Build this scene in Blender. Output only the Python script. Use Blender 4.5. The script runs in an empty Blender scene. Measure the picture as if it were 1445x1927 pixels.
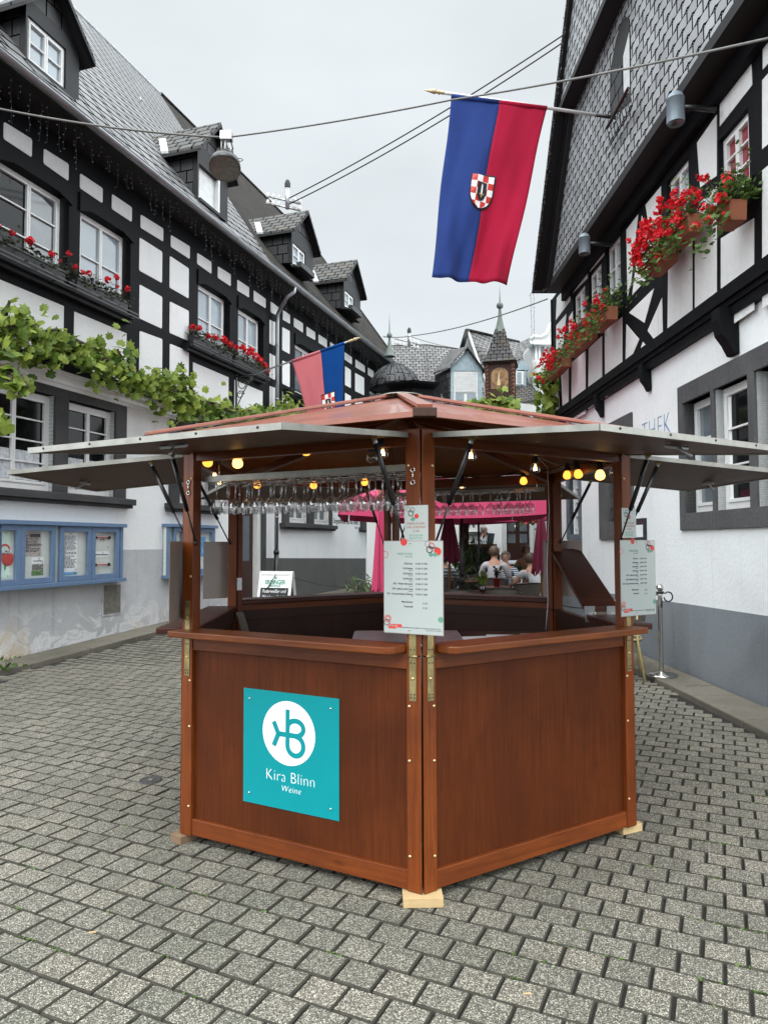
import bpy, bmesh, math, random
from mathutils import Vector as V, Matrix
random.seed(7)
PI = math.pi
R_ = random.Random(11)
def rnd(a, b): return R_.uniform(a, b)

# ---------------------------------------------------------------- camera
FPX, CX, CY, HOR = 1330.0, 722.5, 963.5, 1021.0
CAMP = V((0, 0, 1.6))
PITCH = math.atan((HOR - CY) / FPX)
CROT = Matrix.Rotation(PI / 2 + PITCH, 4, 'X') @ Matrix.Rotation(-0.003, 4, 'Z')
sc = bpy.context.scene
cam = bpy.data.cameras.new('camera')
camo = bpy.data.objects.new('camera', cam)
sc.collection.objects.link(camo)
camo.matrix_world = Matrix.Translation(CAMP) @ CROT
cam.sensor_fit = 'HORIZONTAL'; cam.sensor_width = 36.0
cam.lens = 36.0 * FPX / 1445.0
cam.clip_start = 0.05; cam.clip_end = 2000
sc.camera = camo

# ---------------------------------------------------------------- sky and sun
SUN_EL, SUN_ROT = math.radians(48), math.radians(186)
world = bpy.data.worlds.new('World'); sc.world = world
world.use_nodes = True
wn, wl = world.node_tree.nodes, world.node_tree.links
wn.clear()
w_out = wn.new('ShaderNodeOutputWorld'); w_bg = wn.new('ShaderNodeBackground')
w_sky = wn.new('ShaderNodeTexSky'); w_sky.sky_type = 'NISHITA'; w_sky.sun_disc = False
w_sky.sun_elevation = SUN_EL; w_sky.sun_rotation = SUN_ROT
w_tc = wn.new('ShaderNodeTexCoord'); w_no = wn.new('ShaderNodeTexNoise')
w_map = wn.new('ShaderNodeMapping'); w_map.inputs['Scale'].default_value = (1, 1, 2.5)
w_no.inputs['Scale'].default_value = 2.1; w_no.inputs['Detail'].default_value = 5
w_sep = wn.new('ShaderNodeSeparateXYZ')
w_r1 = wn.new('ShaderNodeMapRange')      # cloud tone
w_r1.inputs[1].default_value = 0.3; w_r1.inputs[2].default_value = 0.7
w_r1.inputs[3].default_value = 24.0; w_r1.inputs[4].default_value = 28.4
w_r2 = wn.new('ShaderNodeValToRGB')       # added brightness overhead and to both sides, out of view, to light the walls
_cr = w_r2.color_ramp.elements
_cr.new(0.3); _cr.new(0.6)
for _e, (_p, _v) in zip(_cr, ((0.10, 0.42), (0.30, 1.0), (0.70, 1.0), (0.845, 0.200))):
    _e.position = _p; _e.color = (_v, _v, _v, 1)
w_mul = wn.new('ShaderNodeMath'); w_mul.operation = 'MULTIPLY'
w_col = wn.new('ShaderNodeVectorMath'); w_col.operation = 'SCALE'
w_col.inputs[0].default_value = (0.925, 0.985, 1.015)
w_mix = wn.new('ShaderNodeMix'); w_mix.data_type = 'RGBA'; w_mix.inputs[0].default_value = 0.94
wl.new(w_tc.outputs['Generated'], w_map.inputs[0]); wl.new(w_map.outputs[0], w_no.inputs['Vector'])
wl.new(w_tc.outputs['Generated'], w_sep.inputs[0]); w_neg = wn.new('ShaderNodeMath'); w_neg.operation = 'MULTIPLY_ADD'; w_neg.inputs[1].default_value = 0.5; w_neg.inputs[2].default_value = 0.5
wl.new(w_sep.outputs[1], w_neg.inputs[0]); wl.new(w_neg.outputs[0], w_r2.inputs[0])
wl.new(w_no.outputs[0], w_r1.inputs[0]); wl.new(w_r1.outputs[0], w_mul.inputs[0])
wl.new(w_r2.outputs[0], w_mul.inputs[1]); wl.new(w_mul.outputs[0], w_col.inputs['Scale'])
wl.new(w_sky.outputs[0], w_mix.inputs[6]); wl.new(w_col.outputs[0], w_mix.inputs[7])
wl.new(w_mix.outputs[2], w_bg.inputs[0]); w_bg.inputs[1].default_value = 0.11
wl.new(w_bg.outputs[0], w_out.inputs[0])

sl = bpy.data.lights.new('sun', 'SUN'); sl.energy = 1.5; sl.angle = math.radians(35)
sl.color = (1.0, 0.97, 0.93)
so = bpy.data.objects.new('sun', sl); sc.collection.objects.link(so)
_sd = V((math.sin(SUN_ROT) * math.cos(SUN_EL), math.cos(SUN_ROT) * math.cos(SUN_EL), math.sin(SUN_EL)))
so.rotation_euler = _sd.to_track_quat('Z', 'Y').to_euler()
so.location = (0, -5, 30)
sc.view_settings.view_transform = 'Standard'; sc.view_settings.look = 'None'
sc.view_settings.exposure = 0.62; sc.view_settings.gamma = 1
sc.cycles.use_denoising = True
sc.cycles.max_bounces = 8; sc.cycles.transparent_max_bounces = 24
sc.cycles.sample_clamp_indirect = 6

# ---------------------------------------------------------------- measuring helpers
def ray(px, py):
    return (CROT.to_3x3() @ V(((px - CX) / FPX, -(py - CY) / FPX, -1)))
def aty(px, py, Y):                       # the point at ground distance Y seen at that pixel
    d = ray(px, py); return CAMP + d * (Y / d.y)
def gh(x, y):                             # the street rises away from the viewer
    return 0.04 * min(max(0, y - 9.3), 4) * min(1, max(0, (3.2 - x) / 2.6))
def gnd(px, py, z=0):
    d = ray(px, py); return CAMP + d * ((z - 1.6) / d.z)
class Fr:                                 # wall frame: u along, z up, n outwards
    def __init__(s, o, u, n):
        s.O = V((o[0], o[1], 0)); s.u = V((u[0], u[1], 0)).normalized(); s.n = V((n[0], n[1], 0)).normalized()
    def P(s, u, z, n=0): return s.O + s.u * u + s.n * n + V((0, 0, z))
    def at(s, px, py, n=0):
        d = ray(px, py); P0 = s.O + s.n * n
        t = (P0 - CAMP).dot(s.n) / d.dot(s.n); p = CAMP + d * t
        return (p - s.O).dot(s.u), p.z
    def U(s, px, py, n=0): return s.at(px, py, n)[0]
    def Z(s, px, py, n=0): return s.at(px, py, n)[1]

# ---------------------------------------------------------------- materials
MAT = {}
def newmat(name):
    m = bpy.data.materials.new(name); m.use_nodes = True; MAT[name] = m
    nt = m.node_tree; b = nt.nodes['Principled BSDF']
    return m, nt, b
def c4(c): return (c[0], c[1], c[2], 1)
def srgb(r, g, b):
    f = lambda v: ((v / 255 + 0.055) / 1.055) ** 2.4 if v > 10 else v / 255 / 12.92
    return (f(r), f(g), f(b))
def N(nt, t, **k):
    n = nt.nodes.new('ShaderNode' + t)
    for a, v in k.items(): setattr(n, a, v)
    return n
def uvmap(nt, scale=(1, 1, 1), rot=0, coord='UV'):
    tc = N(nt, 'TexCoord'); mp = N(nt, 'Mapping')
    mp.inputs['Scale'].default_value = scale; mp.inputs['Rotation'].default_value = (0, 0, rot)
    nt.links.new(tc.outputs[coord], mp.inputs[0]); return mp.outputs[0]
def noise(nt, vec, sc_, det=4, rough=0.6, dist=0):
    n = N(nt, 'TexNoise'); n.inputs['Scale'].default_value = sc_; n.inputs['Detail'].default_value = det
    n.inputs['Roughness'].default_value = rough; n.inputs['Distortion'].default_value = dist
    nt.links.new(vec, n.inputs['Vector']); return n.outputs[0]
def ramp(nt, fac, stops):
    r = N(nt, 'ValToRGB'); e = r.color_ramp.elements
    while len(e) < len(stops): e.new(0.5)
    for i, (p, c) in enumerate(stops): e[i].position = p; e[i].color = c4(c) if len(c) == 3 else c
    nt.links.new(fac, r.inputs[0]); return r.outputs[0]
def bump(nt, b, h, strength=0.3, dist=0.01):
    n = N(nt, 'Bump'); n.inputs['Strength'].default_value = strength; n.inputs['Distance'].default_value = dist
    nt.links.new(h, n.inputs['Height']); nt.links.new(n.outputs[0], b.inputs['Normal'])
def mixc(nt, fac, a, b_, mode='MIX'):
    m = N(nt, 'Mix', data_type='RGBA', blend_type=mode)
    for i, v in ((0, fac), (6, a), (7, b_)):
        if isinstance(v, (int, float)): m.inputs[i].default_value = v
        elif isinstance(v, tuple): m.inputs[i].default_value = c4(v)
        else: nt.links.new(v, m.inputs[i])
    return m.outputs[2]
def math_(nt, op, a, b_=0.0):
    m = N(nt, 'Math', operation=op)
    for i, v in ((0, a), (1, b_)):
        if isinstance(v, (int, float)): m.inputs[i].default_value = v
        else: nt.links.new(v, m.inputs[i])
    return m.outputs[0]
def plain(name, col, rough=0.6, metal=0, spec=0.5, var=0.15, nsc=8, bmp=0.0, coord='UV'):
    m, nt, b = newmat(name)
    b.inputs['Roughness'].default_value = rough; b.inputs['Metallic'].default_value = metal
    b.inputs['Specular IOR Level'].default_value = spec
    v = uvmap(nt, coord=coord); n = noise(nt, v, nsc, 5)
    lo = tuple(x * (1 - var) for x in col); hi = tuple(min(1, x * (1 + var)) for x in col)
    nt.links.new(ramp(nt, n, [(0.3, lo), (0.7, hi)]), b.inputs['Base Color'])
    if bmp: bump(nt, b, noise(nt, v, nsc * 6, 4), bmp, 0.01)
    return m
def wood(name, dark, light, axis='v', rough=0.4, fine=1.0, coat=0.0, knots=True, bmp=0.15):
    m, nt, b = newmat(name)
    s = (14 * fine, 0.9, 1) if axis == 'v' else (0.9, 14 * fine, 1)
    s2 = (1.6, 0.35, 1) if axis == 'v' else (0.35, 1.6, 1)
    v = uvmap(nt, s); n1 = noise(nt, v, 3.0, 8, 0.65, 0.6)
    n2 = noise(nt, uvmap(nt, s2), 2.2, 3, 0.5)
    c = ramp(nt, n1, [(0.25, dark), (0.5, tuple((a + l) / 2 for a, l in zip(dark, light))), (0.75, light)])
    c = mixc(nt, ramp(nt, n2, [(0.35, (0, 0, 0)), (0.7, (1, 1, 1))]), c, mixc(nt, 0.65, c, dark))
    n5 = noise(nt, uvmap(nt, (1, 1, 1)), 1.7, 7, 0.7, 0.5)
    c = mixc(nt, 0.55, c, ramp(nt, n5, [(0.32, (0.62, 0.60, 0.60)), (0.5, (1, 1, 1)), (0.68, (1.35, 1.30, 1.25))]), 'MULTIPLY')
    if knots:
        vo = N(nt, 'TexVoronoi'); vo.inputs['Scale'].default_value = 1
        nt.links.new(uvmap(nt, (5, 2.2, 1) if axis == 'v' else (2.2, 5, 1)), vo.inputs['Vector'])
        k = ramp(nt, vo.outputs['Distance'], [(0.03, (1, 1, 1)), (0.12, (0, 0, 0))])
        c = mixc(nt, math_(nt, 'MULTIPLY', k, 0.75), c, tuple(x * 0.35 for x in dark))
    nt.links.new(c, b.inputs['Base Color'])
    b.inputs['Roughness'].default_value = rough; b.inputs['Coat Weight'].default_value = coat
    b.inputs['Specular IOR Level'].default_value = 0.1 if 'timber' in name else 0.15 if 'panel' in name else 0.28
    bump(nt, b, n1, bmp, 0.004)
    return m
wood('post_wood', (0.085, 0.017, 0.003), (0.235, 0.057, 0.008), 'v', 0.42)
wood('rail_wood', (0.08, 0.017, 0.0035), (0.22, 0.053, 0.008), 'u', 0.42)
wood('panel_wood', (0.048, 0.0100, 0.0020), (0.115, 0.027, 0.0045), 'v', 0.55, 2.2, knots=False, bmp=0.06)
wood('counter_wood', (0.085, 0.020, 0.004), (0.24, 0.065, 0.012), 'u', 0.38, 1.2, bmp=0.3)
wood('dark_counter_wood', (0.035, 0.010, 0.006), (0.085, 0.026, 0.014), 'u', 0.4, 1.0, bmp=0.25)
wood('flap_wood', (0.050, 0.018, 0.006), (0.125, 0.048, 0.015), 'u', 0.5, 1.5, knots=False)
wood('ceiling_wood', (0.20, 0.075, 0.022), (0.36, 0.14, 0.04), 'u', 0.5, 1.0, knots=False)
wood('roof_red', (0.20, 0.060, 0.036), (0.36, 0.145, 0.10), 'u', 0.28, 2.0, 0.3, knots=False)
wood('raw_wood', (0.42, 0.29, 0.14), (0.62, 0.47, 0.26), 'u', 0.7, 1.0)
wood('old_raw_wood', (0.14, 0.09, 0.055), (0.26, 0.18, 0.11), 'u', 0.8, 1.0)
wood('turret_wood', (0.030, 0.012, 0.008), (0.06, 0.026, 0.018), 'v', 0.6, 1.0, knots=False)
wood('timber_black', (0.0035, 0.0040, 0.005), (0.0095, 0.0105, 0.0125), 'v', 0.6, 0.7, knots=False, bmp=0.35)
wood('timber_grey', (0.020, 0.022, 0.024), (0.045, 0.048, 0.052), 'v', 0.6, 0.7, knots=False, bmp=0.35)
wood('brown_door', (0.025, 0.009, 0.006), (0.05, 0.018, 0.012), 'v', 0.4, 1, knots=False)
wood('cask_wood', (0.10, 0.05, 0.02), (0.20, 0.11, 0.05), 'v', 0.5, 1, knots=False)

MAT['flap_wood'].node_tree.nodes['Principled BSDF'].inputs['Specular IOR Level'].default_value = 0.08
def plaster(name, col, stain, bm=0.35, stains=0.5, low=None):
    m, nt, b = newmat(name)
    v = uvmap(nt)
    n1 = noise(nt, v, 0.9, 6, 0.6, 0.4); n2 = noise(nt, v, 14, 5)
    c = mixc(nt, ramp(nt, n1, [(0.42, (0, 0, 0)), (0.75, (stains,) * 3)]), col, stain)
    c = mixc(nt, 0.10, c, ramp(nt, n2, [(0.3, (0.45, 0.45, 0.45)), (0.7, (1, 1, 1))]), 'MULTIPLY')
    stv = noise(nt, uvmap(nt, (5, 0.35, 1)), 1.5, 5, 0.6)
    c = mixc(nt, 0.5 * stains, c, ramp(nt, stv, [(0.40, (1, 1, 1)), (0.58, (1, 1, 1)), (0.72, (0.62, 0.62, 0.59))]), 'MULTIPLY')
    if low:                                # salt bloom and flaking near the ground
        geo = N(nt, 'NewGeometry'); sx = N(nt, 'SeparateXYZ'); nt.links.new(geo.outputs['Position'], sx.inputs[0])
        h = N(nt, 'MapRange'); h.inputs[1].default_value = 0.15; h.inputs[2].default_value = 0.85
        h.inputs[3].default_value = 1; h.inputs[4].default_value = 0
        nt.links.new(sx.outputs[2], h.inputs[0])
        n3 = noise(nt, v, 1.6, 9, 0.7, 1.2)
        msk = math_(nt, 'MULTIPLY', ramp(nt, n3, [(0.50, (0, 0, 0)), (0.545, (1, 1, 1)), (0.62, (0.35,) * 3)]), h.outputs[0])
        c = mixc(nt, msk, c, low)
        msk2 = math_(nt, 'MULTIPLY', ramp(nt, noise(nt, v, 1.1, 5, 0.7, 0.5), [(0.56, (0, 0, 0)), (0.66, (0.8,) * 3)]), h.outputs[0])
        c = mixc(nt, msk2, c, (0.50, 0.38, 0.22))
    nt.links.new(c, b.inputs['Base Color'])
    b.inputs['Roughness'].default_value = 0.9; b.inputs['Specular IOR Level'].default_value = 0.2
    bump(nt, b, noise(nt, v, 22, 6, 0.6), bm, 0.012)
    return m
plaster('plaster_white', (0.80, 0.82, 0.825), (0.66, 0.67, 0.665))
plaster('plaster_infill', (0.70, 0.705, 0.70), (0.60, 0.60, 0.595), 0.6, 0.4)
plaster('plaster_lowgrey', (0.50, 0.51, 0.525), (0.40, 0.405, 0.415), 0.5, 0.9, low=(0.72, 0.72, 0.72))
plaster('plaster_darkgrey', (0.115, 0.115, 0.115), (0.085, 0.085, 0.085))
plaster('plaster_bluegrey', (0.225, 0.245, 0.265), (0.15, 0.165, 0.18), 0.4, 0.8)
plaster('plaster_pink', (0.74, 0.67, 0.68), (0.64, 0.57, 0.58))
plaster('plaster_pale', (0.58, 0.59, 0.58), (0.40, 0.41, 0.40), 0.5, 0.9)
plaster('stone_basalt', (0.050, 0.050, 0.052), (0.095, 0.093, 0.09), 0.8, 0.8)
plaster('stone_basalt_light', (0.075, 0.075, 0.078), (0.12, 0.118, 0.115), 0.9, 0.9)
plaster('kerb_stone', (0.17, 0.155, 0.128), (0.095, 0.09, 0.07), 0.7, 0.9)

def slate(name, base, line, w, h, rough, shape='rect', moss=0.0, spec=0.5, offs=0.5, lw=0.012, sheen=None):
    m, nt, b = newmat(name)
    v = uvmap(nt)
    br = N(nt, 'TexBrick'); br.offset = offs
    br.inputs['Scale'].default_value = 1; br.inputs['Brick Width'].default_value = w
    br.inputs['Row Height'].default_value = h; br.inputs['Mortar Size'].default_value = lw
    br.inputs['Mortar Smooth'].default_value = 0.1; br.inputs['Bias'].default_value = 0
    br.inputs['Color1'].default_value = c4(tuple(x * 0.78 for x in base))
    br.inputs['Color2'].default_value = c4(tuple(x * 1.22 for x in base))
    br.inputs['Mortar'].default_value = c4(line)
    if shape == 'skew':                    # rows run slanting, as in the old german slating
        mp = uvmap(nt, (1, 1, 1), math.radians(-14)); src = mp
    elif shape == 'scale':
        sx = N(nt, 'SeparateXYZ'); nt.links.new(v, sx.inputs[0])
        row = math_(nt, 'FLOOR', math_(nt, 'DIVIDE', sx.outputs[1], h))
        ph = math_(nt, 'MULTIPLY', math_(nt, 'MODULO', row, 2.0), 0.5)
        t = math_(nt, 'FRACT', math_(nt, 'ADD', math_(nt, 'DIVIDE', sx.outputs[0], w), ph))
        q = math_(nt, 'SUBTRACT', t, 0.5); q2 = math_(nt, 'MULTIPLY', math_(nt, 'MULTIPLY', q, q), 4 * h * 0.22)
        cb = N(nt, 'CombineXYZ'); nt.links.new(sx.outputs[0], cb.inputs[0])
        nt.links.new(math_(nt, 'SUBTRACT', sx.outputs[1], q2), cb.inputs[1]); src = cb.outputs[0]
    else: src = v
    nt.links.new(src, br.inputs['Vector'])
    n1 = noise(nt, v, 3.5, 6, 0.65)
    c = mixc(nt, 0.35, br.outputs[0], ramp(nt, n1, [(0.3, (0.35, 0.35, 0.35)), (0.7, (1, 1, 1))]), 'MULTIPLY')
    if moss:
        c = mixc(nt, ramp(nt, noise(nt, v, 2.6, 8, 0.75), [(0.5, (0, 0, 0)), (0.68, (moss,) * 3)]), c, (0.13, 0.10, 0.055))
    nt.links.new(c, b.inputs['Base Color'])
    b.inputs['Roughness'].default_value = rough
    nt.links.new(math_(nt, 'MULTIPLY', math_(nt, 'SUBTRACT', 1.0, br.outputs[1]), spec), b.inputs['Specular IOR Level'])
    hgt = math_(nt, 'ADD', math_(nt, 'MULTIPLY', br.outputs[1], -1.0), math_(nt, 'MULTIPLY', n1, 0.35))
    bump(nt, b, hgt, 0.7, 0.012)
    return m
slate('slate_shiny', (0.17, 0.17, 0.172), (0.006, 0.006, 0.007), 0.46, 0.30, 0.36, 'skew', 0, 0.7, lw=0.034)
slate('slate_dark', (0.032, 0.030, 0.028), (0.005, 0.005, 0.005), 0.26, 0.18, 0.8, 'rect', 0.35, 0.12, lw=0.016)
slate('slate_cheek', (0.014, 0.015, 0.018), (0.004, 0.004, 0.004), 0.28, 0.24, 0.5, 'rect', lw=0.012)
slate('slate_dormer_roof', (0.07, 0.07, 0.068), (0.008, 0.008, 0.008), 0.30, 0.20, 0.6, 'rect', 0.5, 0.25, lw=0.018)
slate('slate_scale', (0.33, 0.34, 0.35), (0.012, 0.012, 0.014), 0.24, 0.15, 0.45, 'scale', 0, 0.6, lw=0.014)
slate('slate_far', (0.16, 0.16, 0.16), (0.03, 0.03, 0.031), 0.21, 0.15, 0.6, 'scale', 0.3, 0.3, lw=0.013)
slate('slate_turret', (0.09, 0.09, 0.09), (0.018, 0.018, 0.018), 0.14, 0.10, 0.7, 'scale', 0.4, 0.2, lw=0.010)

plain('black_paint', (0.006, 0.0065, 0.0075), 0.5, spec=0.3)
plain('black_metal', (0.010, 0.010, 0.011), 0.35)
plain('black_rubber', (0.008, 0.008, 0.008), 0.6)
plain('white_paint', (0.66, 0.665, 0.655), 0.35, var=0.04)
plain('zinc', (0.30, 0.31, 0.325), 0.35, 0.75, var=0.2, nsc=3)
plain('lead_flash', (0.50, 0.52, 0.54), 0.4, 0.5)
plain('aluminium', (0.25, 0.245, 0.22), 0.45, 0.5, var=0.2, nsc=12)
plain('galvanised', (0.45, 0.46, 0.47), 0.4, 0.8)
plain('steel', (0.62, 0.60, 0.57), 0.16, 1.0, var=0.05)
plain('brass', (0.30, 0.24, 0.11), 0.45, 0.7, var=0.35, nsc=14)
plain('brass_bright', (0.65, 0.50, 0.25), 0.3, 0.9)
plain('gold_paint', (0.55, 0.45, 0.25), 0.4, 0.3)
plain('teal', (0.0, 0.235, 0.26), 0.4, spec=0.25, var=0.02)
plain('sign_white', (0.80, 0.84, 0.84), 0.4, var=0.02)
plain('paper', (0.385, 0.425, 0.41), 0.35, var=0.02)
plain('paper_white', (0.80, 0.83, 0.85), 0.5, var=0.03)
plain('paper_green', (0.62, 0.82, 0.72), 0.5, var=0.03)
plain('paper_beige', (0.42, 0.38, 0.36), 0.5, var=0.35, nsc=40)
plain('paper_blue', (0.10, 0.35, 0.62), 0.5, var=0.4, nsc=10)
plain('photo_grey', (0.16, 0.15, 0.15), 0.5, var=0.8, nsc=50)
plain('photo_green', (0.12, 0.22, 0.08), 0.5, var=0.8, nsc=50)
plain('ink', (0.012, 0.012, 0.014), 0.6)
plain('ink_grey', (0.10, 0.11, 0.12), 0.6)
plain('ink_green', (0.10, 0.28, 0.20), 0.6)
plain('ink_red', (0.55, 0.03, 0.02), 0.5)
plain('ink_brown', (0.30, 0.10, 0.05), 0.5)
plain('ink_blue', (0.22, 0.32, 0.46), 0.7)
plain('acrylic_back', (0.27, 0.225, 0.20), 0.3, var=0.05)
plain('board_blue', (0.115, 0.185, 0.30), 0.45, var=0.10)
plain('board_back', (0.62, 0.66, 0.63), 0.5, var=0.05)
plain('chalkboard', (0.012, 0.014, 0.017), 0.6)
plain('chalk', (0.7, 0.72, 0.72), 0.8)
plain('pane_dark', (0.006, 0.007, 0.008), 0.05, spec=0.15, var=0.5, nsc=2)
plain('pane_sky', (0.27, 0.32, 0.355), 0.06, spec=0.8, var=0.12, nsc=1.2)  # pale base colour puts sky reflection and curtain tone into the pane
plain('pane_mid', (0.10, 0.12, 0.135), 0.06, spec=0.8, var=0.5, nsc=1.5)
plain('pane_red', (0.22, 0.015, 0.03), 0.15, spec=0.7, var=0.1)
plain('curtain', (0.45, 0.47, 0.50), 0.8, var=0.35, nsc=14)
plain('shutter_grey', (0.55, 0.56, 0.56), 0.5)
plain('dormer_blue', (0.25, 0.325, 0.36), 0.6, var=0.2)
plain('window_blue', (0.085, 0.105, 0.125), 0.5)
plain('lamp_grey', (0.20, 0.245, 0.28), 0.4, 0.2)
plain('copper_green', (0.10, 0.130, 0.112), 0.6, var=0.3)
plain('cable_grey', (0.16, 0.16, 0.15), 0.6)
plain('cable_white', (0.62, 0.62, 0.60), 0.6)
plain('terracotta', (0.23, 0.075, 0.035), 0.8)
plain('planter_dark', (0.014, 0.015, 0.017), 0.45)
plain('red_pot', (0.15, 0.01, 0.01), 0.4)
plain('parasol_cloth', (0.42, 0.035, 0.105), 0.8, var=0.06)
plain('parasol_closed', (0.13, 0.006, 0.030), 0.8, var=0.15)
plain('parasol_grey', (0.22, 0.20, 0.18), 0.8)
plain('skin', (0.50, 0.27, 0.19), 0.55, var=0.05, coord='Object')
plain('skin_tan', (0.30, 0.13, 0.075), 0.55, var=0.05, coord='Object')
plain('hair_brown', (0.055, 0.030, 0.016), 0.6, var=0.4, nsc=30, coord='Object')
plain('hair_light', (0.085, 0.05, 0.028), 0.6, var=0.4, nsc=30, coord='Object')
plain('hair_grey', (0.30, 0.27, 0.25), 0.6, var=0.3, nsc=30, coord='Object')
plain('shirt_pale', (0.46, 0.45, 0.48), 0.8, var=0.08, coord='Object')
plain('shirt_white', (0.66, 0.68, 0.71), 0.8, var=0.06, coord='Object')
plain('shirt_grey', (0.40, 0.41, 0.43), 0.8, var=0.08, coord='Object')
plain('trousers_dark', (0.03, 0.032, 0.04), 0.8, coord='Object')
plain('wicker', (0.10, 0.085, 0.07), 0.7, var=0.6, nsc=90, bmp=0.6)
plain('bamboo', (0.42, 0.34, 0.16), 0.4, var=0.25, nsc=20)
plain('table_wood', (0.11, 0.05, 0.03), 0.35, var=0.3)
plain('appliance', (0.32, 0.33, 0.335), 0.4, var=0.05)
plain('iron_cover', (0.075, 0.072, 0.07), 0.6, 0.4, var=0.4, nsc=60, bmp=0.6)
plain('vent_metal', (0.19, 0.18, 0.155), 0.6, 0.3, var=0.3, nsc=12)
plain('painted_picture', (0.22, 0.12, 0.045), 0.5, var=0.75, nsc=9)
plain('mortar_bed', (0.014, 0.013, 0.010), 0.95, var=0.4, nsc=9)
plain('joint_dirt_shade', (0.040, 0.037, 0.028), 0.95, var=0.5, nsc=20)  # block sides and chamfers: joint dirt plus recess shade put into the colour
plain('soffit_black', (0.006, 0.006, 0.007), 0.7)
plain('earth_brown', (0.03, 0.02, 0.012), 0.9)
plain('flag_blue_dark', (0.008, 0.045, 0.18), 0.85, var=0.05)
plain('stem_brown', (0.055, 0.038, 0.025), 0.85)

def cloth(name, col, trans=0.35):
    m, nt, b = newmat(name)
    b.inputs['Base Color'].default_value = c4(col); b.inputs['Roughness'].default_value = 0.85
    b.inputs['Specular IOR Level'].default_value = 0.1
    b.inputs['Sheen Weight'].default_value = 0.15
    v = uvmap(nt, coord='Object')
    nt.links.new(ramp(nt, noise(nt, v, 1.2, 3), [(0.3, tuple(x * 0.9 for x in col)), (0.7, tuple(min(1, x * 1.1) for x in col))]), b.inputs['Base Color'])
    tr = N(nt, 'BsdfTranslucent'); tr.inputs[0].default_value = c4(tuple(min(1, x * 1.2) for x in col))
    mx = N(nt, 'MixShader'); mx.inputs[0].default_value = trans
    nt.links.new(b.outputs[0], mx.inputs[1]); nt.links.new(tr.outputs[0], mx.inputs[2])
    nt.links.new(mx.outputs[0], nt.nodes['Material Output'].inputs[0]); return m
cloth('flag_blue', (0.034, 0.070, 0.27)); cloth('flag_red', (0.46, 0.014, 0.055))
cloth('flag_pink', (0.66, 0.24, 0.27), 0.45); cloth('flag_blue2', (0.005, 0.075, 0.30))  # flag_pink: fading and backlight both put into the pale base colour
def leafmat(name, c1, c2, tr=0.35):
    m, nt, b = newmat(name)
    g = N(nt, 'NewGeometry')
    c = ramp(nt, g.outputs['Random Per Island'], [(0.0, c1), (1.0, c2)])
    nt.links.new(c, b.inputs['Base Color']); b.inputs['Roughness'].default_value = 0.5
    b.inputs['Specular IOR Level'].default_value = 0.35
    t = N(nt, 'BsdfTranslucent'); nt.links.new(c, t.inputs[0])
    mx = N(nt, 'MixShader'); mx.inputs[0].default_value = tr
    nt.links.new(b.outputs[0], mx.inputs[1]); nt.links.new(t.outputs[0], mx.inputs[2])
    nt.links.new(mx.outputs[0], nt.nodes['Material Output'].inputs[0]); return m
leafmat('vine_leaf', (0.06, 0.125, 0.018), (0.36, 0.45, 0.08), 0.45)
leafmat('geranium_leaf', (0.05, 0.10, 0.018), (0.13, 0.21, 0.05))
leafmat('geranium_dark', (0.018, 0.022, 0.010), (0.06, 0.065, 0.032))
leafmat('petal_red', (0.55, 0.008, 0.012), (0.85, 0.03, 0.05), 0.3)
leafmat('oleander_leaf', (0.05, 0.085, 0.04), (0.15, 0.21, 0.10))
leafmat('herb_leaf', (0.16, 0.26, 0.03), (0.33, 0.42, 0.08))

def glassmat():
    m, nt, b = newmat('thin_glass')
    nt.nodes.remove(b)
    t = N(nt, 'BsdfTransparent'); t.inputs[0].default_value = (0.93, 0.93, 0.93, 1)
    g = N(nt, 'BsdfGlossy'); g.inputs['Roughness'].default_value = 0.03
    lw = N(nt, 'LayerWeight'); lw.inputs[0].default_value = 0.35
    f = math_(nt, 'ADD', math_(nt, 'MULTIPLY', lw.outputs['Facing'], 0.85), 0.08)
    mx = N(nt, 'MixShader'); nt.links.new(f, mx.inputs[0])
    nt.links.new(t.outputs[0], mx.inputs[1]); nt.links.new(g.outputs[0], mx.inputs[2])
    nt.links.new(mx.outputs[0], nt.nodes['Material Output'].inputs[0])
glassmat()
def caseglass():
    m, nt, b = newmat('case_glass'); nt.nodes.remove(b)
    t = N(nt, 'BsdfTransparent'); g = N(nt, 'BsdfGlossy'); g.inputs['Roughness'].default_value = 0.05
    mx = N(nt, 'MixShader'); mx.inputs[0].default_value = 0.06
    nt.links.new(t.outputs[0], mx.inputs[1]); nt.links.new(g.outputs[0], mx.inputs[2]); nt.links.new(mx.outputs[0], nt.nodes['Material Output'].inputs[0])
caseglass()
def emit(name, col, st):
    m, nt, b = newmat(name)
    b.inputs['Base Color'].default_value = c4(col); b.inputs['Emission Color'].default_value = c4(col)
    b.inputs['Emission Strength'].default_value = st
emit('bulb_warm', (1.0, 0.36, 0.045), 1.7); emit('bulb_bright', (1.0, 0.52, 0.12), 2.9)
emit('filament', (1.0, 0.62, 0.20), 20.0); emit('led_white', (0.35, 0.35, 0.33), 0.05)
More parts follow.
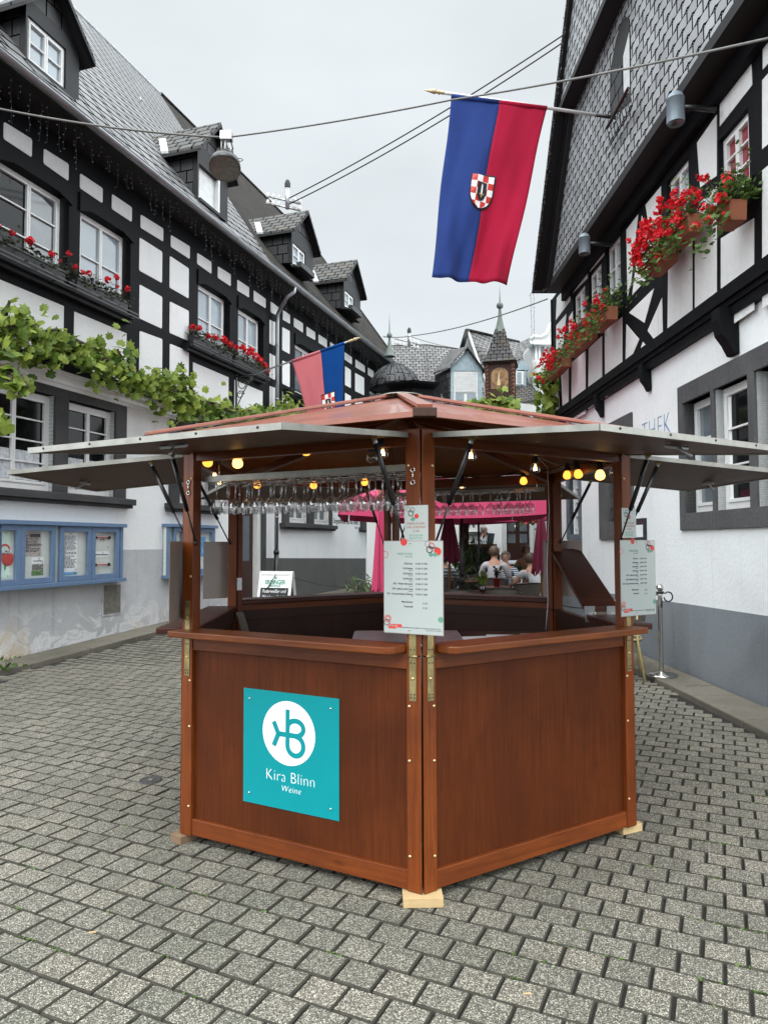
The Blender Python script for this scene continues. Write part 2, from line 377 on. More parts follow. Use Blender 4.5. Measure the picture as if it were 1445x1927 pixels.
def pavermat():
    m, nt, b = newmat('paver')
    g = N(nt, 'NewGeometry'); v = uvmap(nt)
    vo = N(nt, 'TexVoronoi'); vo.inputs['Scale'].default_value = 265; nt.links.new(v, vo.inputs['Vector'])
    sp = N(nt, 'SeparateColor'); nt.links.new(vo.outputs['Color'], sp.inputs[0])
    c = ramp(nt, sp.outputs[0], [(0.0, (0.030, 0.029, 0.026)), (0.35, (0.085, 0.082, 0.070)), (0.70, (0.165, 0.160, 0.140)), (0.90, (0.34, 0.33, 0.29)), (1.0, (0.55, 0.53, 0.47))])
    isl = ramp(nt, g.outputs['Random Per Island'], [(0.0, (0.86, 0.86, 0.82)), (0.6, (1.0, 0.99, 0.96)), (1.0, (1.14, 1.09, 1.04))])
    c = mixc(nt, 1.0, c, isl, 'MULTIPLY')
    big = noise(nt, v, 0.7, 4)
    c = mixc(nt, 1.0, c, ramp(nt, big, [(0.3, (0.8, 0.81, 0.78)), (0.7, (1.12, 1.1, 1.08))]), 'MULTIPLY')
    nt.links.new(c, b.inputs['Base Color'])
    b.inputs['Roughness'].default_value = 0.75; b.inputs['Specular IOR Level'].default_value = 0.35
    bump(nt, b, vo.outputs['Distance'], 0.45, 0.003)
pavermat()
def checker(name, a, b_, s):
    m, nt, b = newmat(name); ch = N(nt, 'TexChecker'); ch.inputs['Scale'].default_value = s
    ch.inputs['Color1'].default_value = c4(a); ch.inputs['Color2'].default_value = c4(b_)
    nt.links.new(uvmap(nt), ch.inputs['Vector']); nt.links.new(ch.outputs[0], b.inputs['Base Color'])
def stripes(name, a, b_, s):
    m, nt, b = newmat(name); w = N(nt, 'TexWave'); w.bands_direction = 'Z'; w.inputs['Scale'].default_value = s
    nt.links.new(uvmap(nt, coord='Object'), w.inputs['Vector'])
    nt.links.new(ramp(nt, w.outputs[1], [(0.45, a), (0.55, b_)]), b.inputs['Base Color']); b.inputs['Roughness'].default_value = 0.8
stripes('shirt_striped', (0.55, 0.62, 0.66), (0.05, 0.10, 0.16), 8)
stripes('shirt_pattern', (0.04, 0.06, 0.07), (0.22, 0.25, 0.26), 5)

# ---------------------------------------------------------------- mesh helpers
COL = sc.collection
WLOC = {}
class MB:
    def __init__(s): s.v = []; s.f = []; s.m = []; s.mats = []; s.sm = []; s.U = None
    def mi(s, m):
        if m not in s.mats: s.mats.append(m)
        return s.mats.index(m)
    def face(s, pts, m, smooth=False):
        b = len(s.v); s.v += [V(p) for p in pts]; s.f.append(list(range(b, b + len(pts)))); s.m.append(s.mi(m)); s.sm.append(smooth)
    def mesh(s, vs, fs, m, smooth=False):
        b = len(s.v); s.v += [V(p) for p in vs]; k = s.mi(m)
        for f in fs: s.f.append([b + i for i in f]); s.m.append(k); s.sm.append(smooth)
    def hexa(s, p, m):                     # p: bottom 4 (ccw from above) then top 4
        s.mesh(p, [(3, 2, 1, 0), (4, 5, 6, 7), (0, 1, 5, 4), (1, 2, 6, 5), (2, 3, 7, 6), (3, 0, 4, 7)], m)
    def box(s, a, b, m):
        x0, x1 = sorted((a[0], b[0])); y0, y1 = sorted((a[1], b[1])); z0, z1 = sorted((a[2], b[2]))
        s.hexa([(x0, y0, z0), (x1, y0, z0), (x1, y1, z0), (x0, y1, z0), (x0, y0, z1), (x1, y0, z1), (x1, y1, z1), (x0, y1, z1)], m)
    def fbox(s, F, u0, u1, z0, z1, n0, n1, m):
        if s.U is None: s.U = F.u
        p = [F.P(u0, z0, n1), F.P(u1, z0, n1), F.P(u1, z0, n0), F.P(u0, z0, n0)]
        q = [a + V((0, 0, z1 - z0)) for a in p]
        if F.u.cross(V((0, 0, 1))).dot(F.n) < 0: p.reverse(); q.reverse()
        s.hexa(p + q, m)
    def fquad(s, F, uz, n0, n1, m):        # polygon in the wall plane, extruded n0..n1
        s.prism([F.P(u, z, n0) for u, z in uz], [F.P(u, z, n1) for u, z in uz], m)
    def prism(s, A, B, m, smooth=False):
        n = len(A); A = [V(a) for a in A]; B = [V(b) for b in B]
        fs = [list(range(n - 1, -1, -1)), list(range(n, 2 * n))] + [(i, (i + 1) % n, n + (i + 1) % n, n + i) for i in range(n)]
        nrm = V((0, 0, 0))
        for i in range(n): nrm += (A[i] - A[0]).cross(A[(i + 1) % n] - A[0])
        if nrm.dot(B[0] - A[0]) < 0: fs = [tuple(reversed(f)) for f in fs]
        s.mesh(A + B, fs, m, smooth)
    def tube(s, pts, r, m, seg=6, caps=True, smooth=True):
        pts = [V(p) for p in pts]; n = len(pts); rs = r if isinstance(r, (list, tuple)) else [r] * n
        vs = []; fs = []; prev = None
        for i, p in enumerate(pts):
            d = (pts[min(i + 1, n - 1)] - pts[max(i - 1, 0)])
            d = d.normalized() if d.length > 1e-9 else V((0, 0, 1))
            if prev is None:
                a = d.orthogonal().normalized()
            else:
                a = (prev - d * prev.dot(d)); a = a.normalized() if a.length > 1e-6 else d.orthogonal().normalized()
            prev = a; b = d.cross(a)
            for k in range(seg):
                t = 2 * PI * k / seg; vs.append(p + (a * math.cos(t) + b * math.sin(t)) * rs[i])
        for i in range(n - 1):
            for k in range(seg):
                k2 = (k + 1) % seg; fs.append((i * seg + k, i * seg + k2, (i + 1) * seg + k2, (i + 1) * seg + k))
        if caps: fs.append(list(range(seg - 1, -1, -1))); fs.append([(n - 1) * seg + k for k in range(seg)])
        s.mesh(vs, fs, m, smooth)
    def lathe(s, prof, m, o=(0, 0, 0), seg=16, axis=None, smooth=True, sx=1, sy=1):
        o = V(o); M = Matrix.Identity(3) if axis is None else V(axis).normalized().to_track_quat('Z', 'Y').to_matrix()
        vs = []; fs = []
        for r, z in prof:
            for k in range(seg):
                t = 2 * PI * k / seg; vs.append(o + M @ V((r * math.cos(t) * sx, r * math.sin(t) * sy, z)))
        for i in range(len(prof) - 1):
            for k in range(seg):
                k2 = (k + 1) % seg; fs.append((i * seg + k, i * seg + k2, (i + 1) * seg + k2, (i + 1) * seg + k))
        s.mesh(vs, fs, m, smooth)
    def ball(s, c, r, m, seg=10, sz=1.0, sx=1, sy=1):
        n = max(4, seg // 2)
        s.lathe([(max(1e-4, r * math.sin(PI * i / n)), -r * sz * math.cos(PI * i / n)) for i in range(n + 1)], m, c, seg, sx=sx, sy=sy)
    def build(s, name, parent=None, loc=None, bevel=0, props=None):
        me = bpy.data.meshes.new(name)
        if parent is not None: L = WLOC[parent.name]
        elif loc is not None: L = V(loc)
        else:
            xs = [v.x for v in s.v]; ys = [v.y for v in s.v]; zs = [v.z for v in s.v]
            L = V(((min(xs) + max(xs)) / 2, (min(ys) + max(ys)) / 2, min(zs)))
        me.from_pydata([tuple(v - L) for v in s.v], [], s.f)
        for m in s.mats: me.materials.append(MAT[m])
        me.polygons.foreach_set('material_index', s.m); me.polygons.foreach_set('use_smooth', s.sm)
        uv = me.uv_layers.new(name='UVMap'); buf = []
        Z = V((0, 0, 1))
        for fi, f in enumerate(s.f):
            a = s.v[f[0]]; nr = V((0, 0, 0))
            for i in range(1, len(f) - 1): nr += (s.v[f[i]] - a).cross(s.v[f[i + 1]] - a)
            nr = nr.normalized() if nr.length > 1e-12 else Z
            if abs(nr.z) > 0.985:
                U = s.U.copy() if s.U is not None else V((1, 0, 0))
            else: U = Z.cross(nr)
            U.normalize(); W = nr.cross(U)
            for i in f: p = s.v[i]; buf += [p.dot(U), p.dot(W)]
        uv.data.foreach_set('uv', buf)
        me.validate(); me.update()
        o = bpy.data.objects.new(name, me); COL.objects.link(o)
        if parent is not None: o.parent = parent; o.location = (0, 0, 0)
        else: o.location = L
        WLOC[o.name] = L
        if bevel:
            b = o.modifiers.new('bevel', 'BEVEL'); b.width = bevel; b.segments = 2; b.limit_method = 'ANGLE'; b.angle_limit = math.radians(40)
        return o
def tag(o, label, cat, group=None):
    o['label'] = label; o['category'] = cat
    if group: o['group'] = group
    return o
def struct(o): o['kind'] = 'structure'; return o
def thing(name, label, cat, loc=(0, 0, 0), group=None):
    o = bpy.data.objects.new(name, None); COL.objects.link(o); o.location = loc
    o.empty_display_size = 0.1
    WLOC[o.name] = V(loc); return tag(o, label, cat, group)
def dup(root, M, label=None, group=None):
    r = root.copy(); COL.objects.link(r); r.matrix_world = M
    if label: r['label'] = label
    if group: r['group'] = group
    for ch in list(root.children):
        c = ch.copy(); COL.objects.link(c); c.parent = r
        for g in list(ch.children):
            d = g.copy(); COL.objects.link(d); d.parent = c
    return r
def TR(loc, rz=0): return Matrix.Translation(V(loc)) @ Matrix.Rotation(rz, 4, 'Z')
def text_into(mb, s, F, u, z, n, size, m, align='LEFT', off=0.0, shear=0, sx=1.0, depth=0.0015, space=1.0):
    cu = bpy.data.curves.new('t', 'FONT'); cu.body = s; cu.size = size; cu.align_x = align
    cu.offset = off; cu.shear = shear; cu.resolution_u = 3; cu.space_character = space; cu.extrude = depth
    o = bpy.data.objects.new('t', cu); COL.objects.link(o)
    dg = bpy.context.evaluated_depsgraph_get(); me = bpy.data.meshes.new_from_object(o.evaluated_get(dg))
    vs = [F.P(u + v.co.x * sx, z + v.co.y, n + v.co.z) for v in me.vertices]
    fs = [tuple(p.vertices) for p in me.polygons]
    mb.mesh(vs, fs, m)
    bpy.data.objects.remove(o); bpy.data.curves.remove(cu); bpy.data.meshes.remove(me)
def sag(a, b, s, n=24):
    a = V(a); b = V(b); return [a.lerp(b, i / n) - V((0, 0, s * 4 * (i / n) * (1 - i / n))) for i in range(n + 1)]
def leaf(mb, p, nrm, up, size, m, kind='vine'):
    nrm = V(nrm).normalized(); up = V(up); x = up.cross(nrm)
    x = x.normalized() if x.length > 1e-4 else nrm.orthogonal().normalized(); y = nrm.cross(x)
    if kind == 'vine':
        pr = [(0, -0.5, 0), (0.33, -0.55, -.06), (0.55, -0.12, -.12), (0.38, 0.02, -.02), (0.45, 0.35, -.1), (0.17, 0.28, 0), (0, 0.62, -.08)]
        pts = [(a, b, c) for a, b, c in pr] + [(-a, b, c) for a, b, c in pr[-2:0:-1]]
        vs = [V((0, 0, .05))] + [V(q) for q in pts]
        k = len(pts); fs = [(0, 1 + i, 1 + (i + 1) % k) for i in range(k)]
    elif kind == 'round':
        vs = [V((0, 0, -.1))] + [V((0.5 * math.cos(t * PI / 3), 0.5 * math.sin(t * PI / 3), rnd(0, .15))) for t in range(6)]
        fs = [(0, 1 + i, 1 + (i + 1) % 6) for i in range(6)]
    else:                                  # lance
        vs = [V((0, -0.5, 0)), V((0.11, 0, .03)), V((0, 0.5, -.08)), V((-0.11, 0, .03))]; fs = [(0, 1, 2, 3)]
    mb.mesh([p + (x * q.x + y * q.y + nrm * q.z) * size for q in vs], fs, m)
def rv(): return V((R_.gauss(0, 1), R_.gauss(0, 1), R_.gauss(0, 1))).normalized()
# ================================================================ THE STREET
LA = math.radians(18)
L0 = gnd(0, 1254)
FL = Fr(L0, (math.sin(LA), math.cos(LA)), (math.cos(LA), -math.sin(LA)))      # left house front
RA = math.radians(-0.5)
R0 = gnd(1304, 1283)
FRR = Fr(R0, (math.sin(RA), math.cos(RA)), (-math.cos(RA), math.sin(RA)))     # right house front
def ln(p): return (V((p[0], p[1], 0)) - FL.O).dot(FL.n)                        # distance out of the left wall
def rn(p): return (V((p[0], p[1], 0)) - FRR.O).dot(FRR.n)
LK, RK = 0.50, 0.45                                                            # pavement widths

mb = MB(); xs = [-60, -30, -18, -12] + [-9 + i for i in range(22)] + [16, 24, 40, 60]; ys = [-40, -10, 0, 4] + [8 + i for i in range(18)] + [32, 60, 120, 400, 900]
for i in range(len(xs) - 1):
    for j in range(len(ys) - 1):
        q = [(xs[i], ys[j]), (xs[i + 1], ys[j]), (xs[i + 1], ys[j + 1]), (xs[i], ys[j + 1])]
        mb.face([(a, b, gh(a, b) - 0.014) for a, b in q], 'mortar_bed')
struct(mb.build('ground', loc=(0, 0, 0)))

mb = MB(); ra = math.radians(25.5); rd = V((-math.cos(ra), math.sin(ra), 0)); pd = V((math.sin(ra), math.cos(ra), 0))
BW, BH, JT = 0.163, 0.146, 0.0075
for j in range(-10, 165):
    for i in range(-130, 75):
        c = rd * ((i + (0.5 if j % 2 else 0)) * BW) + pd * (j * BH) + V((1.0, 1.2, 0))
        if c.y < 1.7 or c.y > 15.5 or abs(c.x) > 0.60 * c.y + 0.9: continue
        if ln(c) < LK + 0.08 or rn(c) < RK + 0.06: continue
        if (c - V((-2.79, 6.95, 0))).length < 0.0: continue
        z = gh(c.x, c.y) + R_.gauss(0, 0.0016); tx = R_.gauss(0, 0.006); ty = R_.gauss(0, 0.006); w = BW / 2 - JT * rnd(.3, .85); h = BH / 2 - JT * rnd(.25, .55)
        sk = R_.gauss(0, 0.016); r2 = (rd + pd * sk).normalized(); p2 = pd
        def pt(a, b, zz): return c + r2 * a + p2 * b + V((0, 0, z + zz + a * tx + b * ty))
        ch = 0.0048
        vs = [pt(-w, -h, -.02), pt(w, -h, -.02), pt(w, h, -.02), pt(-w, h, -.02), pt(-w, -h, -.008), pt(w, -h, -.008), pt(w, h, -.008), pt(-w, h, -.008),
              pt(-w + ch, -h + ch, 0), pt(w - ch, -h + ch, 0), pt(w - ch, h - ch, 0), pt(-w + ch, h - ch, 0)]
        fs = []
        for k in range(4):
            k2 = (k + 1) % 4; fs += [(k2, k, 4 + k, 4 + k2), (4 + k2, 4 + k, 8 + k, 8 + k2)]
        mb.mesh(vs, fs, 'joint_dirt_shade'); b0 = len(mb.v) - 12; mb.f.append([b0 + 11, b0 + 10, b0 + 9, b0 + 8]); mb.m.append(mb.mi('paver')); mb.sm.append(False)
struct(mb.build('street_paving', loc=(0, 0, 0)))
# moss in the joints
mb = MB()
for i in range(900):
    j = R_.randrange(0, 60); a = rnd(-45, 30) * BW
    c = rd * a + pd * ((j + .5) * BH) + V((1.0, 1.2, 0))
    if c.y < 1.9 or c.y > 9 or abs(c.x) > 0.6 * c.y + .3 or ln(c) < LK + .1 or rn(c) < RK + .1: continue
    for k in range(R_.randrange(3, 12)):
        p = c + rd * R_.gauss(0, .03) + pd * R_.gauss(0, .004) + V((0, 0, gh(c.x, c.y) - .008))
        leaf(mb, p + V((0, 0, .006)), V((rnd(-.5, .5), rnd(-.5, .5), 1)), rv(), rnd(.008, .018), 'geranium_leaf', 'round')
o = mb.build('joint_moss', loc=(0, 0, 0)); o['kind'] = 'stuff'; tag(o, 'sparse green moss growing in the joints of the grey street paving', 'moss')

# pavements with their kerbs
def pavement(F, w, u0, u1, hgt, name, kname, step=0.5, gr=True):
    mb = MB(); kb = MB(); mb.U = F.u; kb.U = F.u; u = u0; k = 0
    while u < u1:
        L = step * rnd(.9, 1.1); a = F.P(u, 0, w / 2); g = gh(a.x, a.y); a2 = F.P(u + L, 0, w / 2); g2 = gh(a2.x, a2.y)
        def sl(n0, n1, top, mbx, m, gap=.005):
            p = [F.P(u + gap, g - .05, n1), F.P(u + L - gap, g2 - .05, n1), F.P(u + L - gap, g2 - .05, n0), F.P(u + gap, g - .05, n0)]
            q = [F.P(u + gap, g + top, n1), F.P(u + L - gap, g2 + top, n1), F.P(u + L - gap, g2 + top + .01, n0), F.P(u + gap, g + top + .01, n0)]
            if F.u.cross(V((0, 0, 1))).dot(F.n) < 0: p.reverse(); q.reverse()
            mbx.hexa(p + q, m)
        sl(0.0, (w - .13) / 2, hgt + rnd(-.002, .002), mb, 'kerb_stone'); sl((w - .13) / 2 + .004, w - .134, hgt + rnd(-.002, .002), mb, 'kerb_stone')
        sl(w - .13, w, hgt + .004, kb, 'kerb_stone'); u += L; k += 1
    struct(mb.build(name, loc=(0, 0, 0))); struct(kb.build(kname, loc=(0, 0, 0), bevel=.012))
pavement(FL, LK, -2, 22, .055, 'left_pavement', 'left_kerb')
pavement(FRR, RK, -4, 14, .05, 'right_pavement', 'right_kerb')

# small round cover, drain grate, litter
c = gnd(283, 1470); mb = MB()
mb.lathe([(.0001, .006), (.035, .006), (.04, .004), (.055, .004), (.06, .007), (.075, .007), (.078, -.004)][::-1], 'iron_cover', (c.x, c.y, 0.003), 28)
mb.box((c.x - .012, c.y - .012, .008), (c.x + .012, c.y + .012, .011), 'galvanised')
tag(mb.build('valve_cover'), 'small round iron valve cover set in the paving left of the booth', 'cover')
c = gnd(22, 1292); r = thing('drain_grate', 'dark slotted drain grate beside the kerb below the notice board', 'grate', (c.x, c.y, 0))
mb = MB(); mb.fbox(FL, -.35, .35, 0, .004, LK + .05, LK + .48, 'black_metal')
O = (FL.P(.05, 0, LK + .26) - FL.P(0, 0, LK + .26)) * 0
cu, _ = (c - FL.O).dot(FL.u), 0
mb = MB(); mb.fbox(FL, cu - .33, cu + .22, .001, .004, LK + .04, LK + .44, 'black_metal'); mb.build('pit', r)
mb = MB()
for k in range(8): mb.fbox(FL, cu - .33, cu + .22, .004, .012, LK + .05 + k * .05, LK + .078 + k * .05, 'iron_cover')
mb.build('bar_set', r, bevel=.002)
for (px, py, m, nm, lb) in ((174, 1756, 'raw_wood', 'litter_scrap', 'thin orange scrap of litter on the paving'), (992, 1872, 'raw_wood', 'litter_straw', 'pale straw lying on the paving in front of the booth')):
    c = gnd(px, py); mb = MB(); mb.box((c.x - .014, c.y - .003, .001), (c.x + .014, c.y + .003, .004), m); tag(mb.build(nm), lb, 'litter')

# ================================================================ THE WINE BOOTH
VX = [V((0.168, 3.184, 0)), V((-1.100, 3.855, 0)), V((-1.152, 5.289, 0)), V((0.063, 6.052, 0)), V((1.331, 5.381, 0)), V((1.384, 3.947, 0))]
BC = sum(VX, V((0, 0, 0))) / 6
def face_frame(i, j):
    a, b = VX[i], VX[j]; u = (b - a).normalized(); n = V((u.y, -u.x, 0))
    if n.dot((a + b) / 2 - BC) < 0: n = -n
    f = Fr(a, u, n); f.L = (b - a).length; return f
FA = face_frame(1, 0); FB = face_frame(0, 5); FC = face_frame(5, 4); FD = face_frame(4, 3); FE = face_frame(3, 2); FG = face_frame(2, 1)
FACES = [FA, FB, FC, FD, FE, FG]; S = FA.L
ZB, ZH, ZT = 0.045, 1.088, 2.12
SW, SD, GAP = 0.078, 0.062, 0.005
booth = thing('wine_booth', 'hexagonal brown wooden wine booth with its hatches raised, in the middle of the lane', 'market booth', (BC.x, BC.y, 0))
def stile(mb, F, side, z0, z1, m='post_wood'):
    k = math.tan(PI / 6) * SD
    q = [(GAP, 0), (SW, 0), (SW, -SD), (GAP + k, -SD)]
    if side: q = [(F.L - a, b) for a, b in q]
    mb.prism([F.P(a, z0, b) for a, b in q], [F.P(a, z1, b) for a, b in q], m)
def bolt(mb, F, u, z, n, m='brass_bright', r=.0075):
    mb.lathe([(r, 0), (r, .002), (r * .7, .005), (.0001, .0062)], m, F.P(u, z, n), 10, F.n)
for fi, F in enumerate(FACES):
    for s in (0, 1):
        mb = MB(); stile(mb, F, s, ZB, ZH - .002); stile(mb, F, s, ZH + .002, ZT)
        post = mb.build('post', booth, bevel=.003)
        uc = SW * .58 if not s else F.L - SW * .58
        mb = MB()
        for z0, z1 in ((ZH - .20, ZH + .001), (ZH + .001, ZH + .20)):
            mb.fbox(F, uc - .017, uc + .017, z0, z1, 0.0005, .0035, 'brass')
        mb.tube([F.P(uc - .024, ZH, .005), F.P(uc + .024, ZH, .005)], .005, 'brass', 8)
        for dz in (-.185, -.17, -.03, .03, .17, .185):
            for du in (-.009, .009): bolt(mb, F, uc + du, ZH + dz, .003, 'black_metal', .003)
        bolt(mb, F, uc, ZH - .10, .003); bolt(mb, F, uc, ZH + .11, .003)
        mb.build('hinge_plate', booth)
        us = SW * .82 if not s else F.L - SW * .82
        for z in (.20, .62, ZH - .225, 1.42, 1.95): mb = MB(); bolt(mb, F, us, z, 0); mb.build('bolt', post)
    k = math.tan(PI / 6)
    mb = MB(); mb.U = F.u; mb.fbox(F, SW, F.L - SW, ZB + .004, ZB + .088, -.05, -.006, 'rail_wood'); mb.build('bottom_rail', booth, bevel=.003)
    mb = MB(); mb.fbox(F, SW, F.L - SW, ZH - .062, ZH + (.052 if F in (FD, FE) else .012), -.05, -.006, 'rail_wood'); mb.build('top_rail', booth, bevel=.003)
    mb = MB(); mb.fbox(F, SW - .01, F.L - SW + .01, ZB + .08, ZH - .055, -.034, -.024, 'panel_wood'); mb.build('panel', booth)
    mb = MB(); mb.fbox(F, SW - .01, F.L - SW + .01, ZB + .08, ZH - .055, -.038, -.035, 'turret_wood'); mb.fbox(F, SW + .002, F.L - SW - .002, ZH - .06, ZH + .01, -.056, -.0505, 'turret_wood'); mb.fbox(F, SW + .002, F.L - SW - .002, ZB + .004, ZB + .088, -.056, -.0505, 'turret_wood'); mb.build('darkening_lining', booth)  # dark sheets added over the inner faces so the booth interior reads darker
    mb = MB(); mb.fbox(F, SW, F.L - SW, ZT - .075, ZT, -.055, -.010, 'rail_wood'); mb.build('header', booth, bevel=.003)
    # counter board
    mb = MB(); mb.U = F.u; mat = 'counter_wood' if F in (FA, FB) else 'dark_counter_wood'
    zc0, zc1 = ZH + .014, ZH + .048
    if F in (FD, FE): zc0 += .04; zc1 += .04
    if F is FA: uz = [(.0, -.07), (.0, .105), (F.L - .135, .105), (F.L - .10, .075), (F.L - SW - .004, .01), (F.L - SW - .004, -.07)]
    elif F is FB: uz = [(SW + .004, -.07), (SW + .004, .01), (.09, .075), (.13, .105), (F.L - .01, .105), (F.L - .01, -.07)]
    elif F is FC: uz = [(SW, -.07), (SW, .14), (.60, .14), (.60, -.07)]
    else: uz = [(SW, -.07), (SW - .03, .03), (.04, .15), (F.L - .04, .15), (F.L - SW + .03, .03), (F.L - SW, -.07)]
    mb.prism([F.P(u, zc0, n) for u, n in uz], [F.P(u, zc1, n) for u, n in uz], mat)
    mb.build('counter', booth, bevel=.006)
# the raised part of the right-hand counter with its hinges
mb = MB(); F = FC; mb.U = F.u
a = [(.62, -.075), (.62, .15), (1.36, .15), (1.40, .11), (1.40, -.075)]
def lift(u): return ZH + .06 + (u - .62) * .47
mb.prism([F.P(u, lift(u), n) for u, n in a], [F.P(u, lift(u) + .036, n) for u, n in a], 'dark_counter_wood')
lc = mb.build('lifted_counter', booth, bevel=.006); lc['label'] = 'hinged counter board standing lifted on the right side of the booth'
for n in (-.045, .10):
    mb = MB(); w = .034
    mb.prism([F.P(.600, ZH - .002, n - w), F.P(.600, ZH - .002, n + w), F.P(.600, ZH + .05, n + w), F.P(.600, ZH + .05, n - w)],
             [F.P(.597, ZH - .002, n - w), F.P(.597, ZH - .002, n + w), F.P(.597, ZH + .05, n + w), F.P(.597, ZH + .05, n - w)], 'galvanised')
    mb.prism([F.P(.617, ZH + .057, n - w), F.P(.617, ZH + .057, n + w), F.P(.613, ZH + .10, n + w), F.P(.613, ZH + .10, n - w)],
             [F.P(.612, ZH + .057, n - w), F.P(.612, ZH + .057, n + w), F.P(.608, ZH + .10, n + w), F.P(.608, ZH + .10, n - w)], 'galvanised')
    mb.tube([F.P(.605, ZH + .053, n - w), F.P(.605, ZH + .053, n + w)], .005, 'galvanised', 8)
    mb.build('counter_hinge', booth)
# hatches held up by gas struts
ZF, FLn, DR = 2.085, 0.97, 0.10
def fz(n): return ZF - DR * (n / FLn) - .0
for fi, F in enumerate(FACES):
    u0, u1 = .062, F.L - .062
    mb = MB(); mb.U = F.u; t = .018
    mb.prism([F.P(u0, fz(0), 0.012), F.P(u1, fz(0), .012), F.P(u1, fz(FLn), FLn), F.P(u0, fz(FLn), FLn)],
             [F.P(u0, fz(0) + t, .012), F.P(u1, fz(0) + t, .012), F.P(u1, fz(FLn) + t, FLn), F.P(u0, fz(FLn) + t, FLn)], 'flap_wood')
    hatch = mb.build('hatch', booth)
    mb = MB(); e = .004; h = .024
    def edge(ua, na, ub, nb):
        d = (F.P(ub, 0, nb) - F.P(ua, 0, na)).normalized(); s_ = d.cross(V((0, 0, 1))) * e
        A = [F.P(ua, fz(na) - .005, na) - s_, F.P(ub, fz(nb) - .005, nb) - s_, F.P(ub, fz(nb) - .005, nb) + s_, F.P(ua, fz(na) - .005, na) + s_]
        mb.hexa(A + [p + V((0, 0, h)) for p in A], 'aluminium')
    edge(u0, FLn, u1, FLn); edge(u0 - .001, .012, u0 - .001, FLn); edge(u1 + .001, .012, u1 + .001, FLn)
    q = int(F.L / .28)
    for k in range(5): 
        uu = u0 + .1 + k * (u1 - u0 - .2) / 4; mb.lathe([(.006, 0), (.004, .003), (.0001, .004)], 'black_metal', F.P(uu, fz(FLn) + .010, FLn + .004), 8, F.n)
    mb.build('hatch_edging', hatch)
    mb = MB()
    mb.tube([F.P(F.L / 2 - .07, fz(.80) - .014, .80), F.P(F.L / 2 + .07, fz(.80) - .014, .80)], .009, 'galvanised', 8)
    mb.tube([F.P(F.L / 2 + .0, fz(.80) - .014, .80), F.P(F.L / 2 + .03, fz(.86) - .05, .85)], .006, 'galvanised', 6)
    mb.box(F.P(F.L / 2 - .02, fz(.8) - .02, .79), F.P(F.L / 2 + .02, fz(.8), .81), 'galvanised')
    mb.build('latch', hatch)
    for s in (0, 1):
        ut = .125 if not s else F.L - .125; ub = .088 if not s else F.L - .088
        A = F.P(ut, fz(.21) - .012, .21); B = F.P(ub, 1.60, -.012)
        mb = MB(); M_ = A.lerp(B, .62)
        mb.tube([A.lerp(B, .04), M_], .0115, 'black_metal', 10); mb.tube([M_, B], .005, 'black_metal', 8)
        mb.ball(B, .012, 'black_metal', 8); mb.tube([A, A.lerp(B, .06)], .010, 'galvanised', 8)
        mb.build('gas_strut', booth)
        mb = MB(); mb.box(A + V((-.012, -.012, -.004)), A + V((.012, .012, .013)), 'brass'); mb.build('strut_bracket', booth)
# roof: six boards falling to the eaves, hip battens, cap
APX = V((BC.x, BC.y, 2.535)); RR = S + .185; ZE = 2.142
def corner(i, r=RR, z=ZE): d = (VX[i] - BC).normalized(); return V((BC.x + d.x * r, BC.y + d.y * r, z))
for i, j in ((1, 0), (0, 5), (5, 4), (4, 3), (3, 2), (2, 1)):
    A, B = corner(i), corner(j); mb = MB(); mb.U = (B - A).normalized()
    mb.prism([A, B, APX], [A + V((0, 0, .024)), B + V((0, 0, .024)), APX + V((0, 0, .024))], 'roof_red')
    mb.build('roof_board', booth)
    mb = MB(); mb.prism([A.lerp(APX, .03) - V((0, 0, .001)), B.lerp(APX, .03) - V((0, 0, .001)), APX - V((0, 0, .001))],
             [A.lerp(APX, .03) - V((0, 0, .009)), B.lerp(APX, .03) - V((0, 0, .009)), APX - V((0, 0, .009))], 'ceiling_wood')
    mb.build('roof_lining', booth)
for i in range(6):
    A = corner(i, RR + .012, ZE + .032); d = (APX + V((0, 0, .036)) - A).normalized(); s_ = d.cross(V((0, 0, 1))).normalized() * .034; up = s_.cross(d).normalized()
    if up.z < 0: up = -up
    T = APX + V((0, 0, .036)) - d * .10
    mb = MB(); mb.U = d
    mb.hexa([A - s_, A + s_, T + s_, T - s_] + [p + up * .018 for p in (A - s_, A + s_, T + s_, T - s_)], 'roof_red'); mb.build('hip_batten', booth, bevel=.003)
    d2 = (VX[i] - BC).normalized(); s2 = d2.cross(V((0, 0, 1)))
    mb = MB(); c = corner(i, RR + .02, ZE + .022)
    mb.hexa([c + s2 * a + d2 * b + V((0, 0, -.03)) for a, b in ((-.05, -.03), (.05, -.03), (.05, .012), (-.05, .012))] +
            [c + s2 * a + d2 * b + V((0, 0, .008)) for a, b in ((-.05, -.03), (.05, -.03), (.05, .012), (-.05, .012))], 'turret_wood'); mb.build('corner_cap', booth, bevel=.003)
    # rafter below
    A = corner(i, S - .06, ZT - .03); T = APX - V((0, 0, .07)); s3 = s_.normalized() * .024
    mb = MB(); mb.U = d; mb.hexa([p + V((0, 0, -.05)) for p in (A - s3, A + s3, T + s3, T - s3)] + [A - s3, A + s3, T + s3, T - s3], 'rail_wood'); mb.build('rafter', booth)
mb = MB(); mb.lathe([(.15, 0), (.15, .006), (.05, .016), (.0001, .018)], 'aluminium', APX + V((0, 0, .02)), 12); mb.build('roof_cap', booth)
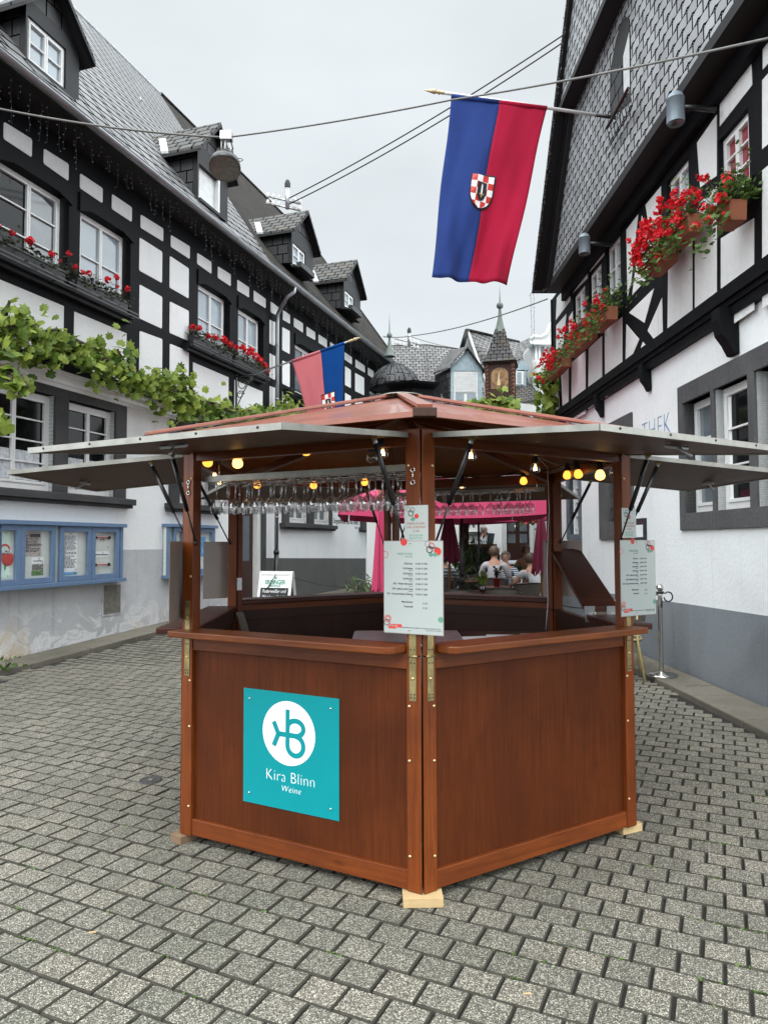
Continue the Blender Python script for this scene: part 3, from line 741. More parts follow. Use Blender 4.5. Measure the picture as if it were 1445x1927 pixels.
# hooks on the posts
for F, u, n in ((FA, F_u, 0) for F_u in (FA.L - .04, .045)):
    mb = MB(); p = F.P(u, 1.93, .004)
    ringp = [p + V((0, 0, .0)) + F.u * (.010 * math.cos(t)) + V((0, 0, .010 * math.sin(t))) for t in [i * PI / 5 for i in range(11)]]
    mb.tube(ringp, .003, 'steel', 6); mb.tube([p - V((0, 0, .010)), p - V((0, 0, .05))], .003, 'steel', 6)
    mb.tube([q - V((0, 0, .058)) for q in ringp], .003, 'steel', 6); mb.build('key_hook', booth)
# metal bracket plate on the back left post and strap below the side counter
mb = MB(); mb.fbox(FE, FE.L - .07, FE.L + .0, 1.25, 1.34, -.066, -.063, 'galvanised')
for k in range(4): bolt(mb, FE, FE.L - .06 + .02 * (k % 2), 1.27 + .05 * (k // 2), -.062, 'black_metal', .004)
mb.build('bracket_plate', booth)
mb = MB(); A = FG.P(.12, ZH + .01, -.07); mb.U = FG.u
for k in range(8):
    t = k / 8; t2 = (k + 1) / 8; f = lambda t: A + V((.09 * math.sin(t * 2.2) * .6, -.02, -.32 * t))
    mb.face([f(t), f(t) + V((.05, .02, 0)), f(t2) + V((.05, .02, 0)), f(t2)], 'kerb_stone')
mb.build('webbing_strap', booth)
# wedges the booth stands on
for px, lab, m, k in ((0, 'pale new wood block under the near corner of the booth', 'raw_wood', 0), (1, 'weathered wood block under the left corner of the booth', 'old_raw_wood', 1), (5, 'flat wood block under the right front corner of the booth', 'raw_wood', 5)):
    d = (VX[k] - BC).normalized(); c = VX[k] - d * .045; a = {0: .03, 1: .9, 5: .45}[k]; mb = MB()
    x = V((math.cos(a), math.sin(a), 0)); y = V((-math.sin(a), math.cos(a), 0)); mb.U = x; w, h = (.088, .05) if k == 0 else ((.055, .045) if k == 1 else (.07, .04))
    if k == 1: c = c + V((-.02, 0, 0))
    if k == 0: c = c + V((0, -.018, 0))
    if k == 5: c = c + V((.0, .02, 0))
    mb.hexa([c + x * i + y * j + V((0, 0, .001)) for i, j in ((-w, -h), (w, -h), (w, h), (-w, h))] + [c + x * i + y * j + V((0, 0, ZB - .002)) for i, j in ((-w, -h), (w, -h), (w, h), (-w, h))], m)
    tag(mb.build('wood_block', bevel=.002), lab, 'wood block', 'blocks under the booth')

# teal sign
def quad_on(F, pxs, n=0): 
    a = [F.at(x, y, n) for x, y in pxs]; return min(q[0] for q in a), max(q[0] for q in a), sum(sorted(q[1] for q in a)[:2]) / 2, sum(sorted(q[1] for q in a)[2:]) / 2
F = FA; u0, u1, z0, z1 = quad_on(F, ((459, 1295), (638, 1315), (638, 1546), (459, 1508)), -.02)
sg = thing('winery_sign', 'teal sign with a white round monogram on the left front panel of the booth', 'sign', F.P((u0 + u1) / 2, z0, -.015))
mb = MB(); mb.fbox(F, u0, u1, z0, z1, -.0235, -.019, 'teal'); mb.build('plate', sg)
W = u1 - u0; H = z1 - z0; cu_, cz_ = u0 + W * .49, z1 - H * .345; rr = W * .275
mb = MB(); mb.prism([F.P(cu_ + rr * math.cos(t), cz_ + rr * math.sin(t), -.0188) for t in [2 * PI * k / 48 for k in range(48)]], [F.P(cu_ + rr * math.cos(t), cz_ + rr * math.sin(t), -.0180) for t in [2 * PI * k / 48 for k in range(48)]], 'sign_white'); mb.build('white_disc', sg)
mb = MB()
def band(pts, w, n0, n1, m, closed=False):
    pts = [V((a, b, 0)) for a, b in pts]
    for i in range(len(pts) - 1):
        d = (pts[i + 1] - pts[i]).normalized(); s_ = V((-d.y, d.x, 0)) * w / 2
        e = d * (w * .12)
        q = [pts[i] - s_ - e, pts[i + 1] - s_ + e, pts[i + 1] + s_ + e, pts[i] + s_ - e]
        mb.prism([F.P(cu_ + a.x * rr, cz_ + a.y * rr, n0) for a in q], [F.P(cu_ + a.x * rr, cz_ + a.y * rr, n1 + .00003 * (i % 2)) for a in q], m)
w_ = .155
band([(-.03, .72), (-.03, -.25)], w_, -.0179, -.0174, 'teal')
arc = [(.30 + .30 * math.cos(t), -.02 + .0 + .27 + .24 * math.sin(t) - .06) for t in [math.radians(a) for a in range(200, -95, -12)]]
band([(-.03, .12)] + [(.27 + .30 * math.cos(math.radians(a)), .18 + .235 * math.sin(math.radians(a))) for a in range(160, -91, -14)] + [(-.40, -.05)], w_, -.0172, -.0167, 'teal')
band([(-.03, -.25)] + [(.27 + .30 * math.cos(math.radians(a)), -.36 + .30 * math.sin(math.radians(a))) for a in range(180, 450, 14)], w_, -.0165, -.0160, 'teal')
band([(-.55, .30), (-.38, -.05), (-.55, -.42)], w_, -.0158, -.0153, 'teal')
mb.build('monogram', sg)
mb = MB(); text_into(mb, 'Kira Blinn', F, cu_ + .01, z0 + H * .235, -.0186, H * .135, 'sign_white', 'CENTER', -.0017, sx=.92, depth=.0004, space=1.05)
text_into(mb, 'Weine', F, cu_ + .015, z0 + H * .155, -.0186, H * .075, 'sign_white', 'CENTER', -.0007, shear=.2, sx=.95, depth=.0004, space=1.1); mb.build('lettering', sg)
mb = MB()
for uu in (u0 + .04, u1 - .045):
    for zz in (z0 + .05, z1 - .05): bolt(mb, F, uu, zz, -.019, 'steel', .006)
mb.build('screws', sg)

# menus on the posts
def circle(mb, F, u, z, r, n, m, r0=0):
    k = 24; P = [(math.cos(2 * PI * i / k), math.sin(2 * PI * i / k)) for i in range(k)]
    if not r0: mb.face([F.P(u + a * r, z + b * r, n) for a, b in P], m)
    else:
        for i in range(k):
            a, b = P[i]; c, d = P[(i + 1) % k]; mb.face([F.P(u + a * r, z + b * r, n), F.P(u + c * r, z + d * r, n), F.P(u + c * r0, z + d * r0, n), F.P(u + a * r0, z + b * r0, n)], m)
def menu(F, u0, z0, front=True, label='', tiltd=0):
    w, h, n = .297, .42, .012
    r = thing('wine_menu', label, 'menu', F.P(u0 + w / 2, z0, n), 'menu sheets in plastic holders on the booth posts')
    mb = MB(); mb.fbox(F, u0, u0 + w, z0, z0 + h, n, n + .0025, 'acrylic_back'); mb.build('holder', r)
    if not front: return r
    mb = MB(); n2 = n + .0027; mb.fbox(F, u0 + .003, u0 + w - .003, z0 + .003, z0 + h - .003, n + .0026, n2, 'paper'); mb.build('sheet', r)
    mb = MB(); n3 = n2 + .0004; C = 'ink'
    T = lambda s, x, y, sz, m=C, al='RIGHT', of=0, sx=.85: text_into(mb, s, F, u0 + x * w, z0 + y * h, n3, sz, m, al, of, sx=sx, depth=.0001)
    T('WEINSTAND', .50, .845, .016, 'ink_green'); T('Wein vom Fass', .50, .822, .007)
    y = .745
    rows = [('KLB Secco', '', '€ 3,50  € 19,00'), ('KLB Riesling', 'trocken', '€ 3,50  € 15,00'), ('KLB Riesling', 'feinherb', '€ 3,50  € 15,00'), ('KLB Riesling', 'lieblich', '€ 3,50  € 15,00'),
            ('2021  Weißer Burgunder', 'trocken', '€ 3,50  € 17,00'), ('2020  Spätburgunder Rosé', 'feinherb', '€ 3,50  € 15,00'), ('2021  Kreuzwertheimer Kabinett', 'süß', '€ 5,00  € 18,00')]
    for a, b_, c_ in rows:
        T(a, .50, y, .0115, of=.0002); T('|', .56, y, .009); T(c_, .74, y, .0105, of=.0002)
        if b_: T(b_, .50, y - .02, .0075)
        y -= .052 if not b_ else (.036 if a == 'KLB Secco' else .055)
    T('Mineralwasser', .50, .335, .0115, of=.0002); T('€ 2,00', .74, .325, .0105); T('Traubensaft', .50, .285, .0115, of=.0002); T('€ 2,50', .74, .275, .0105)
    T('WEINFLASCHEN UND GLASPFAND € 3,00, BEI RÜCKGABE ERSTATTUNG', .96, .062, .0072); T('Änderungen und Irrtümer vorbehalten', .96, .045, .0055)
    mb.build('print', r)
    A = n3 + .0003
    class EM:
        def face(s_, p, m): q = MB(); q.face(p, m); q.build('emblem', r)
    def circ(mb, *a): q = MB(); circle(q, *a); q.build('emblem', r)
    mb = EM()
    circ(mb, F, u0 + .35 * w, z0 + .985 * h, .0165, A, 'ink_red'); circ(mb, F, u0 + .91 * w, z0 + .885 * h, .018, A, 'ink_red')
    circ(mb, F, u0 + .75 * w, z0 + .965 * h, .014, A + .0002, 'ink_grey', .012); circ(mb, F, u0 + .81 * w, z0 + .945 * h, .015, A + .0003, 'ink_red', .011)
    circ(mb, F, u0 + .78 * w, z0 + .905 * h, .016, A + .0004, 'ink', .012)
    for du in (.80, .87): mb.face([F.P(u0 + du * w, z0 + .88 * h, A + .0001), F.P(u0 + (du - .04) * w, z0 + .85 * h, A + .0001), F.P(u0 + du * w, z0 + .825 * h, A + .0001), F.P(u0 + (du + .05) * w, z0 + .85 * h, A + .0001)], 'ink_green')
    circ(mb, F, u0 + .03 * w, z0 + .85 * h, .016, A, 'ink_red', .0135)
    circ(mb, F, u0 + .955 * w, z0 + .17 * h, .018 * .72, A, 'ink_green')
    circ(mb, F, u0 + .07 * w, z0 + .155 * h, .017, A, 'ink_red', .014); circ(mb, F, u0 + .07 * w, z0 + .155 * h, .011, A, 'ink_red', .008); circ(mb, F, u0 + .055 * w, z0 + .115 * h, .015, A + .0002, 'ink', .012)
    mb.face([F.P(u0 + x * w, z0 + y * h, A) for x, y in ((.08, .065), (.31, .065), (.31, .10), (.08, .10))], 'ink_red')
    mb.face([F.P(u0 + x * w, z0 + y * h, A) for x, y in ((.08, .050), (.21, .050), (.21, .064), (.08, .064))], 'ink_red')
    mb = MB(); text_into(mb, 'MOSELFEST', F, u0 + .09 * w, z0 + .072 * h, A + .0003, .0115, 'paper', 'LEFT', .0001, sx=.80, depth=.0001); text_into(mb, 'MOSELFEST', F, u0 + .775 * w, z0 + .915 * h, A + .0008, .011, 'ink', 'LEFT', .0002, sx=.70, depth=.0001); mb.build('festival_lettering', r)
    mb = MB()
    for (x, y) in ((.46, .975), (.43, .045)): mb.ball(F.P(u0 + x * w, z0 + y * h, n3 + .002), .004, 'steel', 8)
    mb.build('push_pins', r); return r
menu(FA, FA.L - .185, 1.188, True, 'festival wine menu sheet pinned on the near corner posts of the booth')
menu(FB, FB.L - .12, 1.19, True, 'smaller looking wine menu sheet on the right front post of the booth')
menu(FG, FG.L - .09, 1.19, False, 'brownish back of a menu holder beside the left front post of the booth')
menu(FE, FE.L - .10, 1.19, False, 'brownish back of a menu holder at the back left booth post')
menu(FD, -.17, 1.19, False, 'brownish back of a menu holder at the back right post beside the lifted counter')
def pfand(F, u0, z0, label):
    w, h, n = .118, .165, .004
    r = thing('deposit_notice', label, 'notice', F.P(u0 + w / 2, z0, n), 'deposit notices above the menus')
    mb = MB(); mb.fbox(F, u0, u0 + w, z0, z0 + h, n, n + .002, 'paper'); mb.build('sheet', r)
    mb = MB(); q = n + .0023
    for s, y, sz, m in (('WEINFLASCHEN-', .47, .0145, 'ink_brown'), ('UND GLASPFAND', .37, .0145, 'ink_brown'), ('€ 3,00', .265, .0145, 'ink_brown'), ('BEI RÜCKGABE', .15, .0125, 'ink_green'), ('ERSTATTUNG', .07, .0125, 'ink_green')):
        text_into(mb, s, F, u0 + w * .5, z0 + h * y, q, sz, m, 'CENTER', .0001, sx=.82, depth=.0001)
    mb.build('lettering', r); mb = MB()
    circle(mb, F, u0 + .28 * w, z0 + .78 * h, .014, q, 'ink', .010); circle(mb, F, u0 + .52 * w, z0 + .70 * h, .011, q, 'ink_red'); circle(mb, F, u0 + .16 * w, z0 + .90 * h, .011, q, 'ink_grey', .009); circle(mb, F, u0 + .34 * w, z0 + .87 * h, .012, q + .0001, 'ink_grey', .009)
    mb.face([F.P(u0 + x * w, z0 + y * h, q + .0002) for x, y in ((.25, .60), (.38, .56), (.48, .63), (.36, .70))], 'ink_green'); mb.build('emblem', r)
pfand(FA, FA.L - .082, 1.603, 'small deposit notice just above the menu on the near booth corner')
pfand(FB, FB.L - .09, 1.622, 'small deposit notice above the menu on the right front booth post')

# glass racks and hanging glasses
def rackbar(F, ua, ub, n, z, lab, rows, grp_gaps=None):
    r = thing('glass_rack', lab, 'rack', F.P((ua + ub) / 2, z, n), 'stemware racks under the booth roof')
    mb = MB(); mb.fbox(F, ua, ub, z, z + .032, n, n + .004, 'aluminium'); mb.build('front_bar', r)
    mb = MB()
    for k in range(rows + 1):
        nn = n - .03 - k * .10
        mb.tube([F.P(ua, z + .0, nn), F.P(ub, z + .0, nn)], .0025, 'steel', 5)
    for uu in [ua + .05 + i * .075 for i in range(int((ub - ua) / .075))]: mb.tube([F.P(uu + .03, z, n), F.P(uu + .03, z, n - .06 - rows * .10)], .0022, 'steel', 5)
    for uu in (ua + .03, ub - .03): mb.tube([F.P(uu, z, n - .1), F.P(uu, ZT - .05, n - .1)], .004, 'steel', 5)
    mb.build('wire_lanes', r)
rackbar(FA, .075, FA.L - .075, -.075, 1.935, 'long stemware rack inside the left front opening of the booth', 3)
rackbar(FD, .08, FD.L - .08, -.10, 1.985, 'stemware rack at the back right opening of the booth', 2)
g0 = thing('wine_glass', 'upside-down stemmed wine glass hanging in the left front rack', 'wine glass', (0, 0, 0), 'wine glasses hanging in the racks')
mb = MB(); mb.lathe([(.0001, 0), (.030, -.001), (.031, -.004), (.008, -.008), (.0035, -.014), (.0032, -.078), (.008, -.088), (.026, -.103), (.035, -.122), (.0355, -.140), (.030, -.168)], 'thin_glass', (0, 0, 0), 14); mb.build('glass_body', g0)
first = True; cnt = 0
for F, ua, ub, n, z, rows, lab in ((FA, .12, FA.L - .11, -.075, 1.93, 3, 'upside-down wine glass in the %s lane of the long left front rack'), (FD, .13, FD.L - .13, -.10, 1.98, 2, 'upside-down wine glass in the %s lane of the back right rack')):
    k = 0; u = ua
    while u < ub:
        for rw in range(rows):
            if F is FD and (int((u - ua) / .075) % 6 == 5): continue
            if R_.random() < .04: continue
            p = F.P(u + R_.gauss(0, .006) + .02 * (rw % 2), z + rnd(-.002, .002), n - .055 - rw * .10)
            if first: g0.location = p; g0['label'] = lab % 'front'; first = False
            else: dup(g0, TR(p, rnd(0, 6)), lab % ('front', 'middle', 'rear')[rw])
            cnt += 1
        u += .075
# festoon lights
fs = thing('festoon_lights', 'black festoon cable with warm glowing bulbs strung round the booth roof', 'string lights', (BC.x, BC.y, ZT))
BUL = [(391, 869, 3.95, 'b', (-.3, -.1)), (447, 871, 3.75, 'B', (.1, 0)), (576, 848, 4.0, 'b', (0, 0)), (720, 852, 3.30, 'f', (0, 0)), (886, 857, 3.40, 'f', (0, 0)), (1007, 881, 3.95, 'f', (0, 0)), (1067, 894, 4.9, 'b', (0, 0)), (1088, 892, 4.6, 'b', (.2, 0)),
       (1129, 894, 4.05, 'B', (0, 0)), (1155, 888, 4.15, 'o', (0, 0)), (404, 892, 4.5, 'f', (0, 0)), (413, 908, 4.95, 'f', (0, 0)), (700, 860, 3.45, 'o', (0, 0)), (484, 912, 5.3, 'b', (0, 0)), (590, 913, 5.5, 'b', (0, 0)), (686, 907, 5.6, 'b', (0, 0)), (869, 915, 5.7, 'f', (0, 0)), (985, 905, 5.35, 'b', (0, 0))]
SOCK = []
for px, py, Y, kd, tl in BUL:
    p = aty(px, py, Y); ax = V((tl[0], tl[1], -1)).normalized(); r = .029 if kd in 'bB' else .030
    top = p - ax * .055
    SOCK.append(top - ax * .03)
    mb = MB(); mb.lathe([(.0001, -.028), (.015, -.026), (.017, .0), (.021, .02), (.019, .026), (.0001, .027)][::1], 'black_rubber', top, 12, ax); sk_ = mb.build('socket', fs)
    mb = MB()
    prof = [(.012, -.038), (.014, -.028), (r * .82, -.014), (r, .004), (r * .86, .018), (r * .5, .027), (.0001, .030)]
    if kd in 'bB': mb.lathe(prof, 'bulb_warm' if kd == 'b' else 'bulb_bright', p, 16, ax)
    else: mb.lathe(prof, 'thin_glass', p, 16, ax)
    mb.build('bulb', sk_)
    if kd == 'f':
        mb = MB()
        for q in (-.007, 0, .007): mb.tube([p + V((q * .6, 0, .014)), p + V((q * 1.3, 0, -.014))], .0013, 'filament', 5)
        mb.build('filament', sk_)
mb = MB(); order = [14, 13, 11, 10, 0, 1, 2, 12, 3]; order2 = [3, 4, 5, 6, 7, 9, 8]
for od in (order, order2, [15, 14], [15, 16, 17, 6]):
    for a, b in zip(od, od[1:]): mb.tube(sag(SOCK[a] , SOCK[b], .03, 8), .0042, 'black_rubber', 6)
mb.tube(sag(SOCK[4], aty(1000, 848, 4.4), .02, 8) + [aty(1030, 880, 5.0)], .002, 'cable_white', 5)
mb.tube([aty(1030, 880, 5.15), aty(1033, 960, 5.15), aty(1029, 1060, 5.15), aty(1031, 1130, 5.1), aty(1027, 1185, 5.0)], .003, 'cable_white', 5)
mb.build('cable', fs)
# inside the booth
ap = thing('counter_fridge', 'grey metal drinks cooler standing inside the booth behind the near corner', 'cooler', (.05, 4.1, 0)); mb = MB()
mb.box((-.16, 3.72, .02), (.42, 4.25, 1.045), 'appliance'); mb.box((-.18, 3.70, 1.046), (.44, 4.27, 1.072), 'galvanised'); mb.build('body', ap, bevel=.01)
mb = MB()
for k in range(9): mb.box((-.13 + k * .012, 3.696, 1.05), (-.125 + k * .012, 3.7, 1.068), 'ink')
mb.build('vent', ap)
mb = MB(); mb.box((.45, 3.80, 1.05), (1.05, 4.25, 1.068), 'turret_wood'); 
for x in (.47, 1.01):
    for y in (3.87, 4.21): mb.box((x, y, 0), (x + .02, y + .02, 1.05), 'turret_wood')
tag(mb.build('work_table'), 'low dark wooden work table inside the booth under loose papers', 'table')
for k, (x, y, a, w, h) in enumerate(((.50, 3.93, .2, .28, .2), (.72, 3.98, -.1, .3, .21), (.92, 4.02, .35, .2, .28))):
    mb = MB(); c = V((x, y - .03, 1.0705 + k * .001)); xx = V((math.cos(a), math.sin(a), 0)); yy = V((-xx.y, xx.x, 0))
    A = [c + xx * i * w / 2 + yy * j * h / 2 for i, j in ((-1, -1), (1, -1), (1, 1), (-1, 1))]; mb.hexa(A + [p + V((0, 0, .0008)) for p in A], 'paper_white')
    tag(mb.build('paper_sheet'), ['loose white paper sheet leftmost on the work table in the booth', 'middle loose white paper sheet on the work table in the booth', 'loose white paper sheet rightmost on the work table in the booth'][k], 'paper', 'papers inside the booth')
# ================================================================ LEFT TIMBER HOUSE
def holed(mb, F, u0, u1, z0, z1, holes, n0, n1, m):
    us = sorted({u0, u1} | {min(max(h[0], u0), u1) for h in holes} | {min(max(h[1], u0), u1) for h in holes})
    zs = sorted({z0, z1} | {min(max(h[2], z0), z1) for h in holes} | {min(max(h[3], z0), z1) for h in holes})
    for i in range(len(us) - 1):
        run = None
        for j in range(len(zs) - 1):
            uc, zc = (us[i] + us[i + 1]) / 2, (zs[j] + zs[j + 1]) / 2
            inh = any(h[0] < uc < h[1] and h[2] < zc < h[3] for h in holes)
            if not inh: run = (run[0], zs[j + 1]) if run else (zs[j], zs[j + 1])
            if run and (inh or j == len(zs) - 2): mb.fbox(F, us[i], us[i + 1], run[0], run[1], n0, n1, m); run = None
def window(parent, F, u0, u1, z0, z1, n, frame='white_paint', pane='pane_sky', rows=2, cols=2, fw=.055, bar=.022, name='window', blind=None, open_=False):
    mb = MB(); d = .05
    mb.fbox(F, u0, u0 + fw, z0, z1, n - d, n, frame); mb.fbox(F, u1 - fw, u1, z0, z1, n - d, n, frame)
    mb.fbox(F, u0 + fw, u1 - fw, z0, z0 + fw * 1.3, n - d, n, frame); mb.fbox(F, u0 + fw, u1 - fw, z1 - fw, z1, n - d, n, frame)
    iu0, iu1, iz0, iz1 = u0 + fw, u1 - fw, z0 + fw * 1.3, z1 - fw; w = (iu1 - iu0) / cols; s = .032
    for c in range(cols):
        a, b = iu0 + c * w, iu0 + (c + 1) * w
        mb.fbox(F, a + .003, a + s, iz0, iz1, n - d + .004, n + .012, frame); mb.fbox(F, b - s, b - .003, iz0, iz1, n - d + .004, n + .012, frame)
        mb.fbox(F, a + s, b - s, iz0, iz0 + s * 1.2, n - d + .004, n + .012, frame); mb.fbox(F, a + s, b - s, iz1 - s, iz1, n - d + .004, n + .012, frame)
        for r in range(1, rows):
            z = iz0 + (iz1 - iz0) * r / rows; mb.fbox(F, a + s, b - s, z - bar / 2, z + bar / 2, n - .03, n + .005, frame)
    fr = mb.build(name, parent, bevel=.003)
    mb = MB()
    for c in range(cols):
        a, b = iu0 + c * w + s, iu0 + (c + 1) * w - s
        pm = pane if isinstance(pane, str) else pane[c % len(pane)]
        mb.fbox(F, a, b, iz0 + s, iz1 - s, n - .034, n - .028, pm)
        if blind and blind[0] == c or blind == 'all':
            zz = iz0 + (iz1 - iz0) * .5
            mb.fbox(F, a, b, iz0 + s, zz, n - .027, n - .0265, 'curtain')
    mb.build('pane', fr); return fr
def lintel(mb, F, u0, u1, z, h, n0, n1, m, dip=.09):
    k = 10; top = [(u1, z + h), (u0, z + h)]
    pts = [(u0, z - dip)] + [(u0 + (u1 - u0) * (i / k), z - dip + dip * min(1, 1.6 * math.sin(PI * i / k))) for i in range(1, k)] + [(u1, z - dip)]
    mb.fquad(F, pts + top, n0, n1, m)
H1 = thing('timber_house', 'long white house with black timber framing and slate roof on the left of the lane', 'house', FL.P(0, 0, 0))
F = FL; UE = F.U(757, 692, .6) - .1; UL = -4.5; ZBM = 4.12; ZTOP = 7.66
zt = F.Z(145.3, 395, -.12); zlg = F.Z(128, 533, .2)
W_up = []
wx = [(2 * F.U(53, 400, -.12) - F.U(112, 420, -.12), F.U(112, 420, -.12)), (F.U(144, 440, -.12), F.U(230, 490, -.12)), (F.U(366, 570, -.12), F.U(420.5, 590, -.12)), (F.U(441.5, 610, -.12), F.U(485, 630, -.12)), (F.U(549, 680, -.12), F.U(589, 690, -.12)), (F.U(600, 700, -.12), F.U(632, 700, -.12)), (F.U(690, 760, -.12), F.U(709, 765, -.12))]
for a, b in wx: W_up.append((a - .06, b + .06, zlg + .02, zt + .06))
mb = MB(); holed(mb, F, UL, UE, ZBM, ZTOP, W_up, -.28, 0, 'timber_black'); mb.build('timber_frame', H1)
# plaster infill
zr = [(F.Z(81.6, 277), F.Z(81.6, 308)), (F.Z(263, 449), F.Z(259, 509)), (F.Z(258, 535), F.Z(254, 597)), (F.Z(254, 619), F.Z(250, 700))]
mb = MB()
def infill(x0, x1, row, y=None, drift=.010, dz=(0, 0)):
    yy = {0: 300, 1: 480, 2: 560, 3: 650}[row] if y is None else y
    u0, u1 = F.U(x0, yy), F.U(x1, yy); t, b = zr[row]; r = .02
    dd = lambda u: drift * (u - 1)
    j = lambda: rnd(-.014, .014)
    t0, t1, b0, b1 = t + dd(u0) + j(), t + dd(u1) + j(), b + dd(u0) + j() + dz[1], b + dd(u1) + j() + dz[1]
    pts = [(u0 + r, b0), (u1 - r, b1), (u1, b1 + r), (u1, t1 - r), (u1 - r, t1), (u0 + r, t0), (u0, t0 - r), (u0, b0 + r)]
    mb.fquad(F, pts, -.004, .005, 'plaster_infill')
ytop = lambda x: 224 + .676 * x
for a, b in ((-70, -8), (6.2, 60), (81.6, 129), (150, 193), (210, 248), (264, 307), (321, 357), (370.6, 397.7), (409.5, 434), (446, 468.5), (477, 499.7), (509, 524.6), (532, 545.5), (552.6, 570), (576.6, 593), (599, 615), (621, 633), (648, 662), (668.5, 686.5), (692, 703), (707.5, 718)): infill(a, b, 0, ytop((a + b) / 2) + 15)
for a, b, ys in ((262, 305, (480, 565, 660)), (319, 355, (515, 590, 680)), (507, 522, (600, 690, 750)), (531, 545, (620, 700, 760)), (649, 660, (710, 750, 790)), (668, 685, (725, 765, 800))):
    for r in (1, 2, 3): infill(a, b, r, ys[r - 1])
zlow = (zlg - .28, ZBM + .12)
def low(x0, x1, y):
    u0, u1 = F.U(x0, y), F.U(x1, y); mb.fquad(F, [(u0, zlow[1]), (u1, zlow[1]), (u1, zlow[0] + rnd(0, .02)), (u0, zlow[0])], -.004, .005, 'plaster_infill')
for a, b, y in ((-200, -60, 560), (-45, 120, 570), (139, 238, 620), (363, 430, 690), (441, 494, 710), (549, 577, 740), (580, 600, 750), (606, 633, 760), (640, 646, 770), (690, 712, 790)): low(a, b, y)
mb.build('plaster_infill', H1)
mb = MB()
for (a, b) in wx: mb = MB(); lintel(mb, F, a - .10, b + .10, zt + .02, .20, 0, .035, 'timber_black'); mb.build('window_head', H1)
for i, (a, b) in enumerate(wx):
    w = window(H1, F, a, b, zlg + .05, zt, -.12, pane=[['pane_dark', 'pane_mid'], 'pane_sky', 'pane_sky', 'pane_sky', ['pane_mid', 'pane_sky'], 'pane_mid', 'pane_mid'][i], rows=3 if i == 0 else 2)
for i, (a, b) in enumerate(((UL, F.U(256, 588, .2)), (F.U(361, 640, .2), F.U(505, 704, .2)), (F.U(546, 722, .2), F.U(600, 745, .2)))):
    mb = MB(); mb.fbox(F, a, b, zlg - .07, zlg, 0.001, .17, 'black_paint'); mb.fbox(F, a, b, zlg - .13, zlg - .071, 0.001, .11, 'black_paint'); mb.fbox(F, a, b + .05, zlg + .005, zlg + .03, .215, .23, 'black_metal'); mb.fbox(F, a, b + .05, zlg - .05, zlg - .03, .215, .23, 'black_metal')
    for k in range(5): u = a + .1 + (b - a - .2) * k / 4; mb.fbox(F, u - .012, u + .012, zlg - .045, zlg - .032, .16, .215, 'black_metal')
    mb.build('window_ledge', H1)
# ground floor
G = []
zs0 = F.Z(117, 928, -.1); zs1 = F.Z(117, 752, -.1)
gopen = [(2 * F.U(24, 850, -.1) - F.U(92, 850, -.1), F.U(92, 850, -.1)), (F.U(117, 850, -.1), F.U(207, 860, -.1)), (F.U(329, 900, -.1), F.U(386, 900, -.1)), (F.U(537, 950, -.1), F.U(572, 950, -.1)), (F.U(584, 950, -.1), F.U(614, 950, -.1)), (F.U(684, 950, -.1), F.U(707, 950, -.1))]
for k, (a, b) in enumerate(gopen): G.append((a, b, zs0 - (.24 if k > 2 else 0), zs1))
du0, du1 = F.U(447, 1000, -.1), F.U(484, 1000, -.1); dz1 = 3.0
mb = MB(); holed(mb, F, UL, UE, -.1, ZBM, G + [(du0, du1, -.1, dz1)], -.30, -.03, 'plaster_white'); mb.build('wall', H1)
us = F.U(499, 1050)
mb = MB(); mb.fquad(F, [(UL, -.1), (F.U(446, 1040), -.1), (F.U(446, 1040), 1.44), (F.U(314, 1034), 1.49), (UL, 1.52)], -.031, -.024, 'plaster_lowgrey'); mb.build('lower_render', H1)
mb = MB(); mb.fquad(F, [(us, -.1), (UE, -.1), (UE, 1.04), (us, 1.25)], -.031, -.024, 'plaster_darkgrey'); mb.build('dark_plinth', H1)
for (a, b, hs) in ((-1.6, F.U(237, 850), G[0:2]), (F.U(320, 900), F.U(404, 900), G[2:3]), (F.U(532, 950), F.U(625, 950), G[3:5]), (F.U(679, 950), F.U(713, 950), G[5:6])):
    zk = zs0 - (.24 if a > 6.5 else 0); mb = MB(); holed(mb, F, a, b, zk - .02, F.Z(236, 752), hs, -.14, .015, 'stone_basalt'); mb.build('stone_surround', H1, bevel=.004)
    mb = MB(); mb.fbox(F, a - .12, b + .12, zk - .12, zk - .021, -.13, .13, 'stone_basalt'); mb.fbox(F, a - .10, b + .10, zk - .17, zk - .121, -.13, .08, 'stone_basalt'); mb.build('stone_sill', H1, bevel=.008)
for i, g in enumerate(G): 
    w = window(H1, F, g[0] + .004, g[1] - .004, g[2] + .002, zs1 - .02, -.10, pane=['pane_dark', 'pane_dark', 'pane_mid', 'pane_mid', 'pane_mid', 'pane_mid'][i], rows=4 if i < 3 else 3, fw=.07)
    mb = MB(); a, b = g[0] + .15, g[1] - .15
    for k in range(24):
        u = a + (b - a) * k / 24; u2 = a + (b - a) * (k + 1) / 24; o = .008 * (k % 2)
        if abs((u + u2) / 2 - (g[0] + g[1]) / 2) < .05: continue
        mb.face([F.P(u, zs0 + .14, -.1255 + o), F.P(u2, zs0 + .14, -.1175 - o), F.P(u2, zs0 + .55, -.1175 - o), F.P(u, zs0 + .55, -.1255 + o)], 'curtain')
    mb.build('lace_curtain', w)
mb = MB(); mb.fbox(F, du0 + .001, du1 - .13, 0, dz1 - .02, -.2, -.14, 'brown_door'); mb.fbox(F, du0 + .15, du1 - .3, 1.2, 2.2, -.139, -.135, 'window_blue'); dr = mb.build('door', H1)
mb = MB(); mb.fbox(F, du1 - .12, du1 - .01, 0, dz1 - .02, -.2, -.04, 'white_paint'); mb.build('door_frame', dr)
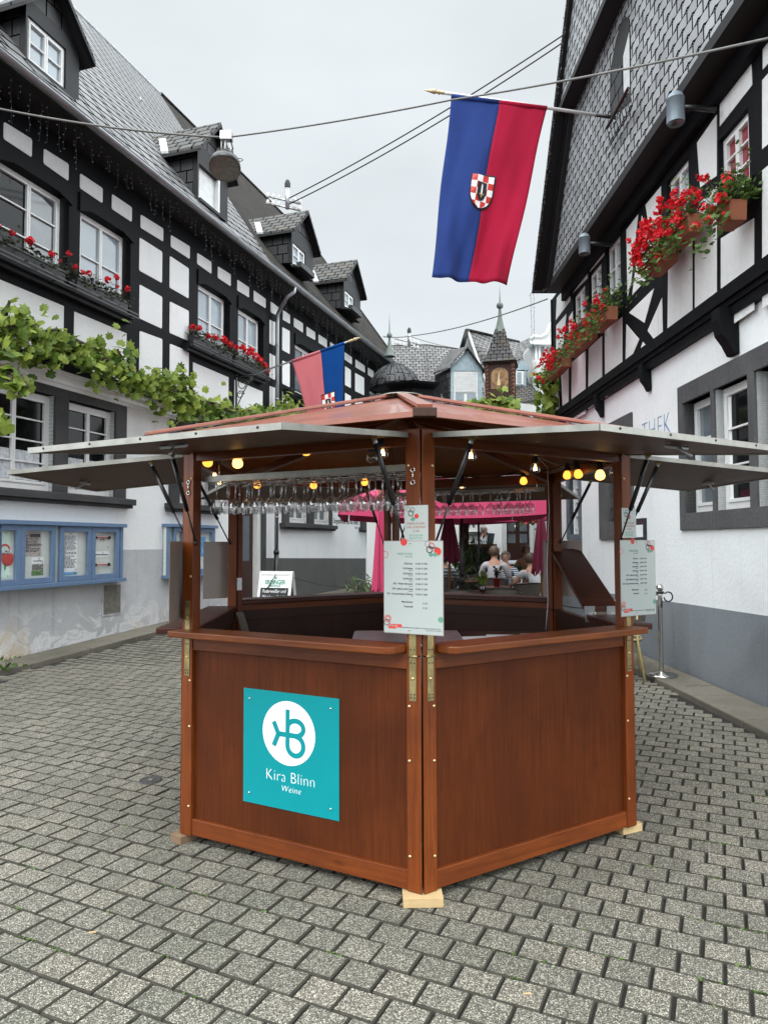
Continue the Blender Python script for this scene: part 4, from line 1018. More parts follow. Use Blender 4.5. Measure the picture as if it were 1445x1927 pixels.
mb = MB(); mb.fbox(F, du1 + .02, F.U(499, 1000), -.05, dz1, -.02, .03, 'stone_basalt'); mb.build('door_jamb', H1)
mb = MB(); zc = F.Z(120, 712, .03)
for k, (h0, h1, n) in enumerate(((-.15, -.09, .02), (-.09, -.03, .045), (-.03, .03, .03), (.03, .10, .07))): mb.fbox(F, UL, F.U(330, 780), zc + h0, zc + h1 - .002, -.029, n, 'plaster_white')
mb.build('cornice', H1)
mb = MB(); mb.fbox(F, UL, UE, ZBM - .0, ZBM + .11, .001, .10, 'timber_black'); mb.build('storey_beam', H1)
# eaves, gutter, roof
zg = lambda u: 7.60 + .006 * u
mb = MB(); A = [(UL, 0.0), (UE, 0.0), (UE, .56), (UL, .56)]
mb.hexa([F.P(u, zg(u) - .02, n) for u, n in A][::-1] + [F.P(u, zg(u) + .04, n) for u, n in A][::-1], 'soffit_black'); mb.build('soffit', H1)
mb = MB(); pr = []
for i in range(9):
    t = PI + PI * i / 8; pr.append((.62 + .075 * math.cos(t), .02 + .075 * math.sin(t)))
prs = pr + [(a * 1, b) for a, b in [(.62 + .070 * math.cos(PI + PI * i / 8), .02 + .070 * math.sin(PI + PI * i / 8)) for i in range(8, -1, -1)]]
mb.prism([F.P(UL, zg(UL) + b, n) for n, b in prs], [F.P(UE + .25, zg(UE) + b, n) for n, b in prs], 'zinc')
mb.tube([F.P(UL, zg(UL) + .022, .697), F.P(UE + .25, zg(UE) + .022, .697)], .009, 'zinc', 8)
u = UL
while u < UE:
    mb.tube([F.P(u, zg(u) + .02 + .078 * math.sin(t), .62 + .078 * math.cos(t)) for t in [PI + PI * i / 8 for i in range(9)]], .006, 'zinc', 4); u += .85
mb.build('gutter', H1)
ud = F.U(553, 560, .6); uv_ = F.U(521, 760, .12); mb = MB()
pp = [F.P(ud, zg(ud) - .04, .62), F.P(ud, zg(ud) - .16, .60), F.P(ud - .12, zg(ud) - .30, .48), F.P((ud + uv_) / 2, zg(ud) - .46, .25), F.P(uv_, zg(ud) - .62, .13), F.P(uv_, zg(ud) - .85, .12), F.P(uv_, 1.36, .12)]
mb.tube(pp, .048, 'zinc', 12)
for z in (2.2, 3.6, 5.0, 6.3): mb.tube([F.P(uv_, z - .02, .12), F.P(uv_, z + .02, .12)], .055, 'zinc', 12)
mb.build('downpipe', H1); mb = MB(); mb.tube([F.P(uv_, 1.38, .12), F.P(uv_, .1, .12)], .058, 'black_metal', 12); mb.tube([F.P(uv_, 1.42, .12), F.P(uv_, 1.34, .12)], .068, 'black_metal', 12); mb.build('standpipe', H1)
TP = math.tan(math.radians(51)); wr = 3
best = 9
for k in range(100, 700):
    w = k / 100; e = abs(F.Z(350, 220, -w) - (7.72 + (w + .6) * TP))
    if e < best: best = e; wr = w
zR = 7.72 + (wr + .6) * TP; uR = F.U(588, 436, -wr)
rz = lambda n: 7.72 + (.6 - n) * TP
def roofprism(poly, m, t=.09):            # poly of (u,n) on the front slope
    mb = MB(); A = [F.P(u, rz(n) - t, n) for u, n in poly]; mb.prism(A, [p + V((0, 0, t)) for p in A], m); return mb
ub1, ub2 = F.U(302, 171, -wr), F.U(508, 480, .55)
roofprism([(UL, .6), (ub2, .6), (ub1, -wr), (UL, -wr)], 'slate_shiny').build('slate_roof', H1)
roofprism([(ub2 + .002, .6), (UE + .3, .6), (uR, -wr), (ub1 + .002, -wr)], 'slate_dark').build('tiled_roof', H1)
mb = MB(); nb = -2 * wr - .6
mb.prism([F.P(UE + .3, rz(.6) - .09, .6), F.P(UE + .3, rz(.6) - .09, nb), F.P(uR, zR - .09, -wr)], [F.P(UE + .3, rz(.6), .6), F.P(UE + .3, rz(.6), nb), F.P(uR, zR, -wr)], 'slate_dark'); mb.build('hip_end', H1)
mb = MB(); mb.prism([F.P(UL, rz(.6) - .09, nb), F.P(UE + .3, rz(.6) - .09, nb), F.P(uR, zR - .09, -wr), F.P(UL, zR - .09, -wr)], [F.P(UL, rz(.6), nb), F.P(UE + .3, rz(.6), nb), F.P(uR, zR, -wr), F.P(UL, zR, -wr)], 'slate_dark'); mb.build('back_roof', H1)
mb = MB(); mb.tube([F.P(UL, zR + .02, -wr), F.P(ub1, zR + .02, -wr)], .05, 'lead_flash', 8); mb.tube([F.P(ub1, zR + .03, -wr), F.P(uR, zR + .03, -wr)], .07, 'slate_dark', 8); mb.tube([F.P(uR, zR + .02, -wr), F.P(UE + .3, rz(.6) + .02, .6)], .05, 'slate_dark', 8)
mb.build('ridge', H1)
mb = MB(); e0, e1 = -.3, nb + .6
mb.fbox(F, UE - .25, UE, -.1, 7.6, e1, e0, 'plaster_white'); mb.build('end_wall', H1)
mb = MB()
for (px, py) in ((213, 96), (281, 158), (264, 222)):
    n = -wr + .15 if py < 200 else -wr * .45
    u, z = F.at(px, py, n); z = rz(n); c = F.P(u, z + .02, n)
    mb.tube([c, c + V((0, 0, .10)), c + V((0, 0, .10)) + F.u * .02], .012, 'galvanised', 6); mb.tube([c + F.u * -.05 + V((0, 0, .08)), c + F.u * .05 + V((0, 0, .03))], .012, 'galvanised', 6)
mb.build('roof_hooks', H1)
def dormer(x0, x1, yb, ye, ya_px, wq, nf, cheek, roofm, pane, opened=False, flash=True):
    xm = (x0 + x1) / 2
    u0, u1 = F.U(x0, (yb + ye) / 2, nf), F.U(x1, (yb + ye) / 2, nf)
    zb, ze = F.Z(x1, yb, nf), F.Z(x1, ye, nf); za = ze + (u1 - u0) / 2 * 1.05 if ya_px is None else F.Z(ya_px[0], ya_px[1], nf + .15)
    nbk = .6 - (za - 7.72) / TP - .1; um = (u0 + u1) / 2
    a = [F.at(x, y, nf) for x, y in wq]; w0, w1 = min(q[0] for q in a), max(q[0] for q in a); s = sorted(q[1] for q in a); s[0] -= .05; s[3] += .05; wz0, wz1 = (s[0] + s[1]) / 2, (s[2] + s[3]) / 2
    mb = MB(); mb.fquad(F, [(u0, zb - .1), (u1, zb - .1), (u1, ze), (um, za - .06), (u0, ze)], nbk, nf - .10, cheek); d = mb.build('dormer', H1)
    mb = MB(); holed(mb, F, u0 - .01, u1 + .01, zb - .12, ze + .02, [(w0, w1, wz0, wz1)], nf - .099, nf, 'black_paint'); mb.fquad(F, [(u0, ze + .021), (u1, ze + .021), (um, za - .08)], nf - .099, nf - .02, cheek)
    mb.fbox(F, w0 - .1, w1 + .1, wz0 - .10, wz0 - .04, nf + .001, nf + .10, 'black_paint'); mb.build('dormer_front', d)
    mb = MB(); oh = .16; sl_ = (za - ze) / ((u1 - u0) / 2); t = .05
    for sg_ in (-1, 1):
        ue = (u0 - oh) if sg_ < 0 else (u1 + oh); zee = ze - oh * sl_
        q = [(ue, zee), (um, za), (um, za + t), (ue, zee + t)]
        mb.prism([F.P(a_, b_, nbk) for a_, b_ in q], [F.P(a_, b_, nf + .16) for a_, b_ in q], roofm)
        q = [(ue, zee - .05), (um, za - .05), (um, za - .001), (ue, zee - .001)]
        mb.prism([F.P(a_, b_, nf + .10) for a_, b_ in q], [F.P(a_, b_, nf + .165) for a_, b_ in q], 'black_paint')
        mb.prism([F.P(a_, b_ - .002, nbk) for a_, b_ in q], [F.P(a_, b_ - .002, nf + .099) for a_, b_ in q], 'soffit_black')
    mb.build('dormer_roof', d)
    if flash:
        nn = .6 - ((ze - oh * sl_) - 7.72) / TP; nt_ = .6 - (za - 7.72) / TP
        mb = MB(); A_, B_ = F.P(u0 - oh - .005, rz(nn) + .03, nn + .02), F.P(um - .02, rz(nt_) + .06, nt_ + .12); dd = F.n * .16 + V((0, 0, -.02))
        C_ = A_ + (B_ - A_) * .62
        mb.hexa([A_, A_ + dd, C_ + dd, C_] + [p + V((-.01, 0, .05)) for p in (A_, A_ + dd, C_ + dd, C_)], 'lead_flash'); mb.build('flashing', d)
    if opened:
        mb = MB(); mb.fbox(F, w0, w1, wz0, wz1, nf - .085, nf - .08, 'shutter_grey'); mb.fbox(F, w1 - .05, w1, wz0, wz1, nf - .078, nf + .01, 'white_paint'); mb.fbox(F, w0, w1 - .05, wz0, wz0 + .05, nf - .078, nf + .0, 'white_paint'); mb.build('open_window', d)
    else: window(d, F, w0 + .003, w1 - .003, wz0 + .003, wz1 - .003, nf - .03, pane=pane, rows=2, fw=.035, name='dormer_window')
    if x1 > 500:
        mb = MB(); mb.fbox(F, w0 - .02, w1 + .05, wz0 - .10, wz0 + .04, nf + .105, nf + .24, 'planter_dark'); mb.build('empty_window_box', d, bevel=.01)
    return d
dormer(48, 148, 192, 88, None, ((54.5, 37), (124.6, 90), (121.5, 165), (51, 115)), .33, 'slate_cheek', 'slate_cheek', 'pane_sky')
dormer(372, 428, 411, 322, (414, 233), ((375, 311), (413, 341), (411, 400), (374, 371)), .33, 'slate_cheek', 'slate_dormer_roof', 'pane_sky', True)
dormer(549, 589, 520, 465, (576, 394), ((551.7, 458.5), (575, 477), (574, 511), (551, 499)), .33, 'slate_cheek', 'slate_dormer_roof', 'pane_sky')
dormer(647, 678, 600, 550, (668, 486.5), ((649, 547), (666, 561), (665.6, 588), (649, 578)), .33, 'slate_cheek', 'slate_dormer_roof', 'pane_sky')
# vent hatch in the wall
mb = MB(); u0, u1, z0, z1 = quad_on(F, ((196, 1099), (226, 1103), (224, 1153), (194, 1156)), -.02)
hv = None; mb.fbox(F, u0 - .03, u1 + .03, z0 - .03, z1 + .03, -.023, -.012, 'plaster_lowgrey'); hv = mb.build('vent_frame', H1)
mb = MB(); mb.fbox(F, u0, u1, z0, z1, -.012, -.006, 'vent_metal'); mb.box(F.P(u0 - .05, (z0 + z1) / 2 - .03, -.02), F.P(u0, (z0 + z1) / 2 + .03, .0), 'galvanised'); mb.build('vent_flap', hv)
# verse on the wall
mb = MB(); u, z = F.at(626, 973, -.02); text_into(mb, 'Sorgenbrecher sind die Reben.', F, F.U(628, 975, -.02), F.Z(640, 985, -.02), -.027, .21, 'ink', 'LEFT', .002, sx=.80, depth=.001); text_into(mb, 'Goethe', F, F.U(668, 990, -.02), F.Z(668, 990, -.02) - .08, -.027, .12, 'ink_grey', 'LEFT', 0, sx=.8, depth=.001); mb.build('verse_lettering', H1)

# icicle lights
def fairy(F, pts, lab, n, ln_=(.25, .6), step=.13):
    r = thing('fairy_lights', lab, 'fairy lights', pts[0]); w = MB(); l = MB()
    tot = 0
    for a, b in zip(pts, pts[1:]):
        a, b = V(a), V(b); w.tube([a, b], .004, 'black_rubber', 4); L = (b - a).length; k = int(L / step)
        for i in range(k):
            p = a.lerp(b, (i + rnd(.2, .8)) / k); h = rnd(*ln_); q = [p]
            m_ = max(3, int(h / .08))
            for j in range(m_): q.append(q[-1] + V((rnd(-.012, .012), rnd(-.012, .012), -h / m_)))
            w.tube(q, .0035, 'black_rubber', 3, caps=False)
            for t in q[1:]:
                e = t + V((rnd(-.03, .03), rnd(-.03, .03), rnd(-.01, .02))); w.tube([t, e], .003, 'black_rubber', 3, caps=False)
                l.mesh([e + V((.006, 0, 0)), e + V((-.006, 0, 0)), e + V((0, .006, 0)), e + V((0, -.006, 0)), e + V((0, 0, .008)), e + V((0, 0, -.008))], [(0, 2, 4), (2, 1, 4), (1, 3, 4), (3, 0, 4), (2, 0, 5), (1, 2, 5), (3, 1, 5), (0, 3, 5)], 'led_white')
    w.build('wire', r); o = l.build('leds', r); o['kind'] = 'stuff'
fairy(FL, [FL.P(u, zg(u) - .03, .45) for u in (-2, 4, 10, 16, UE)], 'curtain of tiny fairy lights under the eaves of the left timber house', 0, (.15, .65), .16)

# window boxes with geraniums
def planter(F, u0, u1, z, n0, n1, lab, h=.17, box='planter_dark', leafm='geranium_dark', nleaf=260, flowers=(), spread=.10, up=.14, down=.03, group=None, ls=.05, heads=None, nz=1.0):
    r = thing('flower_box', lab, 'flower box', F.P((u0 + u1) / 2, z, (n0 + n1) / 2), group)
    mb = MB(); mb.hexa([F.P(u0 + .02, z, n1 - .02), F.P(u1 - .02, z, n1 - .02), F.P(u1 - .02, z, n0), F.P(u0 + .02, z, n0)] + [F.P(u0, z + h, n1), F.P(u1, z + h, n1), F.P(u1, z + h, n0), F.P(u0, z + h, n0)], box)
    mb.fbox(F, u0 - .008, u1 + .008, z + h - .03, z + h + .002, n1 - .008, n1 + .010, box); mb.build('box', r, bevel=.004)
    mb = MB()
    for k in range(nleaf):
        u = rnd(u0 - .04, u1 + .04); n = (n0 + n1) / 2 + R_.gauss(0, spread); dn = max(0, n - n1) * 1.2
        zz = z + h + abs(R_.gauss(0, up)) * .6 - dn - rnd(0, down) * (n > n1)
        leaf(mb, F.P(u, zz, n), rv() * .6 + V((0, 0, .7)) + F.n * .4, rv(), rnd(ls * .7, ls * 1.3), leafm, 'round')
    for k in range(40):
        u = rnd(u0, u1); p = F.P(u, z + h - .02, (n0 + n1) / 2); mb.tube([p, p + V((rnd(-.08, .08), rnd(-.05, .05), rnd(.08, up + .1)))], .003, 'stem_brown', 3)
    mb.build('foliage', r)
    for (t, dz, nn, sz) in flowers:
        mb = MB()
        c = F.P(u0 + (u1 - u0) * t, z + h + dz, (n0 + n1) / 2 + nn); mb.tube([F.P(u0 + (u1 - u0) * t, z + h, (n0 + n1) / 2), c], .003, 'stem_brown', 4)
        for k in range(heads or 26):
            d = rv(); leaf(mb, c + d * sz * rnd(.5, 1) * .5, d, rv(), sz * .42, 'petal_red', 'round')
        mb.build('bloom', r)
    return r
gl = 'geranium boxes on the left house'
zp = zlg + .002
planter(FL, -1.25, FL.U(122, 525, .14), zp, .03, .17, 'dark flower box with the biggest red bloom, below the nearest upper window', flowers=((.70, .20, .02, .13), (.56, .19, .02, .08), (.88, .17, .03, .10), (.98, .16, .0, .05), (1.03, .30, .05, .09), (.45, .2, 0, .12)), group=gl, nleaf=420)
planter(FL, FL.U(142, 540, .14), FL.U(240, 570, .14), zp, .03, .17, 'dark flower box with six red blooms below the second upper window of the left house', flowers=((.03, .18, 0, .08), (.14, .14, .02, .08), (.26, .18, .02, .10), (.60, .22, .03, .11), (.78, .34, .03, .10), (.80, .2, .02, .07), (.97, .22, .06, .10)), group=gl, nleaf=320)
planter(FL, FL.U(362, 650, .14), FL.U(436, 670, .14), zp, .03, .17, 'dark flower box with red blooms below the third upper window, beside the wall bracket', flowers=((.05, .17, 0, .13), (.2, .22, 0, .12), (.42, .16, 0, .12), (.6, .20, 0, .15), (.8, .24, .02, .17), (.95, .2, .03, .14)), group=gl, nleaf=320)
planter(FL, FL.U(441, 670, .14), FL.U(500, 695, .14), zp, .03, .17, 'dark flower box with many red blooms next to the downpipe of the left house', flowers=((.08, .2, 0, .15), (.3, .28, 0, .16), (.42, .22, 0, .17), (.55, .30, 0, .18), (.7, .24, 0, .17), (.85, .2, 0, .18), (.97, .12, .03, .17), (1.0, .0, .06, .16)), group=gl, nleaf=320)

# notice boards
def board(xa, xb, ya, yb, n, doors, lab, ye=None):
    u0, u1 = F.U(xa, (ya + yb) / 2, .1), F.U(xb, (ya + yb) / 2, .1); z1, z0 = F.Z(xb, ya, .1), F.Z(xb, yb, .1)
    r = thing('notice_board', lab, 'notice board', F.P((u0 + u1) / 2, z0, 0)); mb = MB()
    mb.fbox(F, u0, u1, z0 + .05, z1 - .05, -.028, .05, 'board_back'); mb.build('back_panel', r)
    mb = MB(); mb.fbox(F, u0 - .03, u1 + .03, z1 - .06, z1, -.028, .15, 'board_blue'); mb.fbox(F, u0 - .03, u1 + .03, z0, z0 + .06, -.028, .15, 'board_blue')
    mb.fbox(F, u0 - .0, u0 + .05, z0 + .06, z1 - .06, .051, .10, 'board_blue'); mb.fbox(F, u1 - .07, u1, z0 + .06, z1 - .06, .051, .10, 'board_blue'); mb.fbox(F, u0, u1, z0 + .06, z1 - .06, -.0279, .0, 'board_blue'); mb.build('case', r, bevel=.006)
    out = []
    for k, (a, b) in enumerate(doors):
        a, b = F.U(a, (ya + yb) / 2, .1), F.U(b, (ya + yb) / 2, .1); f = .075; g = .0
        mb = MB(); zz0, zz1 = z0 + .065, z1 - .065
        mb.fbox(F, a - f, a, zz0, zz1, .07, .112, 'board_blue'); mb.fbox(F, b, b + f, zz0, zz1, .07, .112, 'board_blue'); mb.fbox(F, a, b, zz0, zz0 + f, .07, .112, 'board_blue'); mb.fbox(F, a, b, zz1 - f, zz1, .07, .112, 'board_blue'); dd = mb.build('door', r, bevel=.004)
        mb = MB(); mb.fbox(F, a, b, zz0 + f, zz1 - f, .088, .090, 'case_glass'); mb.build('pane', dd)
        out.append((a, b, zz0 + f, zz1 - f))
    return r, out
b1, D = board(-60, 232, 986, 1094, .1, ((-38, -8), (2, 29.6), (46.7, 96.5), (120, 165), (179, 218)), 'long blue framed notice board with several glass doors under the left ground floor windows')
def poster(u0, u1, z0, z1, m, lab, extra=None, n=.0515, rows=0, inkm='ink_grey', grp='sheets pinned in the blue notice boards'):
    r = thing('pinned_sheet', lab, 'poster', F.P((u0 + u1) / 2, z0, n), grp)
    mb = MB(); mb.fbox(F, u0, u1, z0, z1, n, n + .002, m); mb.build('sheet', r); mb = MB(); N_ = n + .0035
    for k in range(rows):
        z = z1 - .06 - k * (z1 - z0 - .1) / max(1, rows); x = u0 + .03
        while x < u1 - .06:
            w = rnd(.02, .07); mb.face([F.P(x, z, N_), F.P(min(x + w, u1 - .02), z, N_), F.P(min(x + w, u1 - .02), z + .011, N_), F.P(x, z + .011, N_)], inkm); x += w + .012
            if R_.random() < .1: break
    if extra: extra(mb, u0, u1, z0, z1, N_)
    if mb.v: mb.build('print', r)
    mb = MB(); mb.ball(F.P((u0 + u1) / 2 + .02, z1 - .02, N_ + .002), .012, 'galvanised', 8); mb.ball(F.P(u1 - .03, z0 + .03, N_ + .002), .012, 'galvanised', 8); mb.build('magnets', r)
def ex1(mb, u0, u1, z0, z1, n):
    w, h = u1 - u0, z1 - z0
    circle(mb, F, u0 + .80 * w, z0 + .42 * h, .10, n, 'ink_red'); circle(mb, F, u0 + .55 * w, z0 + .60 * h, .09, n + .001, 'ink_red', .06)
    mb.face([F.P(u0 + a * w, z0 + b * h, n + .002) for a, b in ((.25, .52), (1.0, .52), (1.0, .60), (.25, .60))], 'ink')
    text_into(mb, 'MOSELFEST', F, u0 + .27 * w, z0 + .535 * h, n + .003, .085, 'paper_white', 'LEFT', .001, sx=.72, depth=.0003)
    mb.face([F.P(u0 + a * w, z0 + b * h, n) for a, b in ((.5, .33), (.75, .36), (.68, .2), (.55, .14), (.5, .22))], 'ink_green')
a, b, z0, z1 = D[1]; poster(a + .0, b - .05, z0 + .02, z1 - .02, 'paper_green', 'pale green festival poster with red circles in the notice board at the picture edge', ex1)
a, b, z0, z1 = D[2]; h = z1 - z0
def ex2(mb, u0, u1, z0, z1, n):
    text_into(mb, 'Spezialitäten', F, u0 + .04, z1 - .2, n, .07, 'ink', 'LEFT', 0, sx=.8, depth=.0003); mb.face([F.P(u0 + .1, z1 - .08, n), F.P(u1 - .02, z1 - .08, n), F.P(u1 - .02, z1 - .03, n), F.P(u0 + .1, z1 - .03, n)], 'ink')
poster(a + .03, a + (b - a) * .70, z0 + h * .46, z1 - .01, 'paper_beige', 'brown handwritten style menu sheet in the notice board', ex2, rows=12, inkm='ink')
poster(a + (b - a) * .35, a + (b - a) * .82, z0 + h * .30, z0 + h * .44, 'paper_white', 'small white printed slip in the notice board above two photographs', rows=2)
poster(a + (b - a) * .38, a + (b - a) * .80, z0 + h * .17, z0 + h * .29, 'photo_grey', 'grey photograph pinned in the notice board'); poster(a + (b - a) * .36, a + (b - a) * .80, z0 + h * .05, z0 + h * .16, 'photo_green', 'green photograph pinned lowest in the notice board')
a, b, z0, z1 = D[3]; h = z1 - z0
poster(a + .02, a + (b - a) * .66, z0 + h * .09, z1 - .01, 'paper_white', 'long closely printed white sheet in the notice board', rows=26)
poster(a + .02, a + (b - a) * .66, z0 + h * .02, z0 + h * .08, 'paper_blue', 'small blue slip at the bottom of the notice board')
a, b, z0, z1 = D[4]; h = z1 - z0
def ex3(mb, u0, u1, z0, z1, n):
    w, h = u1 - u0, z1 - z0
    mb.face([F.P(u0 + x * w, z0 + y * h, n) for x, y in ((.35, .70), (.65, .70), (.65, .84), (.5, .95), (.35, .84))], 'ink'); mb.face([F.P(u0 + x * w, z0 + y * h, n + .001) for x, y in ((.42, .73), (.58, .73), (.58, .82), (.42, .82))], 'paper_white')
poster(a + .05, b - .10, z0 + h * .60, z0 + h * .86, 'board_back', 'grey card with a small black house emblem in the rightmost door of the notice board', ex3)
poster(a + .03, b - .10, z0 + h * .40, z0 + h * .54, 'paper_white', 'white printed strip below the house emblem in the notice board', rows=3)
for zz, lb in ((z0 + h * .87, 'upper black knobbed rod inside the rightmost notice board door'), (z0 + h * .22, 'lower black knobbed rod inside the rightmost notice board door')):
    mb = MB(); mb.tube([F.P(a + .05, zz, .07), F.P(b - .12, zz, .07)], .008, 'ink_red', 6); mb.ball(F.P(a + .05, zz, .07), .028, 'black_rubber', 8); mb.ball(F.P(b - .12, zz, .07), .028, 'black_rubber', 8); tag(mb.build('hanging_rod'), lb, 'rod')
b2, D = board(317, 405, 989, 1082, .1, ((331, 343), (350, 398)), 'small blue framed notice board behind the left front post of the booth')
a, b, z0, z1 = D[1]; h = z1 - z0
poster(a + (b - a) * .35, a + (b - a) * .85, z0 + h * .33, z1 - h * .12, 'paper_blue', 'blue landscape poster in the small notice board seen beside the booth post')

# wall bracket with the small flag
bu = F.U(444, 720, 0); bz = F.Z(440, 700, .2)
br = thing('flag_bracket', 'curly black wrought iron bracket on the left house holding the small flag', 'bracket', F.P(bu, bz - .6, 0)); mb = MB()
mb.fbox(F, bu - .03, bu + .03, bz - .75, bz + .1, .001, .02, 'black_metal')
mb.tube([F.P(bu, bz + .02, .02), F.P(bu, bz + .03, .42)], .015, 'black_metal', 6)
for (cz, cn, r0) in ((-.16, .16, .13), (-.38, .11, .09), (-.10, .33, .07)):
    mb.tube([F.P(bu, bz + cz + r0 * (1 - t / 14) * math.sin(t), cn + r0 * (1 - t / 14) * math.cos(t)) for t in [i * .35 for i in range(26)]], .010, 'black_metal', 5)
mb.tube([F.P(bu, bz - .65, .02), F.P(bu, bz - .3, .20), F.P(bu, bz + .01, .40)], .012, 'black_metal', 5)
mb.build('scrollwork', br)
# ================================================================ RIGHT TIMBER HOUSE
F = FRR; H2 = thing('slated_house', 'white house with black timber framing and a scale-slated gable on the right of the lane', 'house', F.P(0, 0, 0))
UN, UF = -5.2, F.U(1040, 700, 0)
zj = F.Z(1250, 672, 0) - .03; zj1 = zj + .30; zsl = 6.50
up_w = []; wdefs = []
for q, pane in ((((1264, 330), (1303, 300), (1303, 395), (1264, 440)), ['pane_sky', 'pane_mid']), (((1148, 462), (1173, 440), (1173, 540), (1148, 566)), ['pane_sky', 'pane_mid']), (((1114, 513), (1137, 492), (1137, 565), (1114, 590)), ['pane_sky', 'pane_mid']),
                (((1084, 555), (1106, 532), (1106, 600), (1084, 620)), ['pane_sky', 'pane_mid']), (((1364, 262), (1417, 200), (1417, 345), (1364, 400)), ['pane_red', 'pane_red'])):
    a = [F.at(x, y, -.05) for x, y in q]; u0, u1 = min(p[0] for p in a), max(p[0] for p in a); zz = sorted(p[1] for p in a); z0, z1 = (zz[0] + zz[1]) / 2, (zz[2] + zz[3]) / 2
    up_w.append((u0, u1, z0, z1)); wdefs.append((u0, u1, z0, z1, pane))
mb = MB(); holed(mb, F, UN, UF, zj1, zsl + .1, up_w, -.28, 0, 'timber_black'); mb.build('timber_frame', H2)
for (u0, u1, z0, z1, pane) in wdefs: window(H2, F, u0, u1, z0, z1, -.05, pane=pane, rows=3 if pane[0] == 'pane_red' else 2, fw=.05)
mb = MB()
def pan(px, mat='plaster_infill'): mb.fquad(F, [F.at(x, y, .0) for x, y in px], -.004, .005, mat)
PN = [((1048, 560), (1073, 530), (1073, 566), (1046, 602)), ((1078, 518), (1106, 486), (1106, 523), (1078, 551)), ((1110.5, 483), (1137, 442), (1137, 480), (1110.5, 511)), ((1144, 433), (1172, 394), (1172, 430), (1143, 462)),
      ((1179, 381.5), (1244, 296), (1244, 328.5), (1178.5, 416)), ((1253, 276), (1299.6, 216), (1299.6, 255), (1255, 316)), ((1355, 193), (1414, 115), (1416, 159), (1355, 237)), ((1436, 88), (1470, 45), (1470, 90), (1436, 130)),
      ((1310, 205), (1349, 150), (1349, 195), (1310, 250)),
      # bay with the A-shaped braces
      ((1179, 432), (1201, 403), (1188, 530), (1181, 560)), ((1208, 405), (1229, 468), (1221, 520), (1190, 555)), ((1215, 385), (1244, 350), (1245, 505), (1234, 510)),
      # bay with the crossed braces
      ((1184, 588), (1231, 542), (1213, 607)), ((1179, 610), (1203, 638), (1177, 700)), ((1246, 560), (1248, 660), (1219, 622)), ((1210, 643), (1237, 676), (1190, 704)),
      # tall bays right of them
      ((1258, 470), (1303, 430), (1303, 632), (1256, 664)), ((1308, 390), (1349, 350), (1349, 600), (1308, 628)), ((1357, 448), (1419, 410), (1419, 583), (1357, 625)), ((1435, 320), (1470, 290), (1470, 560), (1435, 580)),
      ((1312, 268), (1349, 215), (1349, 330), (1318, 352)), ((1435, 150), (1470, 110), (1470, 250), (1435, 280)),
      # low bays under the far windows
      ((1138, 622), (1171, 596), (1171, 724), (1139, 748)), ((1108, 655), (1133, 632), (1133, 752), (1107, 770)), ((1076, 682), (1102, 660), (1102, 778), (1075, 792)), ((1056, 700), (1070, 690), (1070, 800), (1060, 800)), ((1044, 722), (1050, 712), (1055, 800), (1044, 800)),
      ((1047, 612), (1066, 590), (1058, 668), (1046, 690)), ((1071, 596), (1078, 585), (1078, 640), (1070, 650))]
for q in PN: pan(q, 'plaster_pink' if max(x for x, y in q) < 1110 and min(y for x, y in q) > 640 else 'plaster_infill')
mb.build('plaster_infill', H2)
# ground floor wall with stone-framed openings
zb_ = F.Z(1290, 998, 0); zt_ = F.Z(1274, 728, 0)
S1 = (F.U(1500, 800), F.U(1274, 900)); O1 = [(F.U(1352, 860, -.1), F.U(1298, 860, -.1)), (F.U(1424, 860, -.1), F.U(1358, 860, -.1)), (F.U(1490, 860, -.1), F.U(1437, 860, -.1))]
S2 = (F.U(1186, 900), F.U(1123, 900)); O2 = [(F.U(1178, 900), F.U(1140, 900))]
S3 = (F.U(1089, 950), F.U(1063, 950)); O3 = [(F.U(1086, 950), F.U(1067, 950))]
zo0, zo1 = zb_ + .20, zt_ - .22
z3 = (F.Z(1088, 1010, 0), F.Z(1088, 880, 0))
holes = [(a, b, zo0, zo1) for a, b in O1] + [(O2[0][0], O2[0][1], zo0 - .02, zo1)] + [(O3[0][0], O3[0][1], z3[0] + .05, z3[1])]
mb = MB(); holed(mb, F, UN, UF, -.2, zj, holes, -.35, -.05, 'plaster_white'); mb.build('wall', H2)
mb = MB(); mb.fquad(F, [(UN, -.2), (UF, -.2), (UF, .76), (3, .79), (0, .87), (UN, .98)], -.051, -.042, 'plaster_bluegrey'); mb.build('plinth', H2)
for (a, b), hs, z0, z1 in ((S1, holes[:3], zb_, zt_), (S2, holes[3:4], zb_ - .10, zt_ - .0)):
    mb = MB(); holed(mb, F, a, b, z0, z1, hs, -.30, -.02, 'stone_basalt_light'); mb.build('stone_surround', H2, bevel=.006)
mb = MB(); holed(mb, F, S3[0], S3[1], z3[0] - .05, z3[1] + .1, holes[4:5], -.12, -.02, 'window_blue'); mb.build('window_surround', H2)
